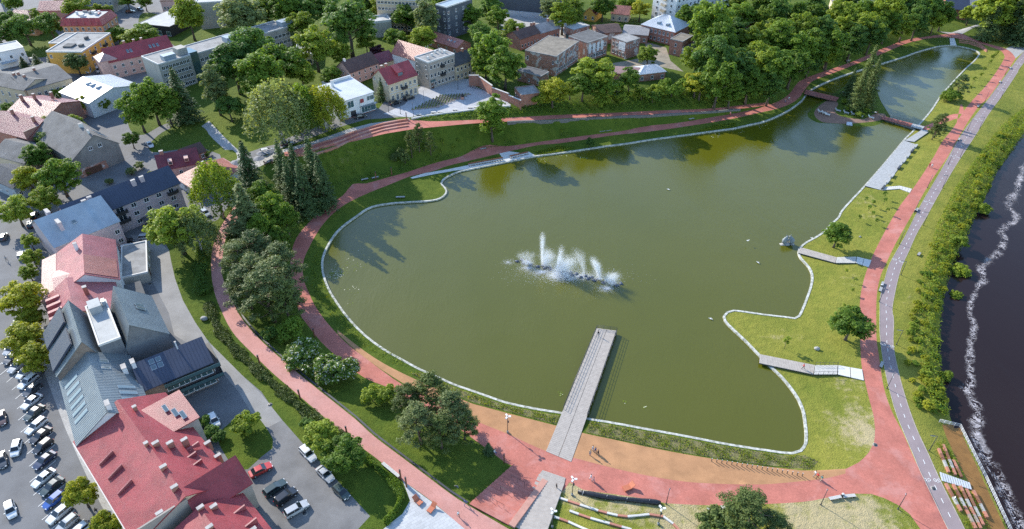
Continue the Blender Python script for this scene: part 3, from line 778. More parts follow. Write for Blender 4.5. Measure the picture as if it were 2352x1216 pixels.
# --- long red-roofed corner house at the foot of the street
b = Bld('red_roof_house', 'long red metal roofed street house with many red chimneys and fin gables', (-85.4, 85.9), R(-45), 5.0, 'house')
b.block(0, 30.4, 0, 17.4, 7, 'gx', 4.1, 'plaster_cream', 'red_metal', .45, .54)
b.wins('b', 9, 2, z=1.0, st=3.1); b.wins('r', 3, 1, z=4)
b.block(4.6, 12.6, 9.6, 19.3, 9.8, 'sx', -1.2, 'concrete_wall', 'red_metal', .3)
b.skyl(9, 16.5, 9.3, 2.0, .9, -.15, 0).skyl(10.5, 17.4, 9.1, 2.0, .9, -.15, 0).skyl(7, 15.5, 9.7, 1.8, .8, -.15, 0)
b.block(26.6, 33.2, 9.6, 19.5, 7.4, 'gy', 3.4, 'plaster_grey', 'red_metal', .3, .3); b.wins('b', 2, 2, z=1, st=3.2)
for x, y, t in ((14.9, 9.1, 12), (15.9, 10.4, 11.8), (17.2, 12.4, 11.2), (17.8, 14.7, 10.6), (22.4, 9.2, 12), (28.0, 8.8, 12), (29.9, 4.9, 10.4), (.9, 6.8, 11.2), (3.9, 11.1, 11.6), (18.8, 18.0, 7.6), (23.1, 18.0, 7.6)):
    b.chim(x, y, t-.3, .6, 1.15 if x > 15 else .7)
for x, y in ((9.8, 2.6), (14.2, 2.6), (18.8, 2.6)):      # fin gables on the street slope
    MB().add([(x, y-1.4, 7.6), (x, y+1.6, 8.2), (x, y+1.6, 9.5), (x+.3, y-1.4, 7.6), (x+.3, y+1.6, 8.2), (x+.3, y+1.6, 9.5), (x, y-1.4, 8.0), (x+.3, y-1.4, 8.0)], [(0,1,2,6), (3,7,5,4), (6,2,5,7), (0,6,7,3), (1,4,5,2)]).build('roof_fin', MATS['faded_red'], b.root)
for x, y in ((20.9, 14.0), (23.3, 14.0), (19.0, 15.4)):
    MB().add([(x, y-1.0, 8.9), (x, y+1.2, 7.8), (x, y+1.2, 9.2), (x+.3, y-1.0, 8.9), (x+.3, y+1.2, 7.8), (x+.3, y+1.2, 9.2)], [(0,1,2), (3,5,4), (0,2,5,3), (1,4,5,2)]).build('roof_fin', MATS['faded_red'], b.root)
b.box('gutter', -.3, -.62, 6.42, 30.6, -.46, 6.6, 'trim_pale').box('firewall', 30.42, -.2, 0, 30.75, 9.4, 10.2, 'plaster_grey')
b = Bld('red_roof_annex', 'lower red metal roofed annex behind the grey firewall by the parking bays', tuple(Vector((-85.4, 85.9))+Vector((33.4*.7071, -33.4*.7071))), R(-45), 5.0, 'house')
b.block(0, 13, 0, 17.3, 6.2, 'gx', 3.2, 'plaster_cream', 'red_metal', .4, .6); b.wins('b', 4, 1, z=1.2); b.wins('b', 4, 1, z=3.9)
for x, y, t in ((.2, 10.4, 9.8), (1.2, 12.2, 9.3), (9.5, 15, 8.3), (5.0, 9.8, 9.9)): b.chim(x, y, t, .6, 1.15)
for x, y in ((3.6, 15.2), (7.4, 15.4)):
    MB().add([(x, y-1.0, 7.6), (x, y+1.2, 6.4), (x, y+1.2, 7.9), (x+.3, y-1.0, 7.6), (x+.3, y+1.2, 6.4), (x+.3, y+1.2, 7.9)], [(0,1,2), (3,5,4), (0,2,5,3), (1,4,5,2)]).build('roof_fin', MATS['faded_red'], b.root)
# --- grey standing-seam complex
b = Bld('grey_seam_house', 'modern grey standing seam complex with skylight rows and a navy brick wing', (-96.6, 101.6), R(-54), 5.0, 'building')
b.block(.1, 20.4, 0, 13.5, 7.2, 'gx', 4.8, 'plaster_white', 'grey_metal', .35, .5, seam=.55)
for i in range(6): b.skyl(3.6+i*2.3, 2.1, 8.75, .95, 3.0, 0, .71)
for i in range(3): b.skyl(12.2+i*2.0, 11.2, 8.95, .9, 2.8, 0, -.71)
for x in (3.2, 5.6): b.skyl(x, 9.0, 10.5, .9, 1.6, 0, -.71)
b.chim(19.2, 7.4, 13.0, 1.6, .8, 'plaster_white').chim(6.6, 12.0, 9.9, 1.6, .9, 'plaster_white')
b.wins('b', 5, 2, z=1.0, m=9)
b.block(-16.2, -.05, 0, 9.2, 9.0, 'gx', 6.2, 'brown_brick', 'grey_metal', .3, .74, seam=.55)
b.block(-16.0, -.15, 9.25, 13.6, 12.3, 'flat', wall='grey_brick', rmat='flat_pale', par=.25)
b.box('plant_room', -15.2, 9.9, 12.3, -11.8, 12.4, 14.2, 'flat_pale').box('fan_unit', -15.3, 12.6, 12.3, -13.9, 13.4, 13.5, 'white_metal')
b.block(-16.2, -.05, 13.65, 22.5, 9.0, 'gx', 6.0, 'grey_brick', 'grey_metal', .3, .28, seam=.55)
b.skyl(-9.6, 19.6, 12.1, .9, 1.6, 0, -.94).skyl(-8.2, 19.6, 12.1, .9, 1.6, 0, -.94)
for x0 in (-16.1, -7.6):     # steep navy dormers towards the street
    MB().add([(x0, -.5, 8.6), (x0+6.2, -.5, 8.6), (x0+6.2, 4.9, 14.2), (x0, 4.9, 14.2), (x0, -.5, 9.3), (x0+6.2, -.5, 9.3), (x0+6.2, 4.7, 14.6), (x0, 4.7, 14.6)], [(0,3,2,1),(4,5,6,7),(0,1,5,4),(1,2,6,5),(2,3,7,6),(3,0,4,7)]).build('dormer', MATS['navy_metal'], b.root)
b.block(4.8, 12.4, 13.7, 28.0, 6.6, 'gy', 2.6, 'brown_brick', 'navy_metal', .35, .16, seam=.7)
for y in (17.2, 18.6):
    for x in (7.2, 8.6): b.skyl(x, y, 9.2-(x-6.0)*.41, 1.1, 1.1, -.41, 0)
b.skyl(7.4, 24.4, 8.5, 1.2, .9, -.41, 0).skyl(7.4, 22.2, 8.5, 1.2, .9, -.41, 0).chim(6.4, 13.9, 10.2, 1.6, .8, 'plaster_white').chim(6.6, 22.9, 11.0, .3, .3, 'white_metal')
b.wins('r', 4, 2, w=2.6, h=2.0, z=.5, st=3.0, u0=5.5, u1=12.6, kind='shop'); b.wins('b', 2, 2, w=2.4, h=2.0, z=.5, st=3.0, kind='shop')
for z in (2.6, 5.6):
    b.box('balcony', 12.45, 17.6, z, 13.8, 29.4, z+.2, 'black_cladding').box('balcony', 4.8, 28.05, z, 12.4, 29.4, z+.2, 'black_cladding')
    b.box('balustrade', 13.74, 17.6, z+.2, 13.8, 29.4, z+1.1, 'teal_glass').box('balustrade', 4.8, 29.34, z+.2, 13.7, 29.4, z+1.1, 'teal_glass')
# --- faded red row with a pink facade
b = Bld('faded_red_house', 'old house with patched faded red roof and striped orange sheets', (-125.0, 146.2), R(-62), 5.0, 'house')
b.block(0, 19.6, 3.2, 17.4, 7.2, 'gx', 4.0, 'plaster_white', 'faded_red', .3, .54); b.wins('b', 4, 2, z=1)
b.chim(5.9, 9.3, 12.4, .8, .8, 'plaster_white')
MB().add([(10.4, 11.0, 11.16), (19.2, 11.0, 11.16), (19.2, 17.4, 7.28), (10.4, 17.4, 7.28), (10.4, 11.0, 11.24), (19.2, 11.0, 11.24), (19.2, 17.4, 7.36), (10.4, 17.4, 7.36)], [(0,1,2,3),(4,7,6,5),(0,4,5,1),(1,5,6,2),(2,6,7,3),(3,7,4,0)]).build('striped_sheets', MATS['salmon_tile'], b.root)
b.block(0, 19.5, -.2, 3.15, 6.4, 'sy', .9, 'plaster_pink', 'pink_roof', .15); b.wins('f', 6, 2, z=1, w=1.0)
b.block(9.5, 19.6, 3.3, 8.0, 7.8, 'gy', 1.4, 'plaster_pink', 'faded_red', .2)
b = Bld('fin_gable_house', 'faded red house with a row of pale street dormers next to the grey complex', (-114.6, 128.9), R(-56), 5.0, 'house')
b.block(-1.6, 13.2, 0, 15.0, 6.6, 'gx', 3.6, 'plaster_cream', 'faded_red', .35, .38)
b.wins('b', 4, 1, z=3.4)
for i in range(4):
    x = 2.2+i*2.7
    d = MB().add([(x, .1, 6.9), (x+.9, .1, 6.9), (x+.9, 3.2, 8.4), (x, 3.2, 8.4), (x, .1, 8.5), (x+.9, .1, 8.5), (x+.9, 3.2, 8.9), (x, 3.2, 8.9)], [(0,3,2,1),(4,5,6,7),(0,1,5,4),(1,2,6,5),(2,3,7,6),(3,0,4,7)]).build('dormer', MATS['faded_red'], b.root)
    MB().box(x+.15, .02, 7.2, x+.75, .08, 8.3).build('pane', MATS['window_glass'], d)
b.chim(6.2, 9.0, 11.2, .9, .9, 'salmon_tile')
b.block(-1.4, 11, 15.05, 20.5, 3.2, 'sy', -.3, 'concrete_wall', 'felt_dark', .1)
b = Bld('yard_shed', 'flat roofed concrete shed in the yard behind the faded red row', tuple(PZ(278, 640, 8.2).xy), R(-66), 5.0, 'shed')
b.block(-16, 0, 0, 6.5, 3.2, 'flat', wall='concrete_wall', rmat='felt_roof', par=.3); b.door('b', 3); b.wins('b', 3, 1, w=1.0, h=.9, z=1.4, u0=6, u1=14)
# --- blue-roofed L house
b = Bld('blue_roof_house', 'three storey mauve corner house with blue metal roof and dark balconies', (-118.8, 164.6), R(48), 5.0, 'house')
b.block(-6.5, 24.4, 0, 10.2, 9.0, 'gx', 3.8, 'plaster_mauve', 'navy_metal', .45, .5, seam=.8)
b.wins('f', 6, 3, w=1.5, h=1.4, z=1.1, st=2.8, u0=9, u1=28, skip=((0, 0), (1, 0), (1, 2), (1, 1)))
for z in (3.6, 6.4): b.balcony('f', 12.6, z, 3.4)
b.balcony('f', 28.2, 6.4, 3.2).wins('f', 1, 2, w=2.2, h=1.9, z=3.9, st=2.8, u0=12.6, u1=12.6)
b.box('canopy', 10.5, -2.6, 2.3, 15.5, -.02, 2.5, 'felt_dark')
for x, y in ((13.2, 3.4), (15.8, 3.6), (.6, 3.2), (-1.2, 2.4)): b.chim(x, y, 13.2, 1.2, .7, 'plaster_mauve', 3.4)
b = Bld('hip_wing_house', 'mauve street house with pale blue grey seamed gable roof beside navy roof', (-133.5, 161.0), R(-42), 5.2, 'house')
b.block(-1.5, 15.5, -1.5, 15.5, 8.2, 'gy', 4.6, 'plaster_mauve', 'zinc_metal', .35, .47)
b.wins('r', 3, 2, w=1.3, h=1.4, z=1.4, st=3.0); b.skyl(11.2, 6, 10.6, 1.0, 1.1, -.5, 0)
b.chim(3.2, 2.5, 12.4, 2.6, .9, 'plaster_mauve', 4).chim(11.0, 2.5, 12.4, 2.6, .9, 'plaster_mauve', 4)
# --- big grey gable house beyond
A = PZ(185, 411, 5.4); Bq = PZ(288, 371, 5.4)
ang = math.atan2(Bq.y-A.y, Bq.x-A.x); L = math.hypot(Bq.x-A.x, Bq.y-A.y); LOG.append(('greygable', L))
b = Bld('grey_gable_house', 'tall grey rendered gable house with slate roof and blank end wall', A.xy, ang, 5.4, 'house')
b.block(0, L, 0, 30, 7.2, 'gy', 5.6, 'render_dark', 'slate_roof', .3, .58, seam=0)
b.wins('f', 2, 1, w=1.3, h=1.3, z=8.0, u0=L*.42, u1=L*.62); b.wins('r', 8, 2, w=1.1, h=1.5, z=1.4, st=3.0)
b.box('brick_patch', .6, -.05, -.4, L*.62, .02, 3.0, 'old_brick').box('garage_door', 2.2, -.1, -.3, L*.5, -.02, 2.4, 'door_brown')
for y in (3, 5, 7.5): b.skyl(L*.82, y, 10.2, 2.2, .7, -.9, 0)
b.chim(L*.6, 9, 13.9, 1.2, .7, 'trim_pale').chim(L*.56, 2.6, 13.6, .5, 1.0, 'trim_pale')
def simple(name, label, a, b_, c, h, roof, rh, wall, rmat, cat='house', wins=(), Dm=None, Lm=None, seam=0, o=.35, r=.5, par=.35, group=None, chims=(), z0=None, trim=True):
    b, L, D = bp(name, label, a, b_, c, h, cat, group, z0=z0)
    if Dm: D = Dm
    if Lm: L = Lm
    LOG.append((name, round(L, 1), round(D, 1)))
    b.L, b.D = L, D
    b.block(0, L, 0, D, h, roof, rh, wall, rmat, o, r, seam=seam, par=par, trim=trim)
    for w in wins: b.wins(*w[:3], **(w[3] if len(w) > 3 else {}))
    for (u, v, t) in chims: b.chim(L*u, D*v, t, .9, .8)
    return b
b = simple('maroon_cottage', 'low pink walled house with dark maroon roof and white dormers', z6(1085, 300), z6(1275, 262), z6(1040, 200), 4.2, 'gx', 3.4, 'plaster_pink', 'maroon_metal', wins=(('f', 3, 1, {'z': 1.2}),), Dm=9, Lm=12.5)
for x in (3.2, 8.2):
    d = MB().box(x, .4, 5.0, x+1.3, 3, 6.3).build('dormer', MATS['plaster_pink'], b.root); MB().box(x+.2, .33, 5.2, x+1.1, .42, 6.1).build('pane', MATS['window_glass'], d)
b.chim(2, 4.6, 8.6, 1.2, .8)
b = simple('tile_hip_house', 'house with salmon red hipped tile roof beside the birch', z6(1195, 345), z6(1320, 425), z6(1420, 225), 3.6, 'hx', 3.4, 'plaster_white', 'salmon_tile', wins=(('f', 3, 1),), Dm=17); b.chim(b.L*.5, b.D*.45, 8)
b = simple('brick_courtyard_house', 'low brown brick walled house with rusty red roof behind the maroon cottage', z6(1275, 210), z6(1400, 165), z6(1260, 130), 3.2, 'gx', 2.0, 'red_brick', 'brown_roof', Dm=7, wins=(('f', 3, 1, {'z': .8}),))
# --- upper left town
b = simple('mansard_house', 'orange walled three storey house with red mansard band and white cluttered flat roof', zA(555, 228), zA(918, 226), zA(985, 140), 10.2, 'flat', 0, 'plaster_orange', 'flat_pale', par=0, wins=(('f', 7, 3, {'z': 1, 'w': 1.2, 'h': 1.7, 'st': 3.2}), ('r', 4, 3, {'z': 1, 'w': 1.2, 'h': 1.7, 'st': 3.2})))
L, D = b.L, b.D
shell([[(-.5, -.5, 10.1), (L+.5, -.5, 10.1), (L-.9, .9, 13.2), (.9, .9, 13.2)], [(L+.5, -.5, 10.1), (L+.5, D+.5, 10.1), (L-.9, D-.9, 13.2), (L-.9, .9, 13.2)], [(L+.5, D+.5, 10.1), (-.5, D+.5, 10.1), (.9, D-.9, 13.2), (L-.9, D-.9, 13.2)], [(-.5, D+.5, 10.1), (-.5, -.5, 10.1), (.9, .9, 13.2), (.9, D-.9, 13.2)]], .3).build('mansard_band', MATS['red_metal'], b.root)
MB().box(1, 1, 10.3, L-1, D-1, 12.6).build('flat_roof', MATS['flat_pale'], b.root)
rr = random.Random(5)
for i in range(12):
    x, y = rr.uniform(2, L-3), rr.uniform(2, D-3); MB().box(x, y, 12.55, x+rr.uniform(.7, 2.0), y+rr.uniform(.6, 1.6), 12.6+rr.uniform(.4, 1.6)).build('roof_unit', MATS[rr.choice(['trim_pale', 'white_metal', 'faded_red', 'felt_roof'])], b.root)
for i in range(6): MB().box(L*(i+.5)/6-.12, -.62, 10.2, L*(i+.5)/6+.12, -.3, 13.6).build('roof_fin', MATS['faded_red'], b.root)
b = simple('yellow_house', 'yellow plastered house with pale flat roof and balconies', zA(415, 468), zA(735, 472), zA(842, 300), 9.6, 'flat', 0, 'plaster_yellow', 'felt_roof', wins=(('r', 6, 3, {'z': 1, 'w': 1.2, 'h': 1.5, 'st': 3.0}), ('f', 2, 1, {'z': 6.8})))
b.balcony('r', b.D*.3, 6.4).balcony('r', b.D*.7, 6.4).balcony('r', b.D*.5, 3.3); L, D = b.L, b.D
b.block(-5.5, -.05, D*.45, D, 9.4, 'flat', wall='plaster_yellow', rmat='felt_roof')
b.box('roof_hatch', L*.3, D*.2, 9.6, L*.55, D*.36, 10.3, 'felt_dark').box('vent', L*.7, D*.25, 9.6, L*.8, D*.33, 10.5, 'felt_dark').box('vent', L*.55, D*.62, 9.6, L*.62, D*.7, 10.8, 'felt_dark')
b = simple('pink_corner_house', 'pink plastered house with bright red roof and roof windows', zA(985, 560), zA(1560, 432), zA(1480, 330), 7.4, 'gx', 4.2, 'plaster_pink', 'red_metal', wins=(('f', 8, 2, {'z': .9, 'st': 3.2}),), Dm=12, chims=((.35, .6, 12.4), (.5, .6, 12.2), (.62, .6, 12.2)))
for u in (.33, .38, .68, .74, .8): b.skyl(b.L*u, 2.6, 9.3, .9, 1.3, 0, .7)
b.block(-3.5, 3.2, .3, 9, 8.2, 'hy', 2.0, 'plaster_pink', 'pink_roof', .3)
# grey office: front block and long wing
b = simple('concrete_office', 'long grey concrete office with flat roofs, ribbon windows and glass stair tower', zA(1425, 585), zA(1715, 500), zA(1250, 520), 12.4, 'flat', 0, 'concrete_wall', 'felt_roof', 'building', wins=(('f', 8, 4, {'w': 1.4, 'h': 1.5, 'z': 1, 'st': 2.9, 'm': 1.6}),))
L, D = b.L, b.D
q = PZ(*zB(220, 485), b.z0+11.6); q2 = PZ(*zB(1045, 245), b.z0+11.6); A = b.root.location; ca, sa = math.cos(b.root.rotation_euler.z), math.sin(b.root.rotation_euler.z)
u1 = (q2.x-A.x)*ca+(q2.y-A.y)*sa; v1 = (q.y-A.y)*ca-(q.x-A.x)*sa; v2 = (q2.y-A.y)*ca-(q2.x-A.x)*sa; LOG.append(('office wing', u1, v1, v2))
b.box('stair_tower', L+.05, 1.5, -1, L+4, D*.6, 12.8, 'teal_glass').box('lift_box', L-3.5, 2.5, 12.4, L+.5, 7, 15.2, 'concrete_wall').box('roof_cabin', 3.5, 1.2, 12.4, L*.62, 4.4, 14.4, 'zinc_metal')
b.block(L+4.05, u1, D*.15, D*.15+12, 11.6, 'flat', wall='concrete_wall', rmat='felt_roof'); b.wins('f', 22, 3, w=1.6, h=1.5, z=1.6, st=3.1)
for u, w in ((.33, 9), (.5, 5), (.94, 7)): x = L+4+(u1-L-4)*u; b.box('roof_cabin', x, D*.15+1, 11.6, x+w, D*.15+5.5, 13.8, 'zinc_metal')
b = simple('beige_street_house', 'beige curved street house with old grey sheet roof', zA(238, 812), zA(640, 700), zA(500, 545), 8.6, 'gx', 2.2, 'plaster_beige', 'slate_roof', wins=(('f', 7, 2, {'z': 1, 'h': 1.8, 'st': 3.6}), ('r', 3, 2, {'z': 1, 'h': 1.8, 'st': 3.6})), chims=((.15, .5, 11.8), (.5, .5, 11.8)))
b = simple('beige_corner_house', 'beige corner house with two chimneys and mossy grey roof at the crossing', zA(-160, 740), zA(212, 812), zA(0, 640), 8.6, 'gx', 2.2, 'plaster_beige', 'slate_roof', Dm=12, wins=(('f', 6, 2, {'z': 1, 'h': 1.8, 'st': 3.6}),), chims=((.5, .5, 11.6), (.75, .5, 11.6)))
b = simple('white_roof_house', 'white house with bright pale metal gable roof', zA(800, 930), zA(1255, 765), zA(1262, 672), 6.2, 'gy', 2.6, 'plaster_white', 'white_metal', Dm=20, seam=.7, wins=(('r', 4, 2, {'z': .8, 'st': 2.9}),))
for y in (5, 9, 12): b.box('dormer', b.L*.34, y, 7.6, b.L*.44, y+1.2, 8.8, 'zinc_metal')
b = simple('maroon_gable_house', 'house with dark maroon roof and stepped brick firewalls', zA(-120, 1150), zA(250, 1250), zA(170, 985), 6.5, 'gx', 3.5, 'red_brick', 'maroon_metal', Dm=14, chims=((.3, .5, 11.6), (.85, .45, 11.4)))
b.box('firewall', b.L-.2, -.4, 0, b.L+.25, b.D+.4, 9.2, 'red_brick')
b = simple('dark_red_roof_house', 'house with shaded plum red sheet roof behind the brick firewalls', zA(60, 1010), zA(410, 1065), zA(540, 832), 7.2, 'gx', 2.6, 'red_brick', 'maroon_metal', Dm=16, chims=((.35, .5, 11.8), (.6, .72, 11.6), (.1, .4, 11.4)))
b = simple('low_grey_roof_house', 'cream house with grey sheet roof beside the street trees', z6(-60, 190), z6(165, 250), z6(250, 110), 4.6, 'gx', 2.6, 'plaster_cream', 'slate_roof', Dm=13, wins=(('f', 3, 1), ))
b = simple('blue_wall_house', 'pale blue walled house with grey slate roof under the lime trees', z6(-90, 340), z6(90, 420), z6(130, 290), 4.6, 'gx', 2.4, 'zinc_metal', 'dark_slate', Dm=9, wins=(('f', 4, 1), ('r', 2, 1)))
b = simple('white_hall', 'white rendered house with pale felt roof below the chestnut trees', zA(-60, 490), zA(212, 432), zA(110, 372), 7.0, 'flat', 0, 'plaster_white', 'flat_pale', Dm=12, wins=(('f', 3, 1, {'z': 3.6}), ('r', 1, 1, {'z': 3})))
b.box('canopy', b.L*.1, -2.5, 2.6, b.L*.6, -.02, 2.9, 'zinc_metal')
b = simple('black_pavilion', 'black modern pavilion with pale grey roof on a lawn', zA(1240, 215), zA(1525, 245), zA(1575, 100), 5.0, 'flat', 0, 'black_cladding', 'flat_pale', par=.15, trim='frame_dark', wins=(('f', 4, 1, {'w': 2.4, 'h': 2.2, 'z': .5, 'kind': 'shop'}),))
b = simple('plum_roof_house', 'house with plum red hipped roof among dark trees', zA(-40, 190), zA(290, 215), zA(240, 90), 6, 'hx', 4, 'plaster_orange', 'maroon_metal', Dm=14, wins=(('f', 5, 1),))
b = simple('pale_red_roof_house', 'house with pale red twin gable roof behind the mansard house', zA(340, 95), zA(575, 90), zA(560, 40), 6, 'gx', 3.2, 'plaster_pink', 'faded_red', Dm=11, wins=(('f', 4, 1),))
b = simple('grey_block', 'plain pale grey theatre block with blank walls', zB(190, 30), zB(445, 15), zB(440, -90), 13, 'flat', 0, 'concrete_wall', 'flat_pale', 'building', Dm=26)
b = simple('pink_villa', 'pink villa with dark windows beside the pale forecourt', zA(1440, 5), zA(1610, 0), zA(1600, -60), 9, 'hx', 3, 'plaster_pink', 'brown_roof', Dm=14, wins=(('f', 5, 2, {'z': 1, 'st': 3.2}),))
b = simple('grey_slab_house', 'grey flat roofed slab in the far corner of town', zA(600, -25), zA(1000, -25), zA(990, -120), 8, 'flat', 0, 'concrete_wall', 'felt_roof', Dm=15, wins=(('f', 9, 2, {'z': 1}),))
b = simple('far_plain_house', 'plain blue grey house at the far edge of the dark trees', zA(0, 20), zA(70, 10), zA(60, -50), 6, 'gx', 3, 'zinc_metal', 'dark_slate', Dm=10, wins=(('f', 3, 1),))
# --- houses by the square
b = simple('white_bank', 'white two storey office with pale metal shed roof and red square sign', zC(218, 925), zC(535, 828), zC(345, 715), 7.4, 'sy', .9, 'plaster_white', 'white_metal', 'building', seam=.8, wins=(('f', 1, 1, {'w': 2.6, 'h': 2.6, 'z': 3.9, 'u0': 5.0, 'u1': 5.0, 'kind': 'shop'}), ('f', 1, 1, {'w': 3.2, 'h': 1.8, 'z': 4.6, 'u0': 13.5, 'u1': 13.5, 'kind': 'shop'}), ('f', 1, 1, {'w': 6.2, 'h': 2.5, 'z': .5, 'u0': 12.2, 'u1': 12.2, 'kind': 'shop'}), ('l', 2, 2, {'z': 1, 'w': 2.0, 'h': 2.0, 'kind': 'shop'}), ('r', 3, 2, {'z': 1, 'st': 3.2})))
b.door('f', 5.6, 2.0, 2.5, 'frame_dark').box('canopy', 9.0, -1.3, 3.1, 15.6, -.02, 3.3, 'sky_glass').box('sign', 9.0, -.12, 4.5, 10.5, -.02, 6.0, 'red_metal').box('plinth', -.1, -.4, -1, b.L+.1, -.02, .35, 'red_brick')
b.chim(b.L*.35, b.D*.8, 10.4, .9, .9, 'plaster_white').box('parapet', b.L*.45, b.D-.3, 7.5, b.L, b.D+.1, 9.2, 'plaster_white')
b = simple('orange_dark_roof_house', 'orange plastered house with dark brown gable roof', zC(330, 652), zC(585, 560), zC(200, 600), 5.6, 'gx', 3.4, 'plaster_pink', 'brown_roof', Dm=9, wins=(('f', 5, 2, {'z': .8, 'h': 1.2, 'w': .8, 'st': 2.5}), ('l', 3, 1, {'z': 3.6, 'w': .8, 'h': 1.1}))); b.chim(1.2, 4.4, 9.6, .8, .8, 'plaster_white').door('f', b.L*.75)
b = simple('cream_maroon_house', 'cream house with maroon roof and dormer opposite the square', zC(675, 755), zC(932, 668), zC(500, 690), 8.0, 'gx', 4.2, 'plaster_cream', 'red_metal', Dm=10.5, wins=(('f', 6, 1, {'z': 4.6, 'w': 1.1, 'h': 1.6}), ('f', 6, 1, {'z': .5, 'w': 1.2, 'h': 2.3}), ('l', 3, 1, {'z': 7.0, 'w': .9, 'h': 1.3})), chims=((.12, .55, 13), (.3, .6, 13)))
d = MB().add([(b.L*.38, 1.2, 8.6), (b.L*.6, 1.2, 8.6), (b.L*.6, 5.2, 8.6), (b.L*.38, 5.2, 8.6), (b.L*.38, 1.2, 10.4), (b.L*.6, 1.2, 10.4), (b.L*.6, 5.2, 12.2), (b.L*.38, 5.2, 12.2)], [(0,3,2,1),(4,5,6,7),(0,1,5,4),(1,2,6,5),(2,3,7,6),(3,0,4,7)]).build('dormer', MATS['red_metal'], b.root); MB().box(b.L*.41, 1.1, 9.0, b.L*.57, 1.22, 10.2).build('pane', MATS['sky_glass'], d)
b.balcony('f', b.L*.5, 4.2, 2.4).box('cornice', -.1, -.16, 3.6, b.L+.1, -.02, 3.85, 'trim_pale')
b = simple('grey_flat_house', 'grey three storey house with flat roof, antennas and a green sign', zC(1030, 568), zC(1270, 490), zC(885, 525), 11.0, 'flat', 0, 'plaster_grey', 'felt_roof', wins=(('f', 7, 3, {'z': 1, 'w': 1.0, 'h': 1.5, 'st': 3.5}), ('l', 2, 2, {'z': 4.4, 'w': 1.0, 'h': 1.6, 'st': 3.5})))
b.balcony('f', b.L*.5, 4.2, 2.2).balcony('f', b.L*.5, 7.7, 1.6).door('f', 1.6).box('sign', .6, -.5, 2.9, 2.8, -.05, 3.6, 'teal_glass')
for u in (.2, .28): MB().tube([(b.L*u, b.D*.5, 11), (b.L*u, b.D*.5, 16)], .06, 5).build('antenna', MATS['trim_pale'], b.root)
for u, v in ((.15, .3), (.4, .5), (.75, .6), (.82, .4), (.62, .7)): b.box('vent', b.L*u, b.D*v, 11, b.L*u+.8, b.D*v+.8, 12.1, 'trim_pale')
b = simple('blue_roof_cottage', 'cream two storey house with dark blue sheet roof next to grey house', zC(1275, 592), zC(1458, 530), zC(1280, 480), 6.6, 'gx', 3.0, 'plaster_beige', 'dark_slate', Dm=8.5, wins=(('f', 5, 2, {'z': .7, 'w': 1.0, 'h': 1.5, 'st': 3.1}),), chims=((.7, .5, 10.6),))
b = simple('white_gable_hall', 'white hall with salmon red gable roof behind the cream house', zC(708, 474), zC(842, 516), zC(905, 450), 7.0, 'gx', 4.2, 'plaster_white', 'salmon_tile', Dm=9, Lm=20, wins=(('r', 2, 1, {'z': 3.4}),))
b = simple('plum_shed_house', 'house with deep plum roof under the copper tree', zC(560, 585), zC(735, 530), zC(660, 440), 4.0, 'gx', 2.6, 'plaster_cream', 'maroon_metal', Dm=9)
b = simple('salmon_row', 'low row of brick sheds with salmon roof and roof windows', zC(1035, 350), zC(1290, 432), zC(1060, 285), 3.4, 'gx', 2.2, 'red_brick', 'salmon_tile', Dm=9, wins=(('f', 4, 1, {'z': .8}),))
for u in (.58, .68, .8): b.skyl(b.L*u, 2.5, 4.6, 1.0, .9, 0, .5)
b = simple('dark_tall_house', 'tall dark grey block with pale roof edge above the trees', zC(1100, 45), zC(1195, 70), zC(1290, 10), 15, 'flat', 0, 'charcoal_wall', 'zinc_metal', 'building', Dm=18, wins=(('f', 2, 4, {'z': 2, 'st': 3.2}), ('r', 4, 4, {'z': 2, 'st': 3.2})))
b = simple('cream_apartments', 'cream apartment block with rows of small windows at the top', zC(560, -10), zC(960, 8), zC(950, -60), 15, 'flat', 0, 'plaster_cream', 'felt_roof', 'building', Dm=12, wins=(('f', 12, 5, {'w': 1.3, 'h': 1.3, 'z': 1.2, 'st': 2.9}),))
b = simple('round_wall_building', 'low pale concrete building with curved parapet behind the big oak', zC(520, 212), zC(700, 192), zC(690, 150), 7, 'flat', 0, 'concrete_wall', 'flat_pale', Dm=9, wins=(('f', 3, 1, {'z': 1, 'w': .7, 'h': .9}),), par=.8)
b = simple('kindergarten_block', 'low pale building with shop windows under the oaks', zB(1090, 500), zB(1240, 490), zB(1200, 400), 5.0, 'flat', 0, 'plaster_cream', 'felt_roof', Dm=14, wins=(('f', 3, 1, {'w': 2.0, 'h': 1.6}),))
b = simple('sand_hut', 'small cream flat hut beside the white office', zB(1330, 745), zB(1440, 800), zB(1490, 770), 3.2, 'flat', 0, 'plaster_white', 'felt_roof', 'shed', Dm=6)
# --- old brick works
def works(*a, **k): return simple(*a, cat='factory', group='old brick works', **k)
b = works('brick_works_hall', 'long brick works hall with mossy felt roof and saplings on top', zD(258, 455), zD(540, 512), zD(800, 384), 8.6, 'flat', 0, 'old_brick', 'felt_moss', wins=(('r', 12, 1, {'w': 1.2, 'h': 1.6, 'z': 1.2}), ('r', 7, 1, {'w': 1.2, 'h': 1.6, 'z': 5.2}), ('f', 2, 1, {'w': .8, 'h': 1.6, 'z': 5})), par=.12, trim='felt_roof')
b = works('brick_works_wing', 'brick works wing with peeling white panels and black felt roof', zD(822, 388), zD(1006, 328), zD(868, 260), 8.4, 'flat', 0, 'old_brick', 'felt_dark', wins=(('f', 7, 2, {'w': 1.3, 'h': 1.6, 'z': 1, 'st': 3.6}),), par=.12, trim='felt_roof')
for i in range(4): b.box('white_panel', 1+i*b.L*.2, -.06, 3.2, 1+i*b.L*.2+1.6, -.02, 7.2, 'plaster_white')
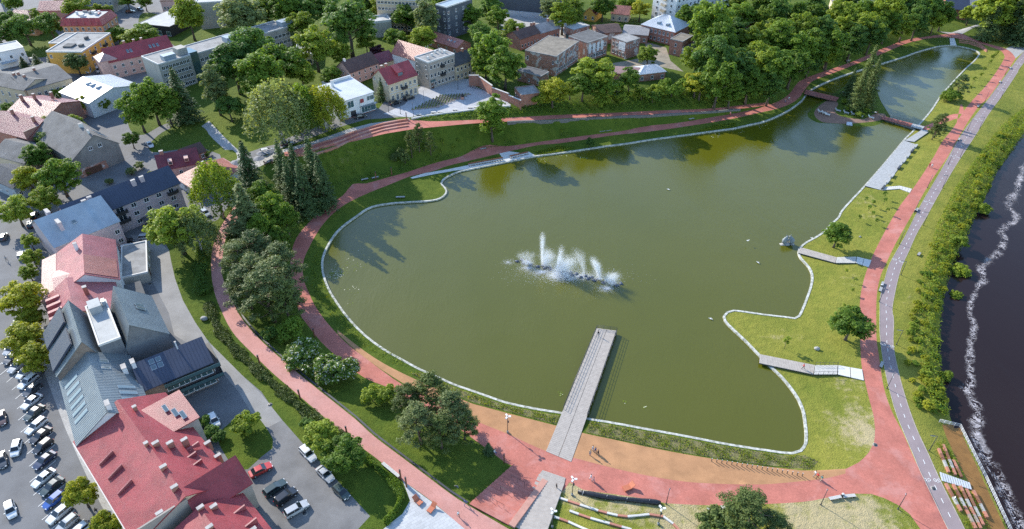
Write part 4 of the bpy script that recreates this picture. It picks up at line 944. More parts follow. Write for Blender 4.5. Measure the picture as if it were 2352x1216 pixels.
b = works('brick_works_end', 'brick works end block with broken white wall and narrow slit windows', zD(1175, 384), zD(1297, 346), zD(1040, 335), 7.6, 'flat', 0, 'old_brick', 'felt_roof', wins=(('f', 5, 1, {'w': .6, 'h': 1.6, 'z': 4.6}), ('l', 4, 2, {'w': 1.1, 'h': 1.6, 'z': 1, 'st': 3.4})), par=.12, trim='felt_roof')
b.box('white_panel', -.06, .6, 3.4, -.02, b.D*.5, 7.0, 'plaster_white')
b = works('brick_works_shed', 'low brick shed with black roof in front of the works hall', zD(190, 636), zD(402, 692), zD(470, 650), 4.4, 'flat', 0, 'old_brick', 'felt_dark', par=.2, trim='felt_roof', wins=(('f', 3, 1, {'w': .9, 'h': 1.1}),))
b = works('brick_annex', 'brick annex with rough grey roof at the corner of the square', zD(222, 864), zD(397, 842), zD(372, 766), 4.2, 'flat', 0, 'red_brick', 'felt_roof', par=.25, trim='red_brick', wins=(('l', 3, 1, {'w': .9, 'h': 1.2, 'z': 1.4}),))
b = works('brick_gatehouse', 'brick house with dark felt roof next to the factory trees', zD(215, 352), zD(395, 292), zD(230, 260), 5.4, 'gx', 2.4, 'red_brick', 'brown_roof', Dm=9, wins=(('f', 6, 1, {'z': 1, 'w': .9}),), chims=((.2, .5, 9), (.9, .5, 9)))
b = works('corrugated_hall', 'brick hall with weathered corrugated roof and chimneys', zD(395, 300), zD(572, 248), zD(360, 210), 5.2, 'gx', 2.4, 'red_brick', 'corrugated', Dm=10, wins=(('f', 6, 1, {'z': 1.2, 'w': .9}),), chims=((.05, .5, 8.8), (.75, .5, 8.8)))
b = works('graffiti_block', 'brick block with pale roof and blue graffiti wall', zD(700, 272), zD(843, 230), zD(600, 245), 5.6, 'flat', 0, 'old_brick', 'flat_pale', par=.1, trim='felt_roof')
b.box('graffiti', -.07, b.D*.25, .4, -.02, b.D*.8, 2.6, 'teal_glass')
b = works('rust_roof_hall', 'low hall with rusty brown roof between the brick blocks', zD(930, 300), zD(1130, 285), zD(1100, 225), 5.2, 'gx', 1.8, 'old_brick', 'brown_roof', Dm=12)
b = works('sagging_roof_sheds', 'grey sheds with sagging roof between the works and the white hip roof', zD(1140, 300), zD(1365, 318), zD(1300, 245), 4.0, 'gx', 1.6, 'old_brick', 'corrugated', Dm=13, wins=(('f', 4, 1, {'z': .8}),))
b = works('white_hip_house', 'brick office with bright white hipped roof and two dormers', zD(1310, 216), zD(1612, 287), zD(1690, 236), 6.8, 'hx', 4.2, 'red_brick', 'white_metal', Dm=15, wins=(('f', 8, 2, {'z': .9, 'h': 1.6, 'st': 3.1}),), seam=.8)
for u in (.4, .66): b.box('dormer', b.L*u, 1.6, 7.2, b.L*u+1.3, 3.8, 8.8, 'zinc_metal')
b = works('brick_boiler_house', 'brick boiler house with flat roof and grey side wall', zD(1568, 352), zD(1680, 378), zD(1805, 330), 7.0, 'flat', 0, 'red_brick', 'felt_moss', par=.15, trim='felt_roof', wins=(('f', 1, 2, {'w': .9, 'st': 3}), ('r', 2, 1, {'z': 3})))
b = works('boiler_lean_to', 'low lean-to with black roof beside the boiler house', zD(1672, 446), zD(1780, 470), zD(1890, 430), 4.2, 'flat', 0, 'concrete_wall', 'felt_dark', par=.1, trim='felt_roof', Dm=13)
b = works('blue_roof_shed', 'small brick house with pale blue metal roof in the yard', zD(1290, 668), zD(1527, 640), zD(1490, 580), 3.4, 'hx', 1.8, 'red_brick', 'white_metal', Dm=8, wins=(('f', 3, 1, {'z': .6, 'w': 1.2}),), seam=.8)
b = works('pink_roof_shed', 'brick lean-to with pale pink roof beside blue roofed shed', zD(1058, 655), zD(1285, 668), zD(1290, 612), 3.0, 'gx', 1.5, 'red_brick', 'pink_roof', Dm=7)
b = simple('industrial_hall', 'big grey ribbed industrial hall with pale lower band', zD(-20, 85), zD(560, 140), zD(560, 40), 2.4, 'flat', 0, 'white_metal', 'flat_pale', 'factory', Dm=1.2, par=0)
b.block(0, b.L, 1.25, 26, 11, 'flat', wall='charcoal_wall', rmat='felt_roof')
A = PZ(1546, 66, 9.0); Bq = PZ(1690, 22, 9.0)
b = Bld('white_apartments', 'white panel apartment block with balcony stack above the works', A.xy, math.atan2(Bq.y-A.y, Bq.x-A.x), 9.0, 'building')
b.block(0, 46, 0, 15, 17, 'flat', wall='plaster_white', rmat='felt_roof'); b.wins('f', 15, 6, w=1.3, h=1.4, z=1.2, st=2.75, m=2); b.wins('l', 2, 6, w=1.2, h=1.4, z=1.2, st=2.75, m=3)
for k in range(6): b.balcony('l', 7.5, 1.2+2.75*k, 3.0, 'plaster_cream')
b = simple('yellow_cottage', 'small pale yellow cottage with red tile roof', zD(1035, 118), zD(1195, 132), zD(1210, 60), 4.0, 'gx', 3.0, 'plaster_cream', 'salmon_tile', Dm=8, wins=(('f', 3, 1, {'z': .7, 'h': 1.7}),))
b = simple('timber_cottage', 'ochre timber cottage with dark red roof and chimney', zD(785, 115), zD(895, 130), zD(860, 80), 4.0, 'gy', 3.0, 'plaster_yellow', 'maroon_metal', Dm=10, wins=(('f', 2, 1),), chims=((.5, .5, 8.4),))
b = simple('pitched_villa', 'grey roofed villa seen over the wood', z5(985, 30), z5(1160, 42), z5(1110, 0), 5, 'hx', 3, 'plaster_cream', 'slate_roof', Dm=12)
b = simple('twin_pitched_villa', 'long grey roofed villa with skylights beyond the wood', z5(1165, 45), z5(1310, 30), z5(1300, -10), 5, 'hx', 3, 'plaster_cream', 'corrugated', Dm=13)
b = simple('navy_roof_hall', 'dark timber house with navy roof and brick base beyond the pond', z5(1795, 60), z5(1960, 72), z5(1960, 0), 4.6, 'gx', 4.0, 'red_brick', 'navy_metal', Dm=14, wins=(('f', 5, 1, {'kind': 'dark'}),))
b = simple('brown_porch_house', 'pale roofed porch building next to navy roofed house', z5(1965, 45), z5(2050, 40), z5(2040, 0), 3.6, 'gx', 2, 'brown_brick', 'corrugated', Dm=9)
for i, (q, lab) in enumerate(((( (350,215), (460,222), (440,150)), 'shed with dark red roof buried in the wood'), (((570,215), (640,205), (620,160)), 'maroon roofed cottage half hidden by the wood'))):
    b = simple('forest_shed', lab, z5(*q[0]), z5(*q[1]), z5(*q[2]), 3.2, 'gx', 2, 'plaster_grey', 'maroon_metal', 'shed', Dm=8)
# brick wall with pale stepped coping along the square
pts_ = [zC(1400, 690), zC(1490, 690), zC(1610, 775), zC(1760, 830), zC(1870, 900)]
w3 = [P(*q, up=4.2) for q in pts_]
t = thing('brick_yard_wall', 'tall red brick yard wall with pale stepped coping beside the square', 'wall', w3[0]-Vector((0, 0, 4.2)))
o0 = t.location.copy()
for i in range(len(w3)-1):
    a, c = w3[i]-o0, w3[i+1]-o0; d = Vector((c.x-a.x, c.y-a.y, 0)); L = d.length; hh = (4.6, 4.2, 3.4, 2.8)[i]
    ang = math.atan2(d.y, d.x); q = MB().box(0, -.2, -1, L, .2, hh).build('brick_panel', MATS['red_brick'], t, (a.x, a.y, 0)); q.rotation_euler = (0, 0, ang)
    q = MB().box(0, -.3, hh, L, .3, hh+.16).build('coping', MATS['trim_pale'], t, (a.x, a.y, 0)); q.rotation_euler = (0, 0, ang)
# ------------------------------------------------------------------ trees and shrubs
def leaf_mat(name, lo, hi, trans=.45, rough=.6):
    m, nt, out = nodes_of(name); p = pos(nt)
    a = noise(nt, .55, 3, .6, p); b = noise(nt, 7.0, 2, .5, p)
    rnd = N(nt, 'ShaderNodeObjectInfo').outputs['Random']
    t = mth(nt, 'ADD', mth(nt, 'MULTIPLY', a, .55), mth(nt, 'ADD', mth(nt, 'MULTIPLY', b, .45), mth(nt, 'MULTIPLY', mth(nt, 'SUBTRACT', rnd, .5), .25)))
    c = ramp(nt, t, [(.25, lo), (.75, hi)])
    b1 = N(nt, 'ShaderNodeBsdfPrincipled'); nt.links.new(c, b1.inputs['Base Color']); b1.inputs['Roughness'].default_value = rough; b1.inputs['Specular IOR Level'].default_value = .25
    t1 = N(nt, 'ShaderNodeBsdfTranslucent'); nt.links.new(mixc(nt, 1.0, c, (1.25, 1.15, .55), 'MULTIPLY'), t1.inputs['Color'])
    mx = N(nt, 'ShaderNodeMixShader'); mx.inputs[0].default_value = trans
    nt.links.new(b1.outputs[0], mx.inputs[1]); nt.links.new(t1.outputs[0], mx.inputs[2]); nt.links.new(mx.outputs[0], out.inputs['Surface'])
    return m
leaf_mat('leaf_mid', (0.061, 0.129, 0.016), (0.229, 0.338, 0.037)); leaf_mat('leaf_dark', (0.046, 0.110, 0.025), (0.179, 0.293, 0.048)); leaf_mat('leaf_light', (0.114, 0.184, 0.020), (0.332, 0.406, 0.043))
leaf_mat('leaf_lime', (0.159, 0.210, 0.014), (0.466, 0.460, 0.039)); leaf_mat('leaf_silver', (0.093, 0.145, 0.049), (0.294, 0.340, 0.123)); leaf_mat('leaf_copper', (0.032, 0.013, 0.019), (0.113, 0.036, 0.049))
leaf_mat('leaf_spruce', (0.040, 0.081, 0.027), (0.147, 0.204, 0.063), .2); leaf_mat('leaf_pine', (0.065, 0.101, 0.034), (0.224, 0.259, 0.085), .2); leaf_mat('leaf_olive', (0.057, 0.088, 0.023), (0.177, 0.226, 0.055), .25)
leaf_mat('blossom', (.50, .48, .33), (.70, .68, .52), .2)
M('bark', (.10, .078, .058), .95, .3, 2, 12, bstr=.8); M('bark_pine', (.13, .09, .065), .95, .3, 2, 12, bstr=.8); M('bark_birch', (.42, .40, .37), .9, .35, 3, 12)
def leaf_mesh(name, Pn, Nn, size, mats, mi=None, rng=None, asp=.62):
    n = len(Pn)
    up = rng.normal(size=(n, 3)); t = np.cross(Nn, up); t /= np.linalg.norm(t, axis=1)[:, None]+1e-9
    b = np.cross(Nn, t); s = (size*rng.uniform(.7, 1.3, n))[:, None]
    q = np.stack([Pn-t*s, Pn-b*s*asp+Nn*s*.12, Pn+t*s, Pn+b*s*asp+Nn*s*.12], axis=1).reshape(-1, 3)
    me = bpy.data.meshes.new(name)
    me.vertices.add(4*n); me.vertices.foreach_set('co', q.ravel().astype(np.float32))
    me.loops.add(4*n); me.loops.foreach_set('vertex_index', np.arange(4*n, dtype=np.int32))
    me.polygons.add(n); me.polygons.foreach_set('loop_start', np.arange(0, 4*n, 4, dtype=np.int32)); me.polygons.foreach_set('loop_total', np.full(n, 4, np.int32))
    for m in mats: me.materials.append(MATS[m])
    if mi is not None: me.polygons.foreach_set('material_index', mi.astype(np.int32))
    me.update(calc_edges=True)
    return me
def unit(rng, n):
    v = rng.normal(size=(n, 3)); return v/np.linalg.norm(v, axis=1)[:, None]
def crown_lobes(rng, nl, per, c, r, lr, flat=.8, low=-.75):
    """leaf points on many overlapping lobes spread through an ellipsoid"""
    Ps, Ns = [], []
    k = 0
    while k < nl:
        d = unit(rng, 1)[0]
        if d[2] < low: continue
        rad = rng.uniform(.12, .95)**.55
        ctr = np.array(c)+d*np.array(r)*rad
        l = lr*rng.uniform(.5, 1.3)*(1.15-.4*rad)
        u = unit(rng, per); u[:, 2] = np.where(u[:, 2] < -.35, -u[:, 2], u[:, 2])
        rr = l*rng.uniform(.55, 1.05, per)[:, None]
        Ps.append(ctr+u*rr*np.array([1, 1, flat])); Ns.append(u*.75+unit(rng, per)*.6+np.array([0, 0, .35])); k += 1
    Pn = np.concatenate(Ps); Nn = np.concatenate(Ns); Nn /= np.linalg.norm(Nn, axis=1)[:, None]
    return Pn, Nn
def trunk_mb(h, r0, limbs, rng, spread, z0=.35, bend=.04):
    mb = MB(); k = 6
    pts_ = [(bend*h*math.sin(i*1.1)*(i/k), bend*h*math.cos(i*1.7)*(i/k), h*i/k-(.3 if i == 0 else 0)) for i in range(k+1)]
    mb.tube(pts_, [r0*(1.35 if i == 0 else 1)*(1-.8*i/k) for i in range(k+1)], 7)
    for j in range(limbs):
        z = h*(z0+(.9-z0)*j/limbs); a = j*2.4+rng.uniform(-.4, .4); L = spread*(1.0-.45*j/limbs)*rng.uniform(.8, 1.1)
        i = min(k-1, int(z/h*k)); b = Vector(pts_[i]).lerp(Vector(pts_[i+1]), z/h*k-i)
        mb.tube([b, b+Vector((math.cos(a)*L*.5, math.sin(a)*L*.5, L*.35)), b+Vector((math.cos(a)*L, math.sin(a)*L, L*.75))], [r0*.42, r0*.26, r0*.07], 5)
    return mb
PROTO = {}
def proto(kind, seed):
    """a tree of height 1 x crown radius as built; stored with its own height and crown radius"""
    rng = np.random.default_rng(seed)
    if kind == 'round':
        Hh, Rr = 12.0, 4.8; Pn, Nn = crown_lobes(rng, 84, 105, (0, 0, 6.7), (4.3*rng.uniform(.9, 1.1), 4.3*rng.uniform(.9, 1.1), 4.7), 1.4*rng.uniform(.85, 1.1))
        lm = leaf_mesh('crown', Pn, Nn, .27, ['leaf_mid'], rng=rng); tm = trunk_mb(9.5, .32, 9, rng, 4.0).mesh('trunk', MATS['bark'])
    elif kind == 'tall':
        Hh, Rr = 16.0, 4.0; Pn, Nn = crown_lobes(rng, 90, 95, (0, 0, 8.8), (3.2, 3.2, 6.8), 1.25)
        lm = leaf_mesh('crown', Pn, Nn, .27, ['leaf_mid'], rng=rng); tm = trunk_mb(13.5, .30, 10, rng, 2.8, .25).mesh('trunk', MATS['bark'])
    elif kind == 'willow':
        Hh, Rr = 14.0, 5.2; Ps, Ns = [], []
        for k in range(150):
            a = rng.uniform(0, 2*PI); rr = 4.9*math.sqrt(rng.uniform(.02, 1)); top = 13.6-6.0*(rr/4.9)**2+rng.uniform(-.8, .4); L = rng.uniform(3.0, 6.5)
            n = 52; t = rng.uniform(0, 1, n)
            x = math.cos(a)*rr*(1+.10*t)+rng.normal(0, .26, n); y = math.sin(a)*rr*(1+.10*t)+rng.normal(0, .26, n); z = np.maximum(top-L*t, .8)
            Ps.append(np.column_stack([x, y, z])); u = unit(rng, n)*.7; u[:, 0] += math.cos(a)*.6; u[:, 1] += math.sin(a)*.6; u[:, 2] += .25; Ns.append(u)
        Pn = np.concatenate(Ps); Nn = np.concatenate(Ns); Nn /= np.linalg.norm(Nn, axis=1)[:, None]
        lm = leaf_mesh('crown', Pn, Nn, .25, ['leaf_silver'], rng=rng, asp=.5); tm = trunk_mb(11.5, .34, 9, rng, 3.6, .3).mesh('trunk', MATS['bark_birch'])
    elif kind == 'spruce':
        Hh, Rr = 18.0, 3.6; Ps, Ns = [], []
        lev = 26
        for i in range(lev):
            f = i/(lev-1); z = 1.4+16.2*f; rad = 3.7*(1-f)**.85+.22; nb = int(7+9*(1-f))
            for j in range(nb):
                a = rng.uniform(0, 2*PI); L = rad*rng.uniform(.72, 1.12); n = int(8+26*L/3.7); t = rng.uniform(.12, 1, n)
                wd = .42*(1-t)*L*.5+.10
                s = rng.normal(0, 1, n)*wd
                x = math.cos(a)*L*t-math.sin(a)*s; y = math.sin(a)*L*t+math.cos(a)*s; zz_ = z-.42*L*t+.22*L*t*t+rng.normal(0, .09, n)
                Ps.append(np.column_stack([x, y, zz_])); u = unit(rng, n)*.55; u[:, 2] += .75; u[:, 0] += math.cos(a)*.4; u[:, 1] += math.sin(a)*.4; Ns.append(u)
        Pn = np.concatenate(Ps); Nn = np.concatenate(Ns); Nn /= np.linalg.norm(Nn, axis=1)[:, None]
        lm = leaf_mesh('crown', Pn, Nn, .27, ['leaf_spruce'], rng=rng, asp=.45); tm = MB().tube([(0, 0, -.3), (0, 0, 6), (0, 0, 12), (0, 0, 17.6)], [.34, .24, .14, .03], 7).mesh('trunk', MATS['bark'])
    elif kind == 'pine':
        Hh, Rr = 14.0, 4.4; tb = trunk_mb(12.6, .27, 15, rng, 3.7, .22, .05); Ps, Ns = [], []
        for k in range(62):
            z = rng.uniform(4.0, 13.4); f = (z-4)/9.4; a = rng.uniform(0, 2*PI); rr = 4.1*(1-.72*f**1.6)*rng.uniform(.35, 1)
            n = 118; u = unit(rng, n); l = rng.uniform(.7, 1.15); u2 = u*np.array([1, 1, .5])
            Ps.append(np.array([math.cos(a)*rr, math.sin(a)*rr, z])+u2*l*rng.uniform(.35, 1, n)[:, None]); Ns.append(u*.6+unit(rng, n)*.6+np.array([0, 0, .4]))
        Pn = np.concatenate(Ps); Nn = np.concatenate(Ns); Nn /= np.linalg.norm(Nn, axis=1)[:, None]
        lm = leaf_mesh('crown', Pn, Nn, .22, ['leaf_pine'], rng=rng, asp=.38); tm = tb.mesh('trunk', MATS['bark_pine'])
    elif kind == 'bush':
        Hh, Rr = 3.0, 2.2; Pn, Nn = crown_lobes(rng, 40, 85, (0, 0, 1.25), (1.75, 1.75, 1.35), .62, .85, -.3); Pn[:, 2] = np.maximum(Pn[:, 2], .05)
        lm = leaf_mesh('crown', Pn, Nn, .15, ['leaf_mid'], rng=rng); tm = trunk_mb(1.8, .09, 6, rng, 1.2, .1).mesh('stem', MATS['bark'])
    elif kind == 'flower':
        Hh, Rr = 4.2, 3.0; Pn, Nn = crown_lobes(rng, 46, 110, (0, 0, 1.8), (2.4, 2.4, 1.8), .8, .85, -.3); Pn[:, 2] = np.maximum(Pn[:, 2], .05)
        mi = ((rng.uniform(size=len(Pn)) < .2) & (Nn[:, 2] > -.1)).astype(int)
        lm = leaf_mesh('crown', Pn, Nn, .16, ['leaf_mid', 'blossom'], mi, rng); tm = trunk_mb(2.4, .10, 6, rng, 1.6, .1).mesh('stem', MATS['bark'])
    else:            # young tree
        Hh, Rr = 4.5, 1.0; Pn, Nn = crown_lobes(rng, 14, 55, (0, 0, 3.1), (.75, .75, 1.2), .42)
        lm = leaf_mesh('crown', Pn, Nn, .12, ['leaf_mid'], rng=rng); tm = trunk_mb(3.8, .05, 4, rng, .7, .4).mesh('trunk', MATS['bark'])
    hc = float(np.percentile(Pn[:, 2], 50))
    return (lm, tm, Hh, Rr, hc)
NV = {'round': 6, 'tall': 2, 'willow': 2, 'spruce': 2, 'pine': 3, 'bush': 3, 'flower': 2, 'young': 2}
for k, n in NV.items(): PROTO[k] = [proto(k, 11*i+len(k)) for i in range(n)]
trng = random.Random(21)
NAMES = {'round': 'broadleaf_tree', 'tall': 'tall_broadleaf_tree', 'willow': 'weeping_tree', 'spruce': 'spruce_tree', 'pine': 'pine_tree', 'bush': 'bush', 'flower': 'flowering_shrub', 'young': 'young_tree'}
def tree_at(kind, base, radius, hm, label, mat=None, group=None, rz=None):
    lm, tm, Hh, Rr, hc = trng.choice(PROTO[kind])
    t = thing(NAMES[kind], label, 'shrub' if kind in ('bush', 'flower') else 'tree', base, trng.uniform(0, 2*PI) if rz is None else rz, group)
    sx = 1.17*radius/Rr; t.scale = (sx, sx, hm/Hh)
    o = obj('crown', lm, t)
    if mat: o.material_slots[0].link = 'OBJECT'; o.material_slots[0].material = MATS[mat]
    obj('stem' if kind in ('bush', 'flower') else 'trunk', tm, t)
    return t
def tree(kind, cx, cy, wpx, label, mat=None, hr=None, group=None):
    """tree whose crown shows centred on pixel (cx, cy) and wpx wide; hr = height over crown width"""
    lm, tm, Hh, Rr, hc = PROTO[kind][0]
    if hr is None: hr = {'round': 1.2, 'tall': 1.9, 'willow': 1.3, 'spruce': 2.5, 'pine': 1.5, 'bush': .75, 'flower': .72, 'young': 2.2}[kind]
    hm = 8.0
    for _ in range(4):
        p = P(cx, cy, hm*hc/Hh); zc = (p-EYE).dot(FWD); wid = wpx*zc/FPX; hm = wid*hr
    p = P(cx, cy, hm*hc/Hh)
    return tree_at(kind, (p.x, p.y, H(p.x, p.y)-.05), wid/2, hm, label, mat, group)
def trees(kind, lst, label, mat=None, hr=None, group=None):
    ws = [q[2] for q in lst]
    for q in lst:
        lab = label
        if len(lst) < 12 and len(lst) > 1 and ws.count(q[2]) == 1 and q[2] in (max(ws), min(ws)) and len(label.split()) < 16: lab = ('widest ' if q[2] == max(ws) else 'smallest ')+label
        m = q[3] if len(q) > 3 else (trng.choice(mat) if isinstance(mat, (list, tuple)) else mat)
        tree(kind, q[0], q[1], q[2], lab, m, hr if len(q) < 5 else q[4], group or label)
# street and yards on the left
trees('round', [(49,687,92),(70,734,58),(53,778,80),(79,820,70)], 'lime tree standing in the pavement beside the diagonally parked cars', 'leaf_lime')
trees('round', [(183,1132,64),(240,1207,62)], 'yellow green street tree in front of the long red roofed house', 'leaf_lime', 1.5)
trees('round', [(32,478,70),(64,411,62),(101,456,62),(84,354,62),(111,322,50)], 'green lime tree in the clump lining the street by the blue roofed house', ['leaf_light', 'leaf_mid', 'leaf_lime'])
tree('round', 131, 398, 88, 'darkest and largest street tree in the clump beside the grey gable house', 'leaf_mid')
trees('round', [(67,553,38),(72,590,42),(64,624,40)], 'small street tree against the pink fronted faded red house', 'leaf_light')
trees('round', [(115,282,46),(166,283,46),(104,296,40)], 'street tree between the brick firewalls and the grey gable house', 'leaf_light')
tree('spruce', 143, 250, 34, 'blue green fir squeezed beside the beige curved house', 'leaf_spruce', 1.6)
trees('round', [(191,237,32),(212,199,34)], 'small yellow green tree at the corner of the white roofed house', 'leaf_lime', 1.4)
tree('round', 401, 519, 118, 'big bright rounded tree at the end of the back lane', 'leaf_light', 1.15)
tree('willow', 446, 527, 84, 'drooping grey green tree leaning against the bright rounded tree', 'leaf_silver', 1.5)
tree('willow', 490, 425, 98, 'tall drooping birch beside the salmon tiled house', 'leaf_light', 1.6)
tree('spruce', 574, 408, 66, 'ragged dark spruce in front of the cafe terrace', None, 2.1)
trees('round', [(605,450,66),(628,480,72),(600,520,60),(655,500,58),(640,545,52)], 'mid green tree filling the shaded slope between spruces and pines', 'leaf_mid', 1.5)
tree('spruce', 567, 506, 96, 'broad bushy fir between the two red paths', 'leaf_pine', 1.5)
trees('spruce', [(652,405,54),(686,425,60),(722,412,62),(742,440,56),(700,455,58),(668,440,50)], 'tall dark spruce in the row above the curved red path', None, 2.6)
trees('pine', [(545,590,90),(590,575,105),(640,605,105),(560,650,95),(610,665,120),(650,680,95),(590,625,105),(625,640,110)], 'dense grey green pine in the grove between the upper and lower red paths', ['leaf_pine', 'leaf_pine', 'leaf_olive'], 1.35)
tree('bush', 622, 762, 48, 'dark rounded shrub beside the white flowering shrubs', 'leaf_dark')
tree('bush', 668, 752, 78, 'fresh green shrub with few pale blossoms above the flowering shrubs', 'leaf_mid')
trees('flower', [(697,808,98),(760,838,96),(795,845,66)], 'shrub covered in creamy white blossom beside the lower red path')
trees('bush', [(853,905,62),(893,905,62)], 'fresh green shrub between the blossom and the pines', 'leaf_light')
trees('pine', [(935,915,80),(985,900,95),(1040,945,105),(960,965,95),(1065,970,70),(1010,985,80)], 'loose pine in the clump beside the wide steps', ['leaf_pine', 'leaf_olive'], 1.45)
tree('spruce', 1122, 1033, 24, 'tiny round topped conifer at the edge of the red promenade', 'leaf_spruce', 1.5)
tree('bush', 1640, 1190, 80, 'low olive shrub at the left foot of the big pine', 'leaf_olive')
tree('pine', 1716, 1168, 130, 'big spreading pine in the dry grass below the promenade', 'leaf_olive', .8); tree('pine', 1780, 1200, 80, 'smaller pine on the right of the big spreading pine', 'leaf_olive', .8)
tree('bush', 1665, 1215, 70, 'bright green shrub under the big spreading pine', 'leaf_light')
tree('round', 740, 1000, 78, 'paler of the two trees between the parking bays and the red path', 'leaf_light', 1.0)
tree('round', 790, 1037, 88, 'darker of the two trees between the parking bays and the red path', 'leaf_mid', 1.0)
tree('bush', 704, 974, 36, 'small dark shrub at the end of the clipped hedge', 'leaf_dark')
tree('bush', 566, 970, 68, 'round bright shrub on the lawn island by the parking lot', 'leaf_light', .8)
trees('bush', [(470,965,36),(482,990,40),(500,1000,36)], 'dark shrub against the end wall of the red roofed house', 'leaf_dark')
trees('round', [(300,318,36),(140,215,34),(236,238,30),(20,250,34),(262,190,26),(60,205,30),(150,95,30),(12,128,30)], 'yard tree wedged between the houses of the upper town', ['leaf_mid', 'leaf_light'])
trees('bush', [(300,392,26),(320,378,24),(345,400,22),(250,415,20),(455,345,26),(475,352,22),(200,395,18)], 'yard shrub behind the blue roofed house', ['leaf_silver', 'leaf_mid'])
trees('round', [(690,165,60),(760,170,44),(840,95,44),(905,85,46),(780,120,50)], 'garden tree behind the houses by the square', ['leaf_mid', 'leaf_light'])
# park and upper town
tree('willow', 632, 243, 130, 'big drooping birch in the middle of the small park', 'leaf_silver', 1.25); tree('willow', 690, 240, 90, 'darker drooping birch joined to the big birch in the park', 'leaf_mid', 1.35)
tree('willow', 740, 237, 92, 'yellow green tree between the park and the white office', 'leaf_lime', 1.2)
tree('tall', 487, 190, 62, 'tall slender tree in front of the concrete office', 'leaf_silver', 2.1); tree('round', 524, 243, 56, 'dark small tree at the foot of the great oaks', 'leaf_dark')
trees('round', [(535,145,105),(580,118,112),(640,140,98),(595,165,110)], 'great dark oak in the group before the concrete office', ['leaf_mid', 'leaf_dark'])
trees('round', [(312,245,72),(345,222,80),(378,236,66)], 'tree in the group shading the lawn beside the grey gable house', 'leaf_mid', 1.5)
tree('spruce', 418, 240, 68, 'lone broad spruce on the lawn by the concrete office', None, 1.9)
tree('round', 721, 102, 88, 'yellow green oak above the kindergarten block', 'leaf_light', 1.25); tree('round', 798, 48, 124, 'huge dark oak over the playground', 'leaf_dark', 1.15)
tree('round', 553, 33, 108, 'large silvery tree behind the concrete office', 'leaf_silver', 1.0)
trees('round', [(610,20,70),(655,15,80),(700,20,70),(740,15,60),(690,55,60)], 'tree in the belt behind the long office wing', ['leaf_mid', 'leaf_light', 'leaf_dark'])
tree('round', 431, 33, 68, 'light green tree beside the black pavilion', 'leaf_light', 1.5); tree('round', 471, 40, 30, 'small copper leaved tree next to the pale grey block', 'leaf_copper')
trees('round', [(268,78,50),(300,88,52),(330,75,58),(350,92,40)], 'low spreading tree behind the pink corner house', ['leaf_mid', 'leaf_light'], .9)
trees('round', [(15,45,46),(51,58,66),(112,55,56),(-5,80,50)], 'dark chestnut tree beside the yellow house', 'leaf_dark'); tree('tall', 84, 38, 30, 'light slim tree between the dark chestnuts', 'leaf_light')
trees('round', [(178,18,62),(222,20,28),(248,22,26),(252,45,30),(150,5,40),(30,5,40),(330,2,34),(290,0,34)], 'small tree along the far edge of the upper town', ['leaf_light', 'leaf_mid'])
tree('round', 173, 142, 46, 'olive tree against the yellow house front', 'leaf_olive'); trees('spruce', [(56,152,26),(87,150,30),(117,136,20)], 'dark fir in the yard behind the beige curved house', None, 1.3)
trees('round', [(873,15,50),(930,38,58),(1050,20,50),(1082,33,56),(1128,15,52),(1143,35,52),(1179,66,48),(1100,75,52),(840,10,50),(1010,5,40)], 'broadleaf tree in the belt between the apartment blocks', ['leaf_mid', 'leaf_light', 'leaf_dark'])
tree('spruce', 897, 35, 34, 'dark spruce left of the tall grey block', None, 2.4); tree('tall', 977, 32, 58, 'tall pale birch in front of the dark grey block', 'leaf_silver', 1.8)
trees('round', [(970,84,56),(939,94,28)], 'bright tree behind the white gabled hall', 'leaf_light')
trees('round', [(1128,112,92),(1160,145,88),(1115,140,60)], 'large dark tree between the cottages and the brick works', 'leaf_mid', 1.25)
tree('round', 1097, 152, 32, 'small tree at the end of the blue roofed cottage', 'leaf_light')
tree('tall', 1130, 258, 72, 'lone tall tree on the hillside below the square', 'leaf_mid', 1.75)
tree('spruce', 878, 213, 32, 'small dark fir beside the cream maroon roofed house', None, 1.7)
tree('round', 866, 118, 40, 'copper plum tree behind the dark brown roof', 'leaf_copper', .9)
trees('tall', [(1293,25,60),(1262,15,46),(1318,18,52)], 'tall birch before the industrial hall', ['leaf_silver', 'leaf_light'], 1.5)
trees('round', [(1385,12,54),(1471,20,42,'leaf_lime'),(1583,38,62),(1610,30,66),(1440,8,40)], 'tree beside the cottages and the white apartments', ['leaf_mid', 'leaf_light'])
tree('round', 1489, 125, 46, 'round light birch in the works yard', 'leaf_light', 1.2)
tree('round', 1270, 206, 66, 'yellow green tree at the corner of the brick annex', 'leaf_lime', 1.1)
trees('round', [(1362,163,88),(1339,194,64),(1395,196,60),(1310,205,40)], 'light broadleaf tree in the row below the brick works hall', ['leaf_light', 'leaf_mid'], 1.05)
tree('tall', 1446, 178, 50, 'dark slender tree in front of the blue roofed shed', 'leaf_mid', 1.4)
trees('bush', [(1475,212,44),(1510,205,40),(1545,205,46),(1570,195,50),(1500,220,40),(1430,218,50),(1380,225,50),(1240,225,40),(1530,190,36)], 'shrub in the belt along the top of the hillside', ['leaf_mid', 'leaf_light'])
tree('round', 1600, 188, 64, 'bright tree at the end of the shrub belt', 'leaf_lime', 1.0)
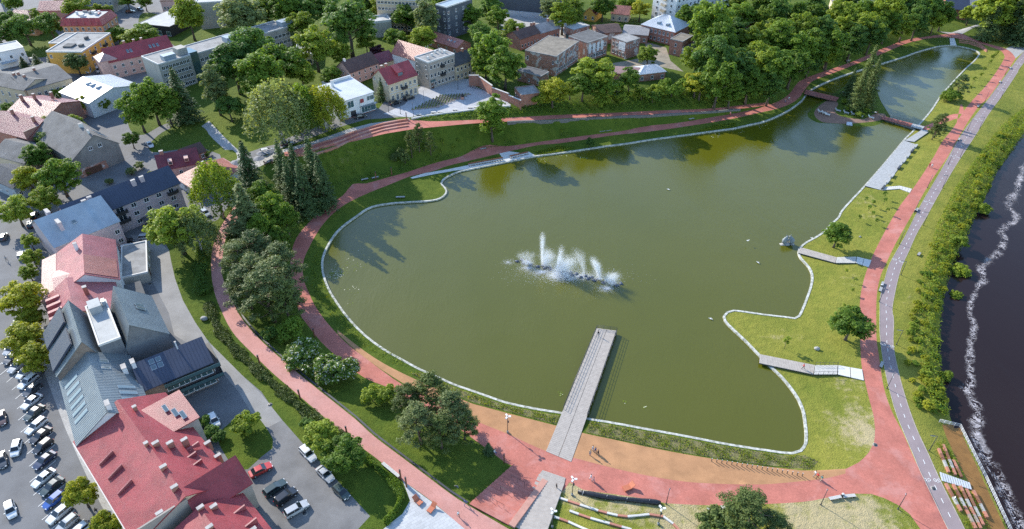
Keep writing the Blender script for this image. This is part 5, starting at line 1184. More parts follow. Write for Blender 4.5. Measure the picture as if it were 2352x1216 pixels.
FW = [(1640,45,88),(1700,32,62),(1745,38,52),(1790,25,62),(1830,30,52),(1880,30,52),(1930,32,62),(1985,32,62),(2040,25,72),(2090,20,62),(2135,15,62),(2170,30,50),(2110,45,56),(1730,90,72),(1790,75,76),(1840,65,72),(1890,66,72),(1940,62,66),(1990,58,72),(2040,52,66),(2078,58,58),
 (1640,135,92),(1612,188,60),(1652,180,86),(1700,150,82),(1742,132,82),(1782,152,92),(1822,150,80),(1772,192,66),(1832,110,82),(1872,102,80),(1912,100,72),(1962,85,70),(2004,78,62),(1722,190,72),(1682,200,64),(1600,130,60),(1660,90,70),(1615,95,50),(1690,70,60),(1860,145,50),(1900,130,46),(2150,45,40),(1750,5,60),(1690,5,60),(1870,5,60),(1950,5,60),(2060,0,60)]
for q in FW:
    m_ = trng.choice(['leaf_mid', 'leaf_mid', 'leaf_light', 'leaf_dark']); lip = q[1] > 95+(1960-q[0])*.22; back = q[1] < 40
    lab = {'leaf_mid': 'green', 'leaf_light': 'light yellowish', 'leaf_dark': 'dark'}[m_]+(' big' if q[2] >= 72 else ' small')+' tree '+('on the wood edge above the red path' if lip else 'at the back of the wood before the roofs' if back else 'in the middle of the wood above the red path')
    if trng.random() < .3: tree('tall', q[0], q[1], q[2]*.85, lab, m_, 1.6, 'trees of the wood')
    else: tree('round', q[0], q[1], q[2], lab, m_, trng.uniform(1.15, 1.5), 'trees of the wood')
trees('tall', [(1745,70,32),(1770,65,30),(1625,75,28),(1652,110,26)], 'slim pointed tree rising among the dense wood', 'leaf_light', 2.2)
trees('round', [(2285,22,86),(2340,12,90),(2230,30,40),(2400,40,80)], 'bright tree in the corner beyond the far bend of the path', 'leaf_light'); trees('spruce', [(2275,65,46),(2322,60,50),(2348,72,52),(2300,50,40)], 'dark spruce beyond the far bend of the red path', None, 1.9)
trees('spruce', [(1985,195,46),(1998,210,42),(1972,222,36)], 'tall old spruce on the pond island', 'leaf_olive', 3.0); tree('spruce', 1953, 200, 26, 'slim young spruce at the edge of the pond island', None, 2.6)
tree('bush', 1940, 232, 16, 'small bright shrub beside the island tables', 'leaf_light'); trees('bush', [(1952,246,24),(1975,262,22),(1990,252,20)], 'low shrub bed under the island spruces', 'leaf_light', .5)
tree('pine', 2207, 193, 40, 'dark leaning conifer on the pond edge by the far lawn', 'leaf_spruce', 1.5); tree('bush', 2188, 217, 48, 'round green shrub below the leaning conifer', 'leaf_mid', .6); tree('bush', 2172, 222, 26, 'pale shrub at the water edge', 'leaf_light')
tree('pine', 2160, 282, 42, 'open pine beside the footbridge path', 'leaf_olive', 1.5); tree('pine', 2150, 298, 30, 'smaller open pine next to the footbridge', 'leaf_olive', 1.4)
tree('round', 1925, 537, 60, 'compact round tree on the lawn above the narrow boardwalk', 'leaf_mid', 1.1); tree('round', 1957, 742, 86, 'compact round tree leaning over the red path', 'leaf_mid', 1.05)
trees('young', [(2034,444,10),(2034,458,10),(2007,462,10),(1998,475,10),(2006,488,9),(1976,497,9),(2015,505,9),(2040,480,9),(1990,455,8)], 'young staked tree on the lawn below the wooden stage')
trees('young', [(2255,170,9),(2240,180,9),(2275,140,9),(2282,128,12),(2230,200,8),(2262,156,8),(2290,120,9),(2215,182,9)], 'young tree on the strip beside the far red path', 'leaf_light')
trees('young', [(1808,780,18),(1945,620,9),(1960,665,9),(1940,700,9),(1965,640,8)], 'thin young tree on the lawn between the boardwalks', 'leaf_light')
tree('bush', 1356, 325, 22, 'dark round shrub beside the lower path at the water', 'leaf_dark', 1.3)
trees('pine', [(960,308,34),(943,325,34),(987,325,30)], 'thin larch on the shaded slope below the hillside path', 'leaf_olive', 2.2); trees('bush', [(919,350,24),(930,360,26),(905,360,20)], 'scraggly bush below the thin larches', 'leaf_olive', 1.3)
trees('young', [(1016,322,10),(1012,345,10),(1040,334,10),(1052,320,9),(1290,300,8),(1160,320,8)], 'young tree on the shaded slope', 'leaf_light')
# river bank scrub
rb = random.Random(8)
BANK = [(2345,300),(2320,330),(2300,360),(2282,385),(2265,410),(2262,440),(2240,470),(2225,495),(2212,520),(2205,548),(2190,575),(2180,605),(2165,640),(2155,675),(2150,710),(2145,745),(2143,780),(2145,815),(2150,850),(2158,885),(2166,915),(2174,945)]
for i in range(len(BANK)-1):
    for k in range(7):
        t = rb.random(); x = BANK[i][0]*(1-t)+BANK[i+1][0]*t; y = BANK[i][1]*(1-t)+BANK[i+1][1]*t; off = rb.uniform(-62, 12)*(.55+.45*y/900)
        w_ = rb.uniform(9, 27)*(.5+.6*y/900); m_ = rb.choice(['leaf_light', 'leaf_light', 'leaf_lime', 'leaf_lime', 'leaf_mid'])
        lab = {'leaf_mid': 'deep green', 'leaf_light': 'light green', 'leaf_lime': 'yellow green'}[m_]+(' large' if w_ > 15 else ' small')+' willow bush '+('overhanging the water' if off > -5 else 'on the crest of the bank' if off > -26 else 'facing the cycle path lawn')+(' at the wide bend' if y < 560 else ' towards the railing')
        tree('bush', x+off, y+rb.uniform(-8, 8), w_, lab, m_, rb.uniform(.45, .85), 'river bank scrub')
for x, y, w in ((2195,677,34),(2206,620,44),(2204,553,42),(2258,478,36),(2176,862,34)):
    tree('bush', x, y, w, 'bright rounded willow overhanging the dark river', 'leaf_light', .8, 'willows over the river')
# ------------------------------------------------------------------ park furniture
M('deck_wood', (.36, .32, .28), .8, .14, 1.0, 9); M('deck_grey', (.36, .36, .35), .8, .12, 1.0, 9); M('deck_brown', (.30, .235, .20), .85, .14, 1.0, 9); M('steel_dark', (.05, .052, .055), .45, .1); M('steel_pale', (.55, .56, .57), .4, .06)
M('orange_seat', (.45, .14, .07), .6, .12); M('red_block', (.40, .17, .115), .7, .1); M('white_block', (.52, .50, .46), .7, .1); M('tarp_black', (.025, .026, .03), .4, .3, 2, 8); M('totem_wood', (.20, .085, .05), .7, .2); M('stone', (.33, .32, .30), .9, .25, 2, 9, bstr=.7); M('bronze', (.20, .225, .225), .6, .25, 2, 9)
M('white_paint', (.62, .62, .60), .7, .12, 2, 9); M('gabion', (.17, .16, .15), .95, .4, 2.5, 9, bstr=1.0, bdist=.15); M('umbrella_cloth', (.20, .20, .21), .9, .08); M('lamp_white', (.75, .75, .74), .4, .05); M('pink_slab', (.42, .22, .17), .85, .12)
def lerp2(a, b, t): return (a[0]+(b[0]-a[0])*t, a[1]+(b[1]-a[1])*t)
def quad_deck(name, label, cat, L0, L1, R0, R1, z, nb, mat, zt=None, t=.12, gap=.06, split=1, part='board'):
    """deck of nb boards between the left edge L0->L1 and the right edge R0->R1 (pixels), z -> zt metres"""
    zt = z if zt is None else zt
    a, b, c, d = PZ(*L0, z), PZ(*L1, zt), PZ(*R0, z), PZ(*R1, zt)
    root = thing(name, label, cat, a)
    a, b, c, d = [p-root.location for p in (a, b, c, d)]
    for i in range(nb):
        for s in range(split):
            f0, f1 = (i+gap*.5)/nb, (i+1-gap*.5)/nb
            g0, g1 = s/split+(.008 if s else 0), (s+1)/split-(.008 if s < split-1 else 0)
            e = [a.lerp(b, f0), c.lerp(d, f0), c.lerp(d, f1), a.lerp(b, f1)]
            p = [e[0].lerp(e[1], g0), e[0].lerp(e[1], g1), e[3].lerp(e[2], g1), e[3].lerp(e[2], g0)]
            mb = MB().add([q-Vector((0, 0, t)) for q in p]+p, [(0,3,2,1),(4,5,6,7),(0,1,5,4),(1,2,6,5),(2,3,7,6),(3,0,4,7)])
            mb.build(part, MATS[mat], root)
    MB().add([q-Vector((0, 0, t+.25)) for q in (a, c, d, b)]+[q-Vector((0, 0, t+.01)) for q in (a, c, d, b)], [(0,3,2,1),(4,5,6,7),(0,1,5,4),(1,2,6,5),(2,3,7,6),(3,0,4,7)]).build('substructure', MATS['steel_dark'], root)
    return root, (a, b, c, d)
def railing(root, a, b, n, h=1.1, rails=(.38, .74, 1.1), mat='steel_dark', r=.034):
    for i in range(n+1):
        p = a.lerp(b, i/n); MB().tube([p-Vector((0, 0, .15)), p+Vector((0, 0, h))], r*1.2, 5).build('post', MATS[mat], root)
    for z in rails: MB().tube([a+Vector((0, 0, z)), b+Vector((0, 0, z))], r, 5).build('rail', MATS[mat], root)
# pier
pier, (a, b, c, d) = quad_deck('pier', 'long grey timber pier with dark railings reaching into the pond', 'pier', (1254,1037), (1371,754), (1312,1061), (1417,760), 1.15, 92, 'deck_wood', .95, split=2)
s0 = .30
railing(pier, a.lerp(b, s0), b, 20); railing(pier, c.lerp(d, s0), d, 20); railing(pier, b, d, 3)
for i in range(8):
    for e0, e1 in ((a, b), (c, d)):
        p = e0.lerp(e1, .34+.64*i/7); MB().tube([p-Vector((0, 0, 2.2)), p-Vector((0, 0, .2))], .16, 7).build('pile', MATS['steel_dark'], pier)
# wide red steps and the timber steps beside them
def stairs(name, label, L0, L1, R0, R1, z0, z1, n, mat):
    a, b, c, d = PZ(*L0, z0), PZ(*L1, z1), PZ(*R0, z0), PZ(*R1, z1)
    root = thing(name, label, 'steps', a); o = a.copy()
    a, b, c, d = [p-o for p in (a, b, c, d)]
    for i in range(n):
        f0, f1 = i/n, (i+1)/n; z = (z1-z0)*(i+1)/n
        p = [a.lerp(b, f0), c.lerp(d, f0), c.lerp(d, f1), a.lerp(b, f1)]
        lo = [Vector((q.x, q.y, (z1-z0)*i/n-1.2)) for q in p]; hi = [Vector((q.x, q.y, z+.05)) for q in p]
        MB().add(lo+hi, [(0,3,2,1),(4,5,6,7),(0,1,5,4),(1,2,6,5),(2,3,7,6),(3,0,4,7)]).build('step', MATS[mat], root)
    return root, (a, b, c, d)
st, (a, b, c, d) = stairs('red_steps', 'broad flight of red steps from the promenade to the upper path', (1181,1066), (1078,1158), (1246,1101), (1168,1206), 1.2, 4.25, 12, 'red_paving')
MB().add([p+Vector((0, 0, z)) for z in (-1.5, .35) for p in (c, d, d+(c-a).normalized()*1.3, c+(c-a).normalized()*1.3)], [(0,3,2,1),(4,5,6,7),(0,1,5,4),(1,2,6,5),(2,3,7,6),(3,0,4,7)]).build('cheek_wall', MATS['pink_slab'], st)
for g in (.28, .55, .8):
    f = a.lerp(c, .5).lerp(b.lerp(d, .5), g); e = f+(c-a).normalized()*1.6; w = f-(c-a).normalized()*1.6
    railing(st, w+Vector((0, 0, .4)), e+Vector((0, 0, .4)), 2, 1.0, (1.0,))
stairs('timber_steps', 'grey timber ramp steps beside the red steps', (1238,1090), (1178,1214), (1296,1112), (1256,1222), 1.2, 3.9, 20, 'deck_wood')
quad_deck('timber_landing', 'short timber landing at the foot of the ramp steps', 'deck', (1236,1094), (1246,1080), (1296,1112), (1299,1098), 1.26, 5, 'deck_wood')
def wall_along(name, label, pts_, h, w, mat, drop=1.2, seg='panel', cat='wall', closed=False, mats=None, cap=None):
    root = thing(name, label, cat, pts_[0]); o = Vector(pts_[0])
    for i in range(len(pts_)-1):
        p, q = Vector(pts_[i])-o, Vector(pts_[i+1])-o; dd = (q-p); dd.z = 0
        n = Vector((-dd.y, dd.x, 0)).normalized()*w*.5
        lo = [p-n, q-n, q+n, p+n]
        hh = h[i] if hasattr(h, '__len__') else h
        MB().add([v-Vector((0, 0, drop)) for v in lo]+[v+Vector((0, 0, hh)) for v in lo], [(0,3,2,1),(4,5,6,7),(0,1,5,4),(1,2,6,5),(2,3,7,6),(3,0,4,7)]).build(seg, MATS[mats[i % len(mats)] if mats else mat], root)
    return root
def along(pix, step, up=0.0): return [G(q.x, q.y, up) for q in catmull(W(pix), step)]
wall_along('path_retaining_wall', 'dark low retaining wall along the edge of the upper red path', along([(x+3, y-2) for x, y in UP_E[6:17]], 3.0), .45, .4, 'steel_dark', 2.2)
wall_along('hillside_stone_wall', 'dark stone terrace wall below the hillside red path', along([(1165,281),(1250,278),(1330,273),(1420,269),(1520,264),(1620,258),(1700,252)], 4.0), .3, .8, 'gabion', 2.4)
wall_along('square_retaining_wall', 'pale retaining wall along the lower edge of the town square', along([(945,274),(1000,264),(1060,257),(1100,252),(1172,244)], 3.0), .4, .5, 'trim_pale', 1.0)
seats = [(1653,352),(700,345),(760,330),(820,305),(880,294),(935,285)]
for k, (off, lab) in enumerate(((0, 'top red seating terrace beside the street'), (7, 'middle red seating terrace beside the street'), (14, 'lowest red seating terrace beside the street'))):
    wall_along('seat_terrace', lab, along([(690+off*2, 345+off*.8), (760+off, 324+off), (820+off*.5, 303+off), (880, 286+off), (938, 276+off)], 4.0), .55-.1*k, .7, 'pink_slab', .8, 'slab', 'seating', mats=['pink_slab', 'red_block'])
C1 = [(1284,1145),(1332,1161),(1394,1180),(1441,1188),(1491,1183),(1523,1188),(1546,1205),(1562,1222)]
C2 = [(1308,1175),(1356,1192),(1400,1204),(1450,1218)]; C3 = [(1270,1188),(1305,1200),(1350,1220)]
for c_, lab in ((C1, 'longest curved seat wall of red and white blocks in the grass'), (C2, 'middle curved seat wall of red and white blocks'), (C3, 'short seat wall of red and white blocks beside the timber steps')):
    wall_along('seat_wall', lab, along(c_, 1.5), .34, .42, 'white_block', .6, 'block', 'seating', mats=['white_block', 'red_block', 'white_block', 'white_block', 'red_block'])
tp = along([(1327,1131),(1380,1142),(1440,1150),(1517,1157)], 1.2, .3)
o = Vector(tp[0]); t = thing('tarpaulin_roll', 'long black rolled tarpaulin lying along the promenade edge', 'tarpaulin', o)
rr = random.Random(4)
MB().tube([Vector(p)-o+Vector((0, 0, rr.uniform(-.06, .1))) for p in tp], [rr.uniform(.35, .6) for p in tp], 8).build('roll', MATS['tarp_black'], t)
for p in tp[1::3]: MB().tube([Vector(p)-o-Vector((.35, .5, .2)), Vector(p)-o+Vector((0, 0, .62)), Vector(p)-o+Vector((.35, .5, -.2))], .05, 5).build('strap', MATS['trim_pale'], t)
# boardwalks, stage, bridges
bw, q = quad_deck('narrow_boardwalk', 'narrow timber boardwalk leading towards the bronze sculpture', 'boardwalk', (1919,604), (1834,581), (1921,591), (1838,568), 1.15, 26, 'deck_wood', .8)
bs, q = quad_deck('white_ramp', 'white slatted ramp at the head of the narrow boardwalk', 'ramp', (1965,604), (1920,604), (1967,590), (1922,591), 1.3, 16, 'white_block', 1.2, gap=.2, part='slat')
quad_deck('concrete_apron', 'flared pale concrete apron between narrow boardwalk and red path', 'ramp', (1996,614), (1966,604), (2002,598), (1968,590), 1.25, 2, 'white_concrete', 1.25, part='slab')
bw, q = quad_deck('wide_boardwalk', 'wide timber boardwalk jutting over the pond kerb', 'boardwalk', (1868,860), (1744,834), (1872,839), (1746,814), 1.2, 34, 'deck_wood', .85)
bs, q = quad_deck('wide_white_ramp', 'wide white slatted ramp at the head of the wide boardwalk', 'ramp', (1923,860), (1869,860), (1924,839), (1873,839), 1.3, 18, 'white_block', 1.25, gap=.2, part='slat'); railing(bs, q[0], q[1], 5, .9, (.9,)); railing(bs, q[2], q[3], 5, .9, (.9,))
quad_deck('wide_concrete_apron', 'flared pale concrete apron between the wide boardwalk and red path', 'ramp', (1985,874), (1924,860), (1981,849), (1925,839), 1.25, 2, 'white_concrete', 1.25, part='slab')
stg, q = quad_deck('stage_deck', 'large grey plank stage deck on the pond edge', 'deck', (1987,427), (2076,323), (2025,437), (2107,333), .8, 40, 'deck_grey', .8)
for i, f in enumerate((.04, .16, .28, .46, .6, .72, .84, .95)):
    p = q[2].lerp(q[3], f); dd = (q[3]-q[2]).normalized()
    MB().cbox(p.x, p.y, p.z+.3, 3.0, .6, .55, math.atan2(dd.y, dd.x)).build('seat_block', MATS['deck_grey' if i % 3 else 'steel_dark'], stg)
quad_deck('stage_ramp', 'pale grey ramp between the stage deck and the footbridge', 'ramp', (2078,323), (2118,298), (2100,326), (2138,300), .85, 10, 'deck_grey', 1.1)
quad_deck('stage_steps', 'white stepped path from the stage deck to the red path', 'ramp', (2026,437), (2066,434), (2027,430), (2067,427), .9, 8, 'white_block', 1.1, part='slab'); quad_deck('stage_path', 'white slab path reaching the red path beside the stage', 'ramp', (2066,434), (2090,443), (2067,427), (2095,434), 1.12, 4, 'white_block', 1.16, part='slab')
br, q = quad_deck('west_footbridge', 'red decked footbridge with railings from the curved path to the island', 'footbridge', (1847,215), (1921,233), (1851,206), (1927,224), 1.3, 26, 'red_paving', 1.0); railing(br, q[0], q[1], 10); railing(br, q[2], q[3], 10)
br, q = quad_deck('east_footbridge', 'red decked footbridge from the island to the stage side bank', 'footbridge', (2024,273), (2092,291), (2029,267), (2096,284), .9, 24, 'red_paving', 1.2); railing(br, q[0], q[1], 9); railing(br, q[2], q[3], 9)
quad_deck('grey_bridge_landing', 'grey landing slab at the end of the east footbridge', 'deck', (2092,291), (2118,298), (2096,284), (2124,291), 1.2, 6, 'deck_grey', 1.2)
quad_deck('swim_platform', 'small pale platform at the edge of the island', 'deck', (1944,287), (1945,280), (1958,289), (1957,281), .35, 5, 'steel_pale', .4)
quad_deck('far_steps', 'pale steps at the far tip of the pond', 'steps', (2183,104), (2181,88), (2197,104), (2192,88), .6, 8, 'white_concrete', 1.15, part='slab')
for k, off in enumerate((3, 7, 11)): wall_along('far_terrace', ('inner', 'middle', 'outer')[k]+' curved red terrace step at the far tip of the pond', along([(2202, 101-off), (2225, 104-off), (2250, 112-off*.9), (2266, 122-off*.6)], 3.0), .35, .6, 'red_block', .6, 'block', 'seating')
# long benches on the white promenade
def long_bench(label, a_, b_, n, mat='white_block'):
    a, b = P(*a_), P(*b_); root = thing('long_bench', label, 'bench', a); dd = (b-a); L = dd.length; ang = math.atan2(dd.y, dd.x); root.rotation_euler = (0, 0, ang)
    for i in range(4): MB().box(0, -.35+i*.18, .40, L, -.20+i*.18, .48).build('seat_slat', MATS['deck_brown' if mat == 'b' else mat], root)
    MB().box(0, .42, .4, L, .5, .95).build('backrest', MATS['totem_wood'], root)
    for i in range(n): x = .3+(L-.6)*i/(n-1); MB().box(x-.12, -.32, 0, x+.12, .4, .40).build('leg', MATS['steel_dark'], root)
long_bench('long slatted bench on the white pond promenade', (1076,382), (1156,368), 14); long_bench('shorter slatted bench on the white promenade beside the steps', (1172,364), (1214,354), 8)
# benches, bins, loungers
def bench(loc, rz, label, mat='white_block', L=1.9, group=None):
    t = thing('park_bench', label, 'bench', loc, rz, group)
    for i in range(4): MB().box(-L/2, -.32+i*.17, .42, L/2, -.18+i*.17, .48).build('seat_slat', MATS[mat], t)
    for x in (-L*.36, L*.36): MB().box(x-.09, -.28, -.05, x+.09, .32, .42).build('leg', MATS['steel_dark'], t)
    MB().box(-L/2, -.34, .36, L/2, .36, .42).build('frame', MATS['steel_dark'], t)
    return t
def bench_px(x, y, dx, dy, label, **k):
    p = P(x, y); q = P(x+dx, y+dy); return bench(p, math.atan2(q.y-p.y, q.x-p.x), label, **k)
bench_px(1637, 1173, 10, 0, 'lone white bench in the dry grass left of the big pine', L=2.4); bench_px(1917, 1146, 10, -2, 'white bench left of the litter bin at the promenade bend', L=2.6); bench_px(1949, 1142, 10, -1, 'white bench right of the litter bin at the promenade bend', L=2.6)
bench_px(1668, 1168, 10, 0, 'white bench half hidden behind the big pine', L=2.2)
bench_px(898, 1082, 18, 15, 'long pale bench on the grass edge beside the upper red path', L=5.0)
bench_px(920, 455, 10, 0, 'grey bench on the grassy tongue by the pond kerb', mat='deck_grey', L=3.0)
for x, y, l in ((2026,655,'grey bench beside the cycle path above its twin by the round tree'), (2022,667,'grey bench beside the cycle path just below its twin'), (2105,484,'grey bench between the paths near the staked trees'), (2024,840,'grey bench in the shadow of the round tree between the paths'), (2296,190,'far grey bench between the paths by the young trees'), (2320,158,'farthest grey bench near the bend of the red path'), (2246,246,'grey bench by the path branch to the footbridge'), (2202,322,'grey bench between the paths above the stage')):
    bench_px(x, y, 4, -10, l, mat='deck_grey', L=2.2)
bench_px(2110, 586, 6, -8, 'grey stone seat on the river side lawn', mat='stone', L=1.8)
for x, y, l in ((838,414,'grey bench at the foot of the slope left of the totem'), (862,410,'grey bench at the foot of the slope right of the totem'), (1110,344,'dark bench beside the lower path under the lone tree'), (1383,304,'pale bench of a pair beside the hillside foot'), (1398,302,'second pale bench of the pair beside the hillside foot'), (1588,275,'pale bench below the terrace wall')):
    bench_px(x, y, 10, -2, l, mat='deck_grey', L=2.4)
def bin_(x, y, label):
    t = thing('litter_bin', label, 'bin', P(x, y)); MB().tube([(0, 0, 0), (0, 0, .85)], .26, 10).build('body', MATS['steel_dark'], t); MB().tube([(0, 0, .86), (0, 0, .95)], [.29, .2], 10).build('lid', MATS['steel_pale'], t)
bin_(1934, 1141, 'dark litter bin between the two white benches'); bin_(2024, 660, 'dark litter bin between the twin grey benches'); bin_(2101, 487, 'dark litter bin beside the grey bench by staked trees')
def lounger(x, y, rz, label, mat='orange_seat', s=1.0):
    t = thing('lounge_chair', label, 'lounger', P(x, y), rz); t.scale = (s, s, s)
    MB().add([(-.95, -.5, .32), (.35, -.5, .30), (.35, .5, .30), (-.95, .5, .32), (-.95, -.5, .42), (.35, -.5, .40), (.35, .5, .40), (-.95, .5, .42)], [(0,3,2,1),(4,5,6,7),(0,1,5,4),(1,2,6,5),(2,3,7,6),(3,0,4,7)]).build('seat', MATS[mat], t)
    MB().add([(.35, -.5, .30), (1.05, -.5, .95), (1.05, .5, .95), (.35, .5, .30), (.30, -.5, .42), (.98, -.5, 1.03), (.98, .5, 1.03), (.30, .5, .42)], [(0,3,2,1),(4,5,6,7),(0,1,5,4),(1,2,6,5),(2,3,7,6),(3,0,4,7)]).build('backrest', MATS[mat], t)
    for a_ in (-.8, .5):
        for b_ in (-.42, .42): MB().box(a_-.06, b_-.06, 0, a_+.06, b_+.06, .33).build('leg', MATS[mat], t)
lounger(992, 1170, 1.0, 'orange lounge chair on the pale plaza next to the red path', s=1.05); lounger(960, 1153, 2.4, 'orange lounge chair nearer to the hedge on the pale plaza', s=1.05); lounger(1443, 1122, .4, 'lone orange lounge chair on the red promenade', s=1.2)
for x, y, l in ((1884,259,'pale sun lounger left of three on the island gravel'), (1893,262,'pale sun lounger in the middle of three on the island gravel'), (1899,265,'pale sun lounger right of three on the island gravel'), (1924,256,'grey sun lounger at the island shrub bed'), (1943,261,'grey sun lounger below the island spruces'), (1960,264,'grey sun lounger beside the swim platform'), (1975,268,'grey sun lounger near the east footbridge'), (2000,272,'white sun lounger at the foot of the east footbridge')):
    lounger(x, y, 2.6, l, 'deck_grey' if 'grey' in l else 'white_block', 1.2)
def round_table(p, label, col='white_block', um=False):
    t = thing('cafe_table', label, 'table', p); MB().tube([(0, 0, 0), (0, 0, .72)], .05, 6).build('leg', MATS['steel_dark'], t); MB().tube([(0, 0, .72), (0, 0, .77)], .5, 12).build('tabletop', MATS[col], t)
    for k in range(3):
        a = k*2.1+.4; c = MB(); x, y = math.cos(a)*.95, math.sin(a)*.95
        c.cbox(x, y, .44, .45, .45, .06, a).cbox(x+math.cos(a)*.22, y+math.sin(a)*.22, .7, .05, .45, .5, a)
        for s_ in ((-.18, -.18), (.18, -.18), (.18, .18), (-.18, .18)): c.cbox(x+s_[0], y+s_[1], .21, .04, .04, .42)
        ch = tag(c.build('cafe_chair', MATS['steel_dark'] if k % 2 else MATS['totem_wood'], None, p), label.replace('table', 'chair at the table'), 'chair', 'chairs at cafe tables')
        ch.location = p
for x, y, l in ((1950,232,'white island table beside the west footbridge'), (1936,216,'white island table at the spruce edge'), (1985,243,'white island table right of the tall spruces'), (2010,262,'white island table by the east footbridge')): round_table(P(x, y), l)
def umbrella(x, y, label):
    t = thing('parasol', label, 'parasol', P(x, y)); MB().tube([(0, 0, 0), (0, 0, 2.8)], .05, 6).build('pole', MATS['trim_pale'], t)
    vs = [(0, 0, 3.0)]+[(math.cos(k*PI/4)*2.0, math.sin(k*PI/4)*2.0, 2.35) for k in range(8)]; MB().add(vs+[(0, 0, 2.9)]+[(v[0], v[1], v[2]-.06) for v in vs[1:]], [(0, k+1, (k+1) % 8+1) for k in range(8)]+[(9, 10+(k+1) % 8, 10+k) for k in range(8)]+[(k+1, k+10, (k+1) % 8+10, (k+1) % 8+1) for k in range(8)]).build('canopy', MATS['umbrella_cloth'], t)
for x, y, l in ((606,366,'grey parasol on the cafe terrace nearest the street'), (622,362,'grey parasol in the middle of the cafe terrace'), (545,388,'dark parasol beside the salmon tiled house'), (598,378,'grey parasol at the slope edge of the cafe terrace')): umbrella(x, y, l)
for x, y, l in ((612,378,'cafe table in front of the grey parasols'), (628,374,'cafe table at the edge of the terrace'), (634,366,'cafe table by the spruces')): round_table(P(x, y), l, 'pink_slab')
quad_deck('cafe_terrace', 'pink paved cafe terrace above the spruces', 'terrace', (588,392), (636,352), (606,398), (652,362), 6.75, 8, 'pink_slab', 7.05, part='slab')
# lamp posts, totems, bollards
def lamp(base, label, hm=4.6, arm=1.1, rz=0.0, kind='path', group=None):
    t = thing('lamp_post', label, 'lamp post', base, rz, group)
    MB().tube([(0, 0, -.2), (0, 0, hm)], [.085, .055], 7).build('pole', MATS['steel_dark'], t); MB().tube([(0, 0, -.1), (0, 0, .35)], .14, 8).build('base', MATS['steel_dark'], t)
    MB().cbox(arm*.5, 0, hm, arm+.1, .12, .08).build('lamp_arm', MATS['steel_dark'], t); MB().cbox(arm*.62, 0, hm-.06, arm*.6, .2, .05).build('lamp_head', MATS['lamp_white'], t)
    return t
for x, y in ((2037,893),(2019,694),(2065,561),(2100,490),(2130,432),(2178,378),(2222,300),(2262,234),(2308,172),(2062,1170),(1885,1160),(1530,1158)):
    lamp(P(x, y), {2062: 'slim dark lamp post on the dry grass at the promenade fork', 1885: 'slim dark lamp post beside the white benches', 1530: 'slim dark lamp post at the end of the tarpaulin roll'}.get(x, 'slim dark lamp post in the grass strip between red path and cycle path'), 4.6, .5, R(60), group='park lamp posts')
for x, y in ((2059,792),(2134,1036),(2069,632),(2121,518),(2165,432),(2205,362),(2250,296),(2298,228)):
    lamp(P(x, y), 'cranked lamp post on the river side of the cycle path', 4.8, 1.4, R(170), group='cranked lamps along the cycle path')
def mast(x, y, label):
    t = thing('camera_mast', label, 'lamp post', P(x, y)); MB().tube([(0, 0, -.2), (0, 0, 5.4)], [.09, .06], 7).build('pole', MATS['steel_dark'], t); MB().box(-.2, -.2, 0, .2, .2, .5).build('base', MATS['bronze'], t)
    for k in range(3):
        a = k*2.1; MB().cbox(math.cos(a)*.45, math.sin(a)*.45, 5.3, .55, .32, .26, a).build('floodlight', MATS['lamp_white'], t)
    MB().cbox(.15, 0, 3.6, .3, .25, .5).build('control_box', MATS['steel_dark'], t)
mast(1166, 994, 'floodlight mast on the gravel strip beside the pier'); mast(1314, 1138, 'floodlight mast at the end of the tarpaulin roll by the steps'); mast(1512, 1205, 'floodlight mast among the curved seat walls'); mast(1268, 1212, 'floodlight mast next to the timber steps')
for x, y in ((950,270),(830,265),(920,262),(1052,206),(975,243),(893,258)): lamp(P(x, y), 'thin street lamp on the square and the street before it', 6.0, .5, R(-90), group='street lamps by the square')
for x, y in ((770,300),(697,333),(853,283)): lamp(P(x, y), 'street lamp at the red seating terraces', 5.5, .5, R(120), group='street lamps at the terraces')
def totem(x, y, label, hm=2.6):
    t = thing('light_totem', label, 'light column', P(x, y)); MB().box(-.14, -.14, -.1, .14, .14, hm-.4).build('column', MATS['totem_wood'], t); MB().box(-.15, -.15, hm-.4, .15, .15, hm).build('lamp_head', MATS['steel_dark'], t)
for x, y, l in ((597,837,'brown light totem at the hedge where the flowering shrubs face it'), (690,917,'brown light totem in the middle of the hedge'), (798,1001,'brown light totem by the two parking trees'), (921,1101,'brown light totem at the long pale bench'), (934,1118,'brown light totem at the corner of the pale plaza'), (1158,1064,'brown light totem beside the tiny conifer'), (864,412,'red light totem between the benches below the slope'), (900,402,'red light totem at the foot of the thin larches'), (934,276,'red light totem at the corner of the square'), (648,640,'brown light totem in the pine grove'), (723,775,'brown light totem beside the blossom')):
    totem(x, y, l, 3.0)
for i in range(19):
    f = i/18; p = P(1634+(1842-1634)*f, 1060+(1094-1060)*f)
    t = thing('bollard', 'slim dark bollard in the straight row along the gravel strip', 'bollard', p, 0, 'row of bollards on the gravel'); MB().box(-.06, -.06, -.1, .06, .06, .95).build('post', MATS['steel_dark'], t); MB().box(-.07, -.07, .95, .07, .07, 1.0).build('cap', MATS['steel_pale'], t)
for i in range(7): p = P(1075+i*5.5, 200+i*1.4); t = thing('square_bollard', 'short dark bollard in the row at the edge of the town square', 'bollard', p, 0, 'bollards of the square'); MB().box(-.1, -.1, 0, .1, .1, .8).build('post', MATS['steel_dark'], t); MB().box(-.12, -.12, .8, .12, .12, .88).build('cap', MATS['steel_pale'], t)
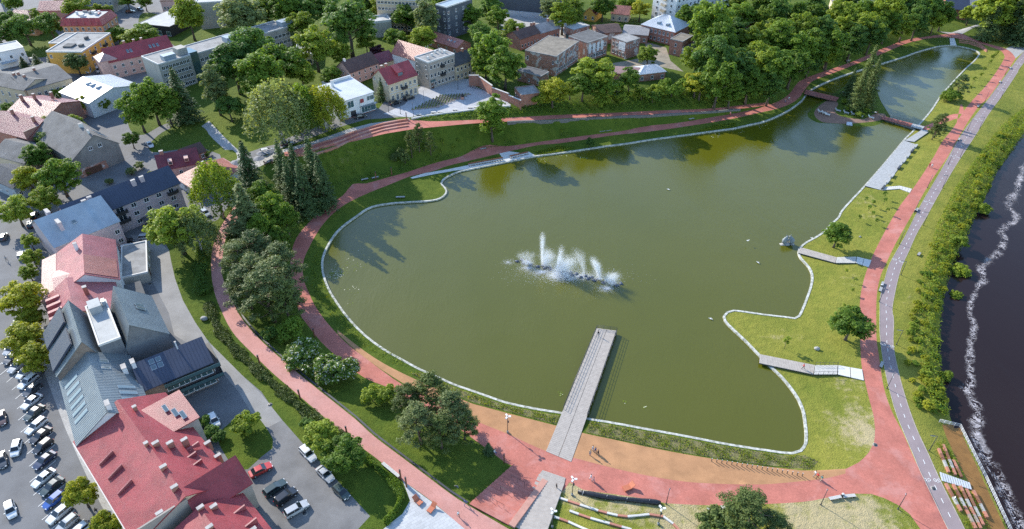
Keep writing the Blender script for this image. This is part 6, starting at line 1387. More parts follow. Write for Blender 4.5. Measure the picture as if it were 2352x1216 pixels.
# river side: railing, seat beams, metal stair
t = thing('river_railing', 'pale steel railing along the rust brown riverside walk', 'railing', PZ(2156, 971, .5)); o = t.location.copy()
rp = [PZ(2156,971,.5)-o, PZ(2203,982,.5)-o, PZ(2262,1100,.5)-o, PZ(2325,1235,.5)-o]
for i in range(3): railing(t, rp[i], rp[i+1], (4, 12, 13)[i], 1.1, (.4, .75, 1.1), 'steel_pale', .045)
BEAMS = [((2155,1033),(2178,1087)),((2165,1024),(2193,1093)),((2188,1059),(2207,1098)),((2171,1113),(2206,1176)),((2188,1115),(2240,1216)),((2204,1119),(2251,1216)),((2218,1126),(2257,1208)),((2234,1129),(2266,1191))]
BL = ['seat beam above the metal stair next to the cycle path', 'long seat beam above the metal stair', 'short seat beam above the metal stair by the walk', 'seat beam below the metal stair next to the cycle path', 'second seat beam below the metal stair', 'third seat beam below the metal stair', 'fourth seat beam below the metal stair', 'seat beam below the stair nearest the riverside walk']
for (a_, b_), l in zip(BEAMS, BL): wall_along('seat_beam', 'orange and grey '+l, along([a_, lerp2(a_, b_, .5), b_], 1.4), .5, .5, 'red_block', .4, 'block', 'seating', mats=['red_block', 'totem_wood', 'stone', 'red_block', 'deck_brown'])
quad_deck('metal_stair', 'corrugated pale metal stair between the riverside seat beams', 'steps', (2163,1104), (2233,1125), (2158,1084), (2228,1109), 1.3, 12, 'steel_pale', .45, gap=.25, part='tread')
# hedges: leaf strips
def hedge(name, label, pix, wid, hh, mat, n, seed):
    rng = np.random.default_rng(seed); c = [Vector((p.x, p.y)) for p in catmull(W(pix), 1.0)]; Ps, Ns = [], []
    m = len(c)
    for k in range(n):
        i = rng.integers(0, m-1); q = c[i].lerp(c[i+1], rng.uniform()); d = (c[i+1]-c[i]).normalized(); a = rng.uniform(-1, 1); w = wid*(.8+.3*math.sin(i*.7)+.15*math.sin(i*1.9))
        z = hh*(1-.45*abs(a)**3)*(rng.uniform(.0, 1)**.45)*(.85+.25*math.sin(i*.5+a))
        x, y = q.x-d.y*a*w*.5, q.y+d.x*a*w*.5; Ps.append((x, y, H(x, y)+z)); Ns.append((-d.y*a*.8, d.x*a*.8, .5))
    Pn = np.array(Ps); Nn = np.array(Ns)+unit(rng, n)*.6; Nn /= np.linalg.norm(Nn, axis=1)[:, None]; o = Pn[0].copy(); o[2] -= .0
    t = thing(name, label, 'hedge', tuple(o)); f = obj('foliage', leaf_mesh('foliage', Pn-o, Nn, .17, [mat], rng=rng), t)
    return t
hedge('hedge', 'long bushy hedge between the back lane and the upper red path', [(478,700),(492,735),(515,775),(555,818),(600,860),(650,902),(700,945),(745,978),(790,1008)], 2.9, 1.3, 'leaf_olive', 15000, 1)
hedge('hedge', 'hedge curling round the lawn corner beside the pale plaza', [(815,1030),(850,1062),(890,1095),(915,1125),(920,1150),(905,1180),(885,1205)], 1.8, 1.1, 'leaf_mid', 5000, 2)
hedge('hedge', 'tall dark shrubbery strip between the back lane and the shaded upper path', [(470,560),(462,600),(462,640),(470,680)], 4.5, 2.4, 'leaf_dark', 7000, 3)
def scatter_stuff(name, label, polys, n, size, hh, mats, seed, asp=.4, up=.6):
    rng = np.random.default_rng(seed); Pp = []
    for q in polys:
        w = [Vector((p.x, p.y)) for p in W(q)]; xs = [p.x for p in w]; ys = [p.y for p in w]
        X = rng.uniform(min(xs), max(xs), n*3); Y = rng.uniform(min(ys), max(ys), n*3); k = inside(w, X, Y); Pp.append(np.column_stack([X[k], Y[k]])[:n])
    xy = np.concatenate(Pp); cl = np.sin(xy[:, 0]*1.3)*np.cos(xy[:, 1]*1.1)+rng.normal(0, .5, len(xy)); xy = xy[cl > -.35]
    z = np.array([H(x, y) for x, y in xy])+rng.uniform(.05, 1, len(xy))*hh; Nn = unit(rng, len(xy)); Nn[:, 2] = abs(Nn[:, 2])*up
    Nn /= np.linalg.norm(Nn, axis=1)[:, None]
    mi = rng.integers(0, len(mats), len(xy)); o = obj(name, leaf_mesh(name, np.column_stack([xy, z]), Nn, size, mats, mi, rng, asp)); o['kind'] = 'stuff'; o['label'] = label
scatter_stuff('flower_bed_plants', 'low leafy planting in the beds between kerb and gravel', [PLANTER, PLANTER2], 9000, .17, .5, ['leaf_mid', 'leaf_light', 'leaf_lime', 'leaf_olive'], 4)
BANKP = [(2352,250),(2352,320),(2290,395),(2250,480),(2215,560),(2168,670),(2158,760),(2160,860),(2180,950),(2165,975),(2135,930),(2115,860),(2105,780),(2110,700),(2120,620),(2150,520),(2195,430),(2260,340),(2310,280)]
scatter_stuff('river_bank_plants', 'tall grass and reeds covering the river bank', [BANKP], 90000, .33, 1.3, ['leaf_light', 'leaf_light', 'leaf_lime', 'leaf_mid'], 5, .35, 1.9)
scatter_stuff('riverside_seat_plants', 'weeds growing between the riverside seat beams', [[(2150,1020),(2170,1010),(2215,1098),(2180,1090)],[(2175,1115),(2235,1130),(2275,1216),(2215,1216)]], 1500, .16, .5, ['leaf_light', 'leaf_mid', 'leaf_lime'], 9)
scatter_stuff('slope_undergrowth', 'dark undergrowth covering the hillside below the square', [[(945,276),(1100,255),(1180,247),(1400,222),(1600,200),(1740,190),(1760,228),(1600,248),(1400,256),(1200,264),(1040,272)]], 30000, .26, .7, ['leaf_dark', 'leaf_mid'], 6, .5, 1.0)
scatter_stuff('slope_grass_tufts', 'rough grass on the slope between the two red paths', [[(660,362),(800,335),(940,305),(1100,288),(1300,275),(1500,268),(1480,288),(1300,315),(1100,345),(930,395),(830,418),(760,430),(700,400)]], 26000, .22, .35, ['leaf_dark', 'leaf_mid', 'leaf_olive'], 7, .4, 1.0)
scatter_stuff('verge_grass_tufts', 'tall grass along the pond verge', [[(745,560),(712,600),(715,660),(760,730),(830,795),(930,850),(935,835),(837,772),(778,705),(742,640),(740,605)],[(1230,350),(1280,335),(1320,340),(1290,350),(1240,357)],[(1600,303),(1640,288),(1690,283),(1690,294),(1650,299)]], 7000, .17, .3, ['leaf_light', 'leaf_lime', 'leaf_mid'], 8, .35, .9)
# ------------------------------------------------------------------ cars
def paint(name, c, rough=.25, metallic=0.0):
    m, nt, out = nodes_of(name); b = prin(nt, out, c, rough, metallic, spec=.6); b.inputs['Coat Weight'].default_value = .6; return m
CARC = {'white': (.66, .66, .65), 'silver': (.40, .41, .42), 'black': (.012, .013, .015), 'dark grey': (.055, .06, .065), 'dark blue': (.02, .03, .07), 'blue': (.03, .09, .33), 'red': (.50, .05, .035), 'dark green': (.035, .055, .05), 'brown': (.09, .045, .035)}
for k, c in CARC.items(): paint('paint_'+k.replace(' ', '_'), c)
paint('car_paint', (.5, .5, .5)); m_, nt_, out_ = nodes_of('car_glass'); prin(nt_, out_, (.012, .016, .02), .05, 0, spec=.8)
M('tyre', (.015, .015, .016), .9, .1); M('rim', (.45, .46, .47), .35, .05, metallic=.6); m_, nt_, out_ = nodes_of('tail_red'); prin(nt_, out_, (.35, .01, .01), .2); m_, nt_, out_ = nodes_of('head_clear'); prin(nt_, out_, (.7, .72, .74), .1)
def loft(stations, ring):
    """stations: list of (x, params); ring(params) -> list of (y, z), closed loop; capped ends"""
    vs, fs = [], []; n = None
    for x, pr in stations:
        rg_ = ring(pr); n = len(rg_); vs += [(x, y, z) for y, z in rg_]
    for i in range(len(stations)-1):
        for k in range(n): fs.append((i*n+k, i*n+(k+1) % n, (i+1)*n+(k+1) % n, (i+1)*n+k))
    fs.append(tuple(range(n))[::-1]); fs.append(tuple((len(stations)-1)*n+k for k in range(n)))
    return MB().add(vs, fs, 0, False)
def make_car(style):
    L, w, hb, hr, xr, xf, tr, tf = {'sedan': (4.6, .9, .95, 1.45, -1.75, 1.05, .75, .8), 'hatch': (4.1, .88, .98, 1.5, -1.95, 1.05, .3, .75), 'estate': (4.7, .91, 1.0, 1.52, -2.25, 1.05, .35, .8), 'suv': (4.6, .94, 1.1, 1.72, -2.2, 1.1, .35, .7), 'van': (5.4, 1.0, 1.3, 2.35, -2.65, 1.9, .05, .7)}[style]
    root = thing('car', 'car', 'car')
    h = L/2
    st = [(-h, (w*.80, .38, .62, hb*.80)), (-h+.12, (w*.95, .26, .6, hb*.93)), (-h+.6, (w, .22, .6, hb)), (xf-.1, (w, .22, .6, hb)), (h-.75, (w*.98, .22, .6, hb*.90)), (h-.2, (w*.90, .25, .55, hb*.78)), (h, (w*.72, .34, .52, hb*.62))]
    body = loft(st, lambda p: [(-p[0]*.93, p[1]), (p[0]*.93, p[1]), (p[0], p[2]), (p[0]*.94, p[3]), (-p[0]*.94, p[3]), (-p[0], p[2])])
    body.build('body', MATS['car_paint'], root)
    wt = w*.76
    cab = loft([(xr, (w*.90, hb-.03, hb-.02, w*.88)), (xr+tr, (w*.91, hb-.03, hr-.05, wt)), (xf-tf, (w*.91, hb-.03, hr-.05, wt)), (xf, (w*.90, hb-.03, hb-.02, w*.88))], lambda p: [(-p[0], p[1]), (p[0], p[1]), (p[3], p[2]), (-p[3], p[2])])
    cab.build('cabin_glass', MATS['car_glass'], root)
    rf = loft([(xr+tr*.92, (wt*.96, hr-.05, hr-.03)), (xr+tr+.25, (wt*1.0, hr-.06, hr)), (xf-tf-.25, (wt*1.0, hr-.06, hr)), (xf-tf*.94, (wt*.96, hr-.07, hr-.05))], lambda p: [(-p[0], p[1]), (p[0], p[1]), (p[0]*.9, p[2]), (-p[0]*.9, p[2])])
    rf.build('roof', MATS['car_paint'], root)
    for s in (-1, 1):
        for x0, x1 in ((xr+.02, xr+tr), (xf-.02, xf-tf), ((xr+xf)*.5, (xr+xf)*.5)):
            MB().tube([(x0, s*w*.895, hb-.02), (x1, s*wt*1.01, hr-.04)], .045, 4, 0, False, False).build('pillar', MATS['car_paint'], root)
    for x in (-L*.31, L*.31):
        for s in (-1, 1):
            ty = MB().tube([(0, -.11, 0), (0, .11, 0)], .33, 14).build('wheel', MATS['tyre'], root, (x, s*(w-.06), .33)); MB().tube([(0, -.125, 0), (0, .125, 0)], .2, 10).build('rim', MATS['rim'], ty)
    for s in (-1, 1):
        MB().cbox(h-.14, s*w*.62, hb*.66, .22, .34, .14).build('headlight', MATS['head_clear'], root); MB().cbox(-h+.05, s*w*.70, hb*.78, .12, .3, .16).build('tail_light', MATS['tail_red'], root)
        MB().cbox(xf-.35, s*(w+.08), hb+.05, .16, .2, .13).build('mirror', MATS['car_paint'], root)
    for x in (h-.02, -h+.03): MB().cbox(x, 0, .45, .06, .5, .11).build('number_plate', MATS['lamp_white'], root)
    return root
CARP = {k: make_car(k) for k in ('sedan', 'hatch', 'estate', 'suv', 'van')}
CARUSED = set()
def car(x, y, dx, dy, style, colr, label, group=None):
    p, q0, q1 = P(x, y, .5), P(x-dx, y-dy), P(x+dx, y+dy); rz = math.atan2(q1.y-q0.y, q1.x-q0.x); pr = CARP[style]
    c = dup(pr, (p.x, p.y, H(p.x, p.y)+.01), rz, label, group, swap={'car_paint': MATS['paint_'+colr.replace(' ', '_')]})
    if group is None and 'group' in c: del c['group']
    return c
DIAG = [(27,803,'silver','hatch'),(29,822,'dark grey','sedan'),(41,841,'silver','estate'),(58,856,'white','hatch'),(65,877,'white','estate'),(74,897,'dark grey','hatch'),(73,923,'white','sedan'),(79,949,'dark green','sedan'),(84,979,'white','estate'),(94,1001,'black','sedan'),(99,1026,'black','hatch'),(103,1058,'dark blue','sedan'),(101,1099,'white','sedan'),(120,1118,'dark green','sedan'),(124,1150,'blue','hatch'),(137,1180,'white','estate'),(155,1203,'silver','hatch'),(180,1222,'white','hatch')]
ORD = ['first', 'second', 'third', 'fourth', 'fifth', 'sixth', 'seventh', 'eighth', 'ninth', 'tenth', 'eleventh', 'twelfth', 'thirteenth', 'fourteenth', 'fifteenth', 'sixteenth', 'seventeenth', 'eighteenth']
KN = {'sedan': 'saloon', 'hatch': 'hatchback', 'estate': 'estate car', 'suv': 'off-roader', 'van': 'van'}
for i, (x, y, c, s) in enumerate(DIAG):
    car(x, y, -24, 20, s, c, f'{c} {KN[s]}, {ORD[i]} in the diagonal row counted from the zebra crossing', 'cars parked diagonally along the street')
for x, y, dx, dy, s, c, l in [(38,1031,-5,18,'hatch','white','white hatchback driving along the street past the diagonal row'), (25,1172,6,22,'hatch','white','white hatchback with dark sunroof driving down the street'), (3,962,3,20,'sedan','brown','brown saloon at the left kerb of the street'), (4,1058,3,20,'sedan','dark grey','dark saloon at the left kerb behind the brown one'),
 (599,1080,28,-14,'sedan','red','red saloon parked beside the lawn island'), (632,1122,30,-20,'estate','dark green','dark green estate car next to the red saloon'), (657,1142,30,-22,'suv','black','black off-roader between the green and silver cars'), (681,1170,32,-18,'estate','silver','silver estate car beside the black off-roader'),
 (707,1043,18,19,'estate','white','white people carrier parked under the paler tree'), (747,1090,19,19,'sedan','silver','silver saloon parked between the white and dark cars'), (784,1131,18,17,'hatch','dark green','dark hatchback parked under the darker tree'), (492,966,9,17,'hatch','white','white hatchback in the shaded bay under the balconies'),
 (472,490,13,11,'estate','silver','silver estate car at the back lane by the drooping birch'), (288,556,20,-4,'suv','black','black off-roader under the mauve house canopy'), (337,545,20,-2,'estate','silver','silver estate car beside the mauve house wall'), (293,569,18,-3,'hatch','silver','silver hatchback in the shade behind black off-roader'),
 (614,347,16,-6,'estate','white','white estate car driving past the cafe terrace'), (660,331,16,-5,'sedan','black','black saloon driving past the small park'), (828,268,14,-3,'sedan','black','black saloon parked before the white office'), (907,237,13,-4,'suv','black','black off-roader parked before the cream house'), (940,226,12,-4,'suv','black','black off-roader parked further along the cream house'),
 (229,161,3,-10,'van','white','white delivery van standing at the street crossing'), (199,165,8,2,'hatch','white','white small car beside the yellow house'), (245,139,3,-9,'hatch','dark grey','dark car behind the white van'), (344,333,9,9,'sedan','white','white saloon on the path by the grey gable house'), (79,496,3,-14,'suv','black','black off-roader at the kerb under the lime trees'), (72,516,3,-14,'suv','black','black car below the off-roader under the lime trees'), (50,586,3,-12,'hatch','white','pale hatchback at the kerb by the pink front'),
 (163,318,4,-11,'sedan','dark grey','dark saloon in the narrow street beside the grey gable house'), (74,138,12,2,'sedan','white','white saloon beside the white hall'), (706,174,14,-2,'sedan','black','black saloon under the oaks by the kindergarten block'), (322,22,10,3,'sedan','dark grey','dark car on the pale forecourt'), (190,330,3,-12,'hatch','silver','silver hatchback parked below the grey gable'), (8,545,6,-14,'hatch','dark grey','dark hatchback on the street at the frame edge')]:
    car(x, y, dx, dy, s, c, l)
for s, r_ in CARP.items():           # the patterns themselves become the last five cars, in yards that show only a glimpse of them
    x, y, c, l = {'sedan': (1415,30,'dark grey','dark saloon among the trees by the timber cottage'), 'hatch': (1190,85,'white','white hatchback in the yard of the industrial hall'), 'estate': (1210,80,'silver','silver estate car in the yard of the industrial hall'), 'suv': (300,30,'black','black off-roader on the pale forecourt'), 'van': (1165,78,'white','white van in the yard of the industrial hall')}[s]
    p = P(x, y); r_.location = (p.x, p.y, p.z+.01); r_.rotation_euler = (0, 0, .4); r_['label'] = l
    for ch in CHD[r_.name]:
        for sl in ch.material_slots:
            if sl.material.name == 'car_paint': sl.link = 'OBJECT'; sl.material = MATS['paint_'+c.replace(' ', '_')]
# ------------------------------------------------------------------ people
M('skin', (.48, .28, .20), .7, .05); M('hair', (.06, .035, .02), .8, .2); M('shoes', (.05, .05, .05), .7, .1); M('cloth_top', (.5, .5, .5), .9, .1); M('cloth_legs', (.05, .06, .10), .9, .1)
for k, c in {'white': (.65, .64, .62), 'red': (.50, .03, .04), 'black': (.02, .02, .022), 'blue': (.06, .11, .25), 'pink': (.50, .25, .25), 'grey': (.25, .25, .26), 'beige': (.45, .37, .27), 'teal': (.05, .2, .2)}.items(): M('cloth_'+k, c, .9, .1)
def figure(pose):
    sw = {'walk': .32, 'stand': .05, 'sit': 0}[pose]
    V = [((0, 0, .95), .15), ((0, 0, 1.12), .14), ((.01, 0, 1.32), .17), ((.01, 0, 1.44), .10), ((.02, 0, 1.51), .055), ((.035, 0, 1.58), .085), ((.04, 0, 1.66), .105), ((.03, 0, 1.74), .075)]
    E_ = [(0,1),(1,2),(2,3),(3,4),(4,5),(5,6),(6,7)]
    def chain(start, pts_):
        a = start
        for p in pts_: V.append(p); E_.append((a, len(V)-1)); a = len(V)-1
    for s in (-1, 1):
        f = s*sw
        if pose == 'sit': chain(0, [((.02, s*.10, .93), .10), ((.42, s*.11, .92), .075), ((.45, s*.11, .50), .055), ((.46, s*.11, .47), .05), ((.60, s*.11, .45), .04)])
        else: chain(0, [((f*.12, s*.10, .86), .10), ((f*.65+.05, s*.10, .50), .07), ((f*.85, s*.10, .28), .06), ((f*1.05-.02, s*.10, .09), .045), ((f*1.05+.15, s*.10, .04), .038)])
        g = -f
        chain(2, [((.01, s*.17, 1.40), .07), ((g*.35-.03, s*.22, 1.16), .05), ((g*.9+.05, s*.21, .93), .04), ((g*1.05+.08, s*.20, .84), .035), ((g*1.1+.10, s*.20, .77), .028)])
    me = bpy.data.meshes.new('person'); me.from_pydata([v[0] for v in V], E_, []); o = bpy.data.objects.new('tmp', me); COL.objects.link(o)
    sk = o.modifiers.new('skin', 'SKIN'); sk.use_smooth_shade = True
    for i, v in enumerate(V): me.skin_vertices[0].data[i].radius = (v[1]*.9, v[1]*(1.15 if i in (1, 2, 0) else .95))
    me.skin_vertices[0].data[0].use_root = True
    o.modifiers.new('sub', 'SUBSURF').levels = 1
    dg = bpy.context.evaluated_depsgraph_get(); r_ = bpy.data.meshes.new_from_object(o.evaluated_get(dg)); bpy.data.objects.remove(o)
    for n in ('skin', 'cloth_top', 'cloth_legs', 'shoes'): r_.materials.append(MATS[n])
    zs = .0 if pose != 'sit' else .42
    for p in r_.polygons:
        c = p.center; p.material_index = 0 if c.z > 1.47 else 1
        if c.z < .98 and abs(c.y) < .165: p.material_index = 2
        if c.z < .1+zs and abs(c.y) < .165: p.material_index = 3
        if abs(c.y) > .165 and c.z < .90: p.material_index = 0
        p.use_smooth = True
    if pose == 'sit':
        for v in r_.vertices: v.co.z -= .42
    return r_
FIG = {k: figure(k) for k in ('walk', 'stand', 'sit')}
hm = MB().blob((0, 0, 0), (.115, .10, .10), 3, 2, .05).mesh('hair', MATS['hair'])
def person(x, y, pose, rz, top, legs, label, lift=0.0, px=None):
    p = px if px is not None else P(x, y); t = thing('person', label, 'person', p+Vector((0, 0, lift)), rz)
    b = obj('body', FIG[pose], t)
    for i, n in ((1, top), (2, legs)): b.material_slots[i].link = 'OBJECT'; b.material_slots[i].material = MATS['cloth_'+n]
    obj('hair', hm, t, (.01, 0, 1.73-(.42 if pose == 'sit' else 0)))
    return t
for x, y, po, rz, tp_, lg, l in [(1361,1036,'walk',-1.2,'white','grey','person in white walking on the gravel strip near the pier'), (1367,1040,'walk',-1.2,'blue','black','person in blue walking in the small group by the pier'), (1373,1046,'walk',-1.0,'black','black','person in black walking at the end of the small group'), (1355,1046,'stand',-1.6,'beige','blue','person in beige walking beside the small group'),
 (1357,1102,'walk',2.4,'white','white','person in white on the red promenade'), (1363,1108,'walk',2.4,'pink','grey','person in pink walking with the one in white'), (1053,1187,'walk',2.0,'white','black','person in white top crossing the upper red path'), (1278,1124,'stand',.5,'black','black','person in black standing at the timber steps'), (1870,1094,'walk',.2,'white','grey','person in white beside the one in red'), (1876,1099,'walk',.2,'red','black','person in red pushing along the promenade'), (1885,1105,'walk',.3,'teal','beige','person in teal leading the three walkers'),
 (1844,848,'walk',2.9,'red','black','person in red top walking on the wide boardwalk'), (2139,386,'walk',.9,'white','grey','person in white on the red path by the stage'), (2134,384,'walk',.9,'red','black','person in red on the red path by the stage'), (1677,266,'walk',.4,'pink','red','person in pink on the path below the terrace wall'), (1811,231,'walk',.8,'white','grey','person in white on the path by the west footbridge'), (1803,236,'walk',.8,'beige','blue','person in beige near the west footbridge'), (1950,144,'walk',.5,'white','blue','person in white on the far curved path'), (1946,145,'walk',.5,'white','grey','person in pale clothes beside the one on the far path'), (1926,158,'walk',.6,'black','black','person in black on the far curved path'), (1069,1160,'walk',.6,'blue','blue','person in blue at the top of the red steps'), (16,600,'walk',1.2,'grey','black','person in grey walking on the street pavement'), (225,1180,'walk',2.0,'black','blue','person in dark clothes on the pavement by the street tree'), (205,1118,'stand',1.0,'grey','black','person in grey standing by the red roofed house'), (1392,795,'stand',1,'black','grey','person in dark top leaning at the pier railing')]:
    t = person(x, y, po, rz, tp_, lg, l)
    if 'boardwalk' in l: q = PZ(x, y, 1.1); t.location = q
    if 'pier railing' in l: t.location = PZ(1374, 772, 1.0)
person(1136, 1044, 'sit', -.6, 'white', 'blue', 'person in white sitting at the promenade edge by the tiny conifer', .42)
person(2188, 1152, 'sit', -.6, 'white', 'beige', 'person in white sitting on the riverside seat beam', .5)
# ------------------------------------------------------------------ fountain, sculpture, birds, foam, markings
m_, nt_, out_ = nodes_of('spray')
bs_ = N(nt_, 'ShaderNodeBsdfPrincipled'); bs_.inputs['Base Color'].default_value = (.88, .90, .92, 1); bs_.inputs['Roughness'].default_value = .5
tr_ = N(nt_, 'ShaderNodeBsdfTranslucent'); tr_.inputs['Color'].default_value = (.88, .90, .92, 1)
tp_ = N(nt_, 'ShaderNodeBsdfTransparent'); mx_ = N(nt_, 'ShaderNodeMixShader'); mx_.inputs[0].default_value = .6; nt_.links.new(bs_.outputs[0], mx_.inputs[1]); nt_.links.new(tr_.outputs[0], mx_.inputs[2])
mx2 = N(nt_, 'ShaderNodeMixShader'); mx2.inputs[0].default_value = .45; nt_.links.new(tp_.outputs[0], mx2.inputs[1]); nt_.links.new(mx_.outputs[0], mx2.inputs[2]); nt_.links.new(mx2.outputs[0], out_.inputs['Surface'])
def zF(x, y): return (1120+x/5.526, 500+y/5.526)
M('float_blue', (.07, .085, .12), .5, .3, 3, 8)
FL = [(375,545),(435,528),(455,568),(510,548),(540,585),(640,612),(700,600),(722,632),(775,615),(800,648),(975,668),(1005,695),(1050,682),(1075,718),(1125,702),(1180,748),(1240,728),(1270,768),(1320,748),(1350,788),(1400,770),(1465,815),(1510,798),(1600,812),(1640,852),(1692,828)]
frr = random.Random(9)
for i, (x, y) in enumerate(FL):
    p = PZ(*zF(x, y+14), 0.0); t = thing('fountain_float', 'dark blue turtle shaped float in the pond fountain chain', 'fountain float', p, frr.uniform(0, 6), 'fountain floats')
    t.scale = (.7, .7, .6); MB().blob((0, 0, .22), (.85, .68, .5), i, 2, .06).build('shell', MATS['float_blue'], t); MB().blob((.95, 0, .3), (.3, .22, .2), i+50, 1, .08).build('head', MATS['float_blue'], t)
    MB().tube([(0, 0, .6), (0, 0, 1.0)], [.1, .05], 6).build('nozzle', MATS['steel_dark'], t)
    for s, k in ((1, 1), (1, -1), (-1, 1), (-1, -1)): MB().blob((s*.55, k*.62, .1), (.28, .2, .1), i+k, 1, .05).build('flipper', MATS['float_blue'], t)
frng = np.random.default_rng(12)
def jet(label, base, tops, hgt, n, spread=.25, size=.07, burst=0.0):
    """spray fanning from the float at base (zoom pixel) towards the drift directions in tops (metres), hgt high"""
    b = PZ(*zF(*base), 0.0); Ps = []
    per = int(n*1.9)//len(tops)
    for (ox, oy, h) in tops:
        t = frng.uniform(0, 1, per)**.7; s = (.08+spread*t)*(1+burst*frng.uniform(0, 1, per))
        x = ox*t+frng.normal(0, 1, per)*s; y = oy*t+frng.normal(0, 1, per)*s; z = h*(t**.8)*frng.uniform(.75, 1.03, per)
        fall = frng.uniform(0, 1, per) < .3; z = np.where(fall, z*frng.uniform(0, 1, per), z); x = np.where(fall, x+frng.uniform(0, .9, per), x); y = np.where(fall, y-frng.uniform(0, .6, per), y)
        Ps.append(np.column_stack([x, y, np.maximum(z, .02)+.1]))
    size *= .8
    Pn = np.concatenate(Ps); t = thing('fountain_jet', label, 'fountain', b)
    obj('spray', leaf_mesh('spray', Pn, unit(frng, len(Pn)), size, ['spray'], rng=frng, asp=.7), t)
jet('tallest thin white fountain jet', (688,610), [(-.1, 0, 11.5)], 11, 5200, .34)
jet('wide veil of spray beside the tallest jet', (720,620), [(-.3, 0, 4.6), (.6, 0, 6.4), (1.6, .2, 5.6), (2.6, .2, 4.0)], 7, 14000, .8, .06)
jet('slanted bright jet in the middle of the fountain', (870,700), [(1.3, .2, 9.4), (1.0, 0, 6)], 9, 6000, .42)
jet('dense white burst at the heart of the fountain', (930,720), [(-1.2, 0, 3), (0, 0, 5), (1.4, 0, 6), (2.8, .3, 6), (3.4, .3, 5.4), (-2, -1, 1.6), (.6, -1.4, 1.5)], 6, 20000, 1.0, .08, .6)
jet('faint grey fan of spray right of the dense burst', (1230,740), [(-3.4, .3, 9.8), (-2.4, .2, 9.4), (-1.2, .2, 8.6)], 9, 7000, .55, .05)
jet('leaning white plume over the right hand floats', (1420,790), [(-2.6, .2, 8.0), (-1.8, .2, 7.2), (-.9, .1, 6.0)], 8, 9000, .42, .07)
jet('low foaming splash at the right end of the fountain', (1560,850), [(-1.8, .3, 2.6), (-.6, .5, 3.4), (.8, .6, 3.8), (1.6, .2, 3.6), (0, 0, 2)], 4, 11000, .7, .065)
jet('low ring of arching streams at the left end of the fountain', (500,600), [(-2.6, .5, 3.6), (-1.4, .8, 4.2), (.2, .9, 4.3), (1.8, .8, 3.8), (-1.0, -.4, 1.6), (1.2, -.4, 1.6)], 4, 8000, .5, .055)
fo = []
for x0, x1, y0, y1, n in ((380,640,590,690,1100),(780,1000,680,800,4200),(1380,1650,850,950,1300),(520,860,640,740,1700),(170,360,520,620,300),(900,1200,740,830,600),(1000,1400,700,800,1500),(380,1650,640,840,3200)):
    for k in range(n):
        a = frng.uniform(0, 2*PI); rr_ = abs(frng.normal(0, .62)); p = PZ(*zF((x0+x1)/2+math.cos(a)*rr_*(x1-x0)/2, (y0+y1)/2+math.sin(a)*rr_*(y1-y0)/2), .03); fo.append((p.x, p.y, .03+frng.uniform(0, .05)))
fo = np.array(fo); nn = np.tile([0, 0, 1.0], (len(fo), 1))+unit(frng, len(fo))*.15; nn /= np.linalg.norm(nn, axis=1)[:, None]
o = obj('fountain_foam', leaf_mesh('fountain_foam', fo, nn, .11, ['spray'], rng=frng, asp=.8)); o['kind'] = 'stuff'; o['label'] = 'white foam spread on the water round the fountain'
# sculpture standing in the pond
sp = PZ(1807, 562, 0); t = thing('bronze_sculpture', 'weathered bronze sculpture of two hunched figures standing in the pond', 'sculpture', sp)
for k, (ox, rz) in enumerate(((-1.0, .5), (1.3, 2.6))):
    mb = MB(); c, s = math.cos(rz), math.sin(rz)
    def q(x, y, z): return (ox+x*c-y*s, x*s+y*c, z)
    mb.blob(q(0, 0, 1.3), (.75, .65, 1.0), 5+k, 2, .12); mb.blob(q(.45, 0, 2.1), (.6, .5, .6), 7+k, 2, .12); mb.blob(q(.85, 0, 2.55), (.42, .36, .4), 9+k, 2, .1)
    for sd_ in (-1, 1):
        mb.tube([q(.5, sd_*.45, 2.1), q(1.0, sd_*.6, 1.4), q(1.3, sd_*.35, .9)], [.26, .2, .13], 7); mb.tube([q(-.1, sd_*.35, .8), q(.15, sd_*.45, .2), q(.1, sd_*.45, -.5)], [.36, .3, .25], 7); mb.tube([q(.8, sd_*.22, 2.8), q(.7, sd_*.4, 3.2)], [.14, .05], 6)
    mb.build('figure', MATS['bronze'], t)
MB().tube([(-2.0, 0, -.5), (0, .2, -.1), (2.2, .1, -.5)], [.7, .9, .7], 8).build('plinth', MATS['stone'], t)
for x, y, rz, l, flying in ((1741,604,.5,'white gull on the open water above the headland',0), (1717,554,2.0,'white gull flying left of the sculpture',1), (1865,548,1.0,'white gull floating at the kerb beside the sculpture',0), (1632,733,1.0,'white gull near the tip of the headland',0), (1535,436,1.0,'white gull far out on the pond',0)):
    t = thing('gull', l, 'bird', PZ(x, y, .1+1.2*flying), rz); mb = loft([(-.32, (.02, .12)), (-.15, (.10, .10)), (.1, (.11, .10)), (.24, (.07, .16)), (.33, (.06, .2)), (.42, (.015, .17))], lambda p: [(p[0]*math.cos(a_*PI/3), p[1]+p[0]*math.sin(a_*PI/3)) for a_ in range(6)]); mb.build('body', MATS['lamp_white'], t)
    for s in (-1, 1): MB().add([(.1, s*.08, .16), (-.12, s*.08, .16), (-.2, s*.55, .22+.15*flying), (.02, s*.5, .24+.15*flying), (.1, s*.08, .13), (-.12, s*.08, .13), (-.2, s*.55, .20+.15*flying), (.02, s*.5, .21+.15*flying)], [(0,1,2,3),(7,6,5,4),(0,3,7,4),(1,5,6,2),(2,6,7,3)]).build('wing', MATS['trim_pale'], t)
lp = []
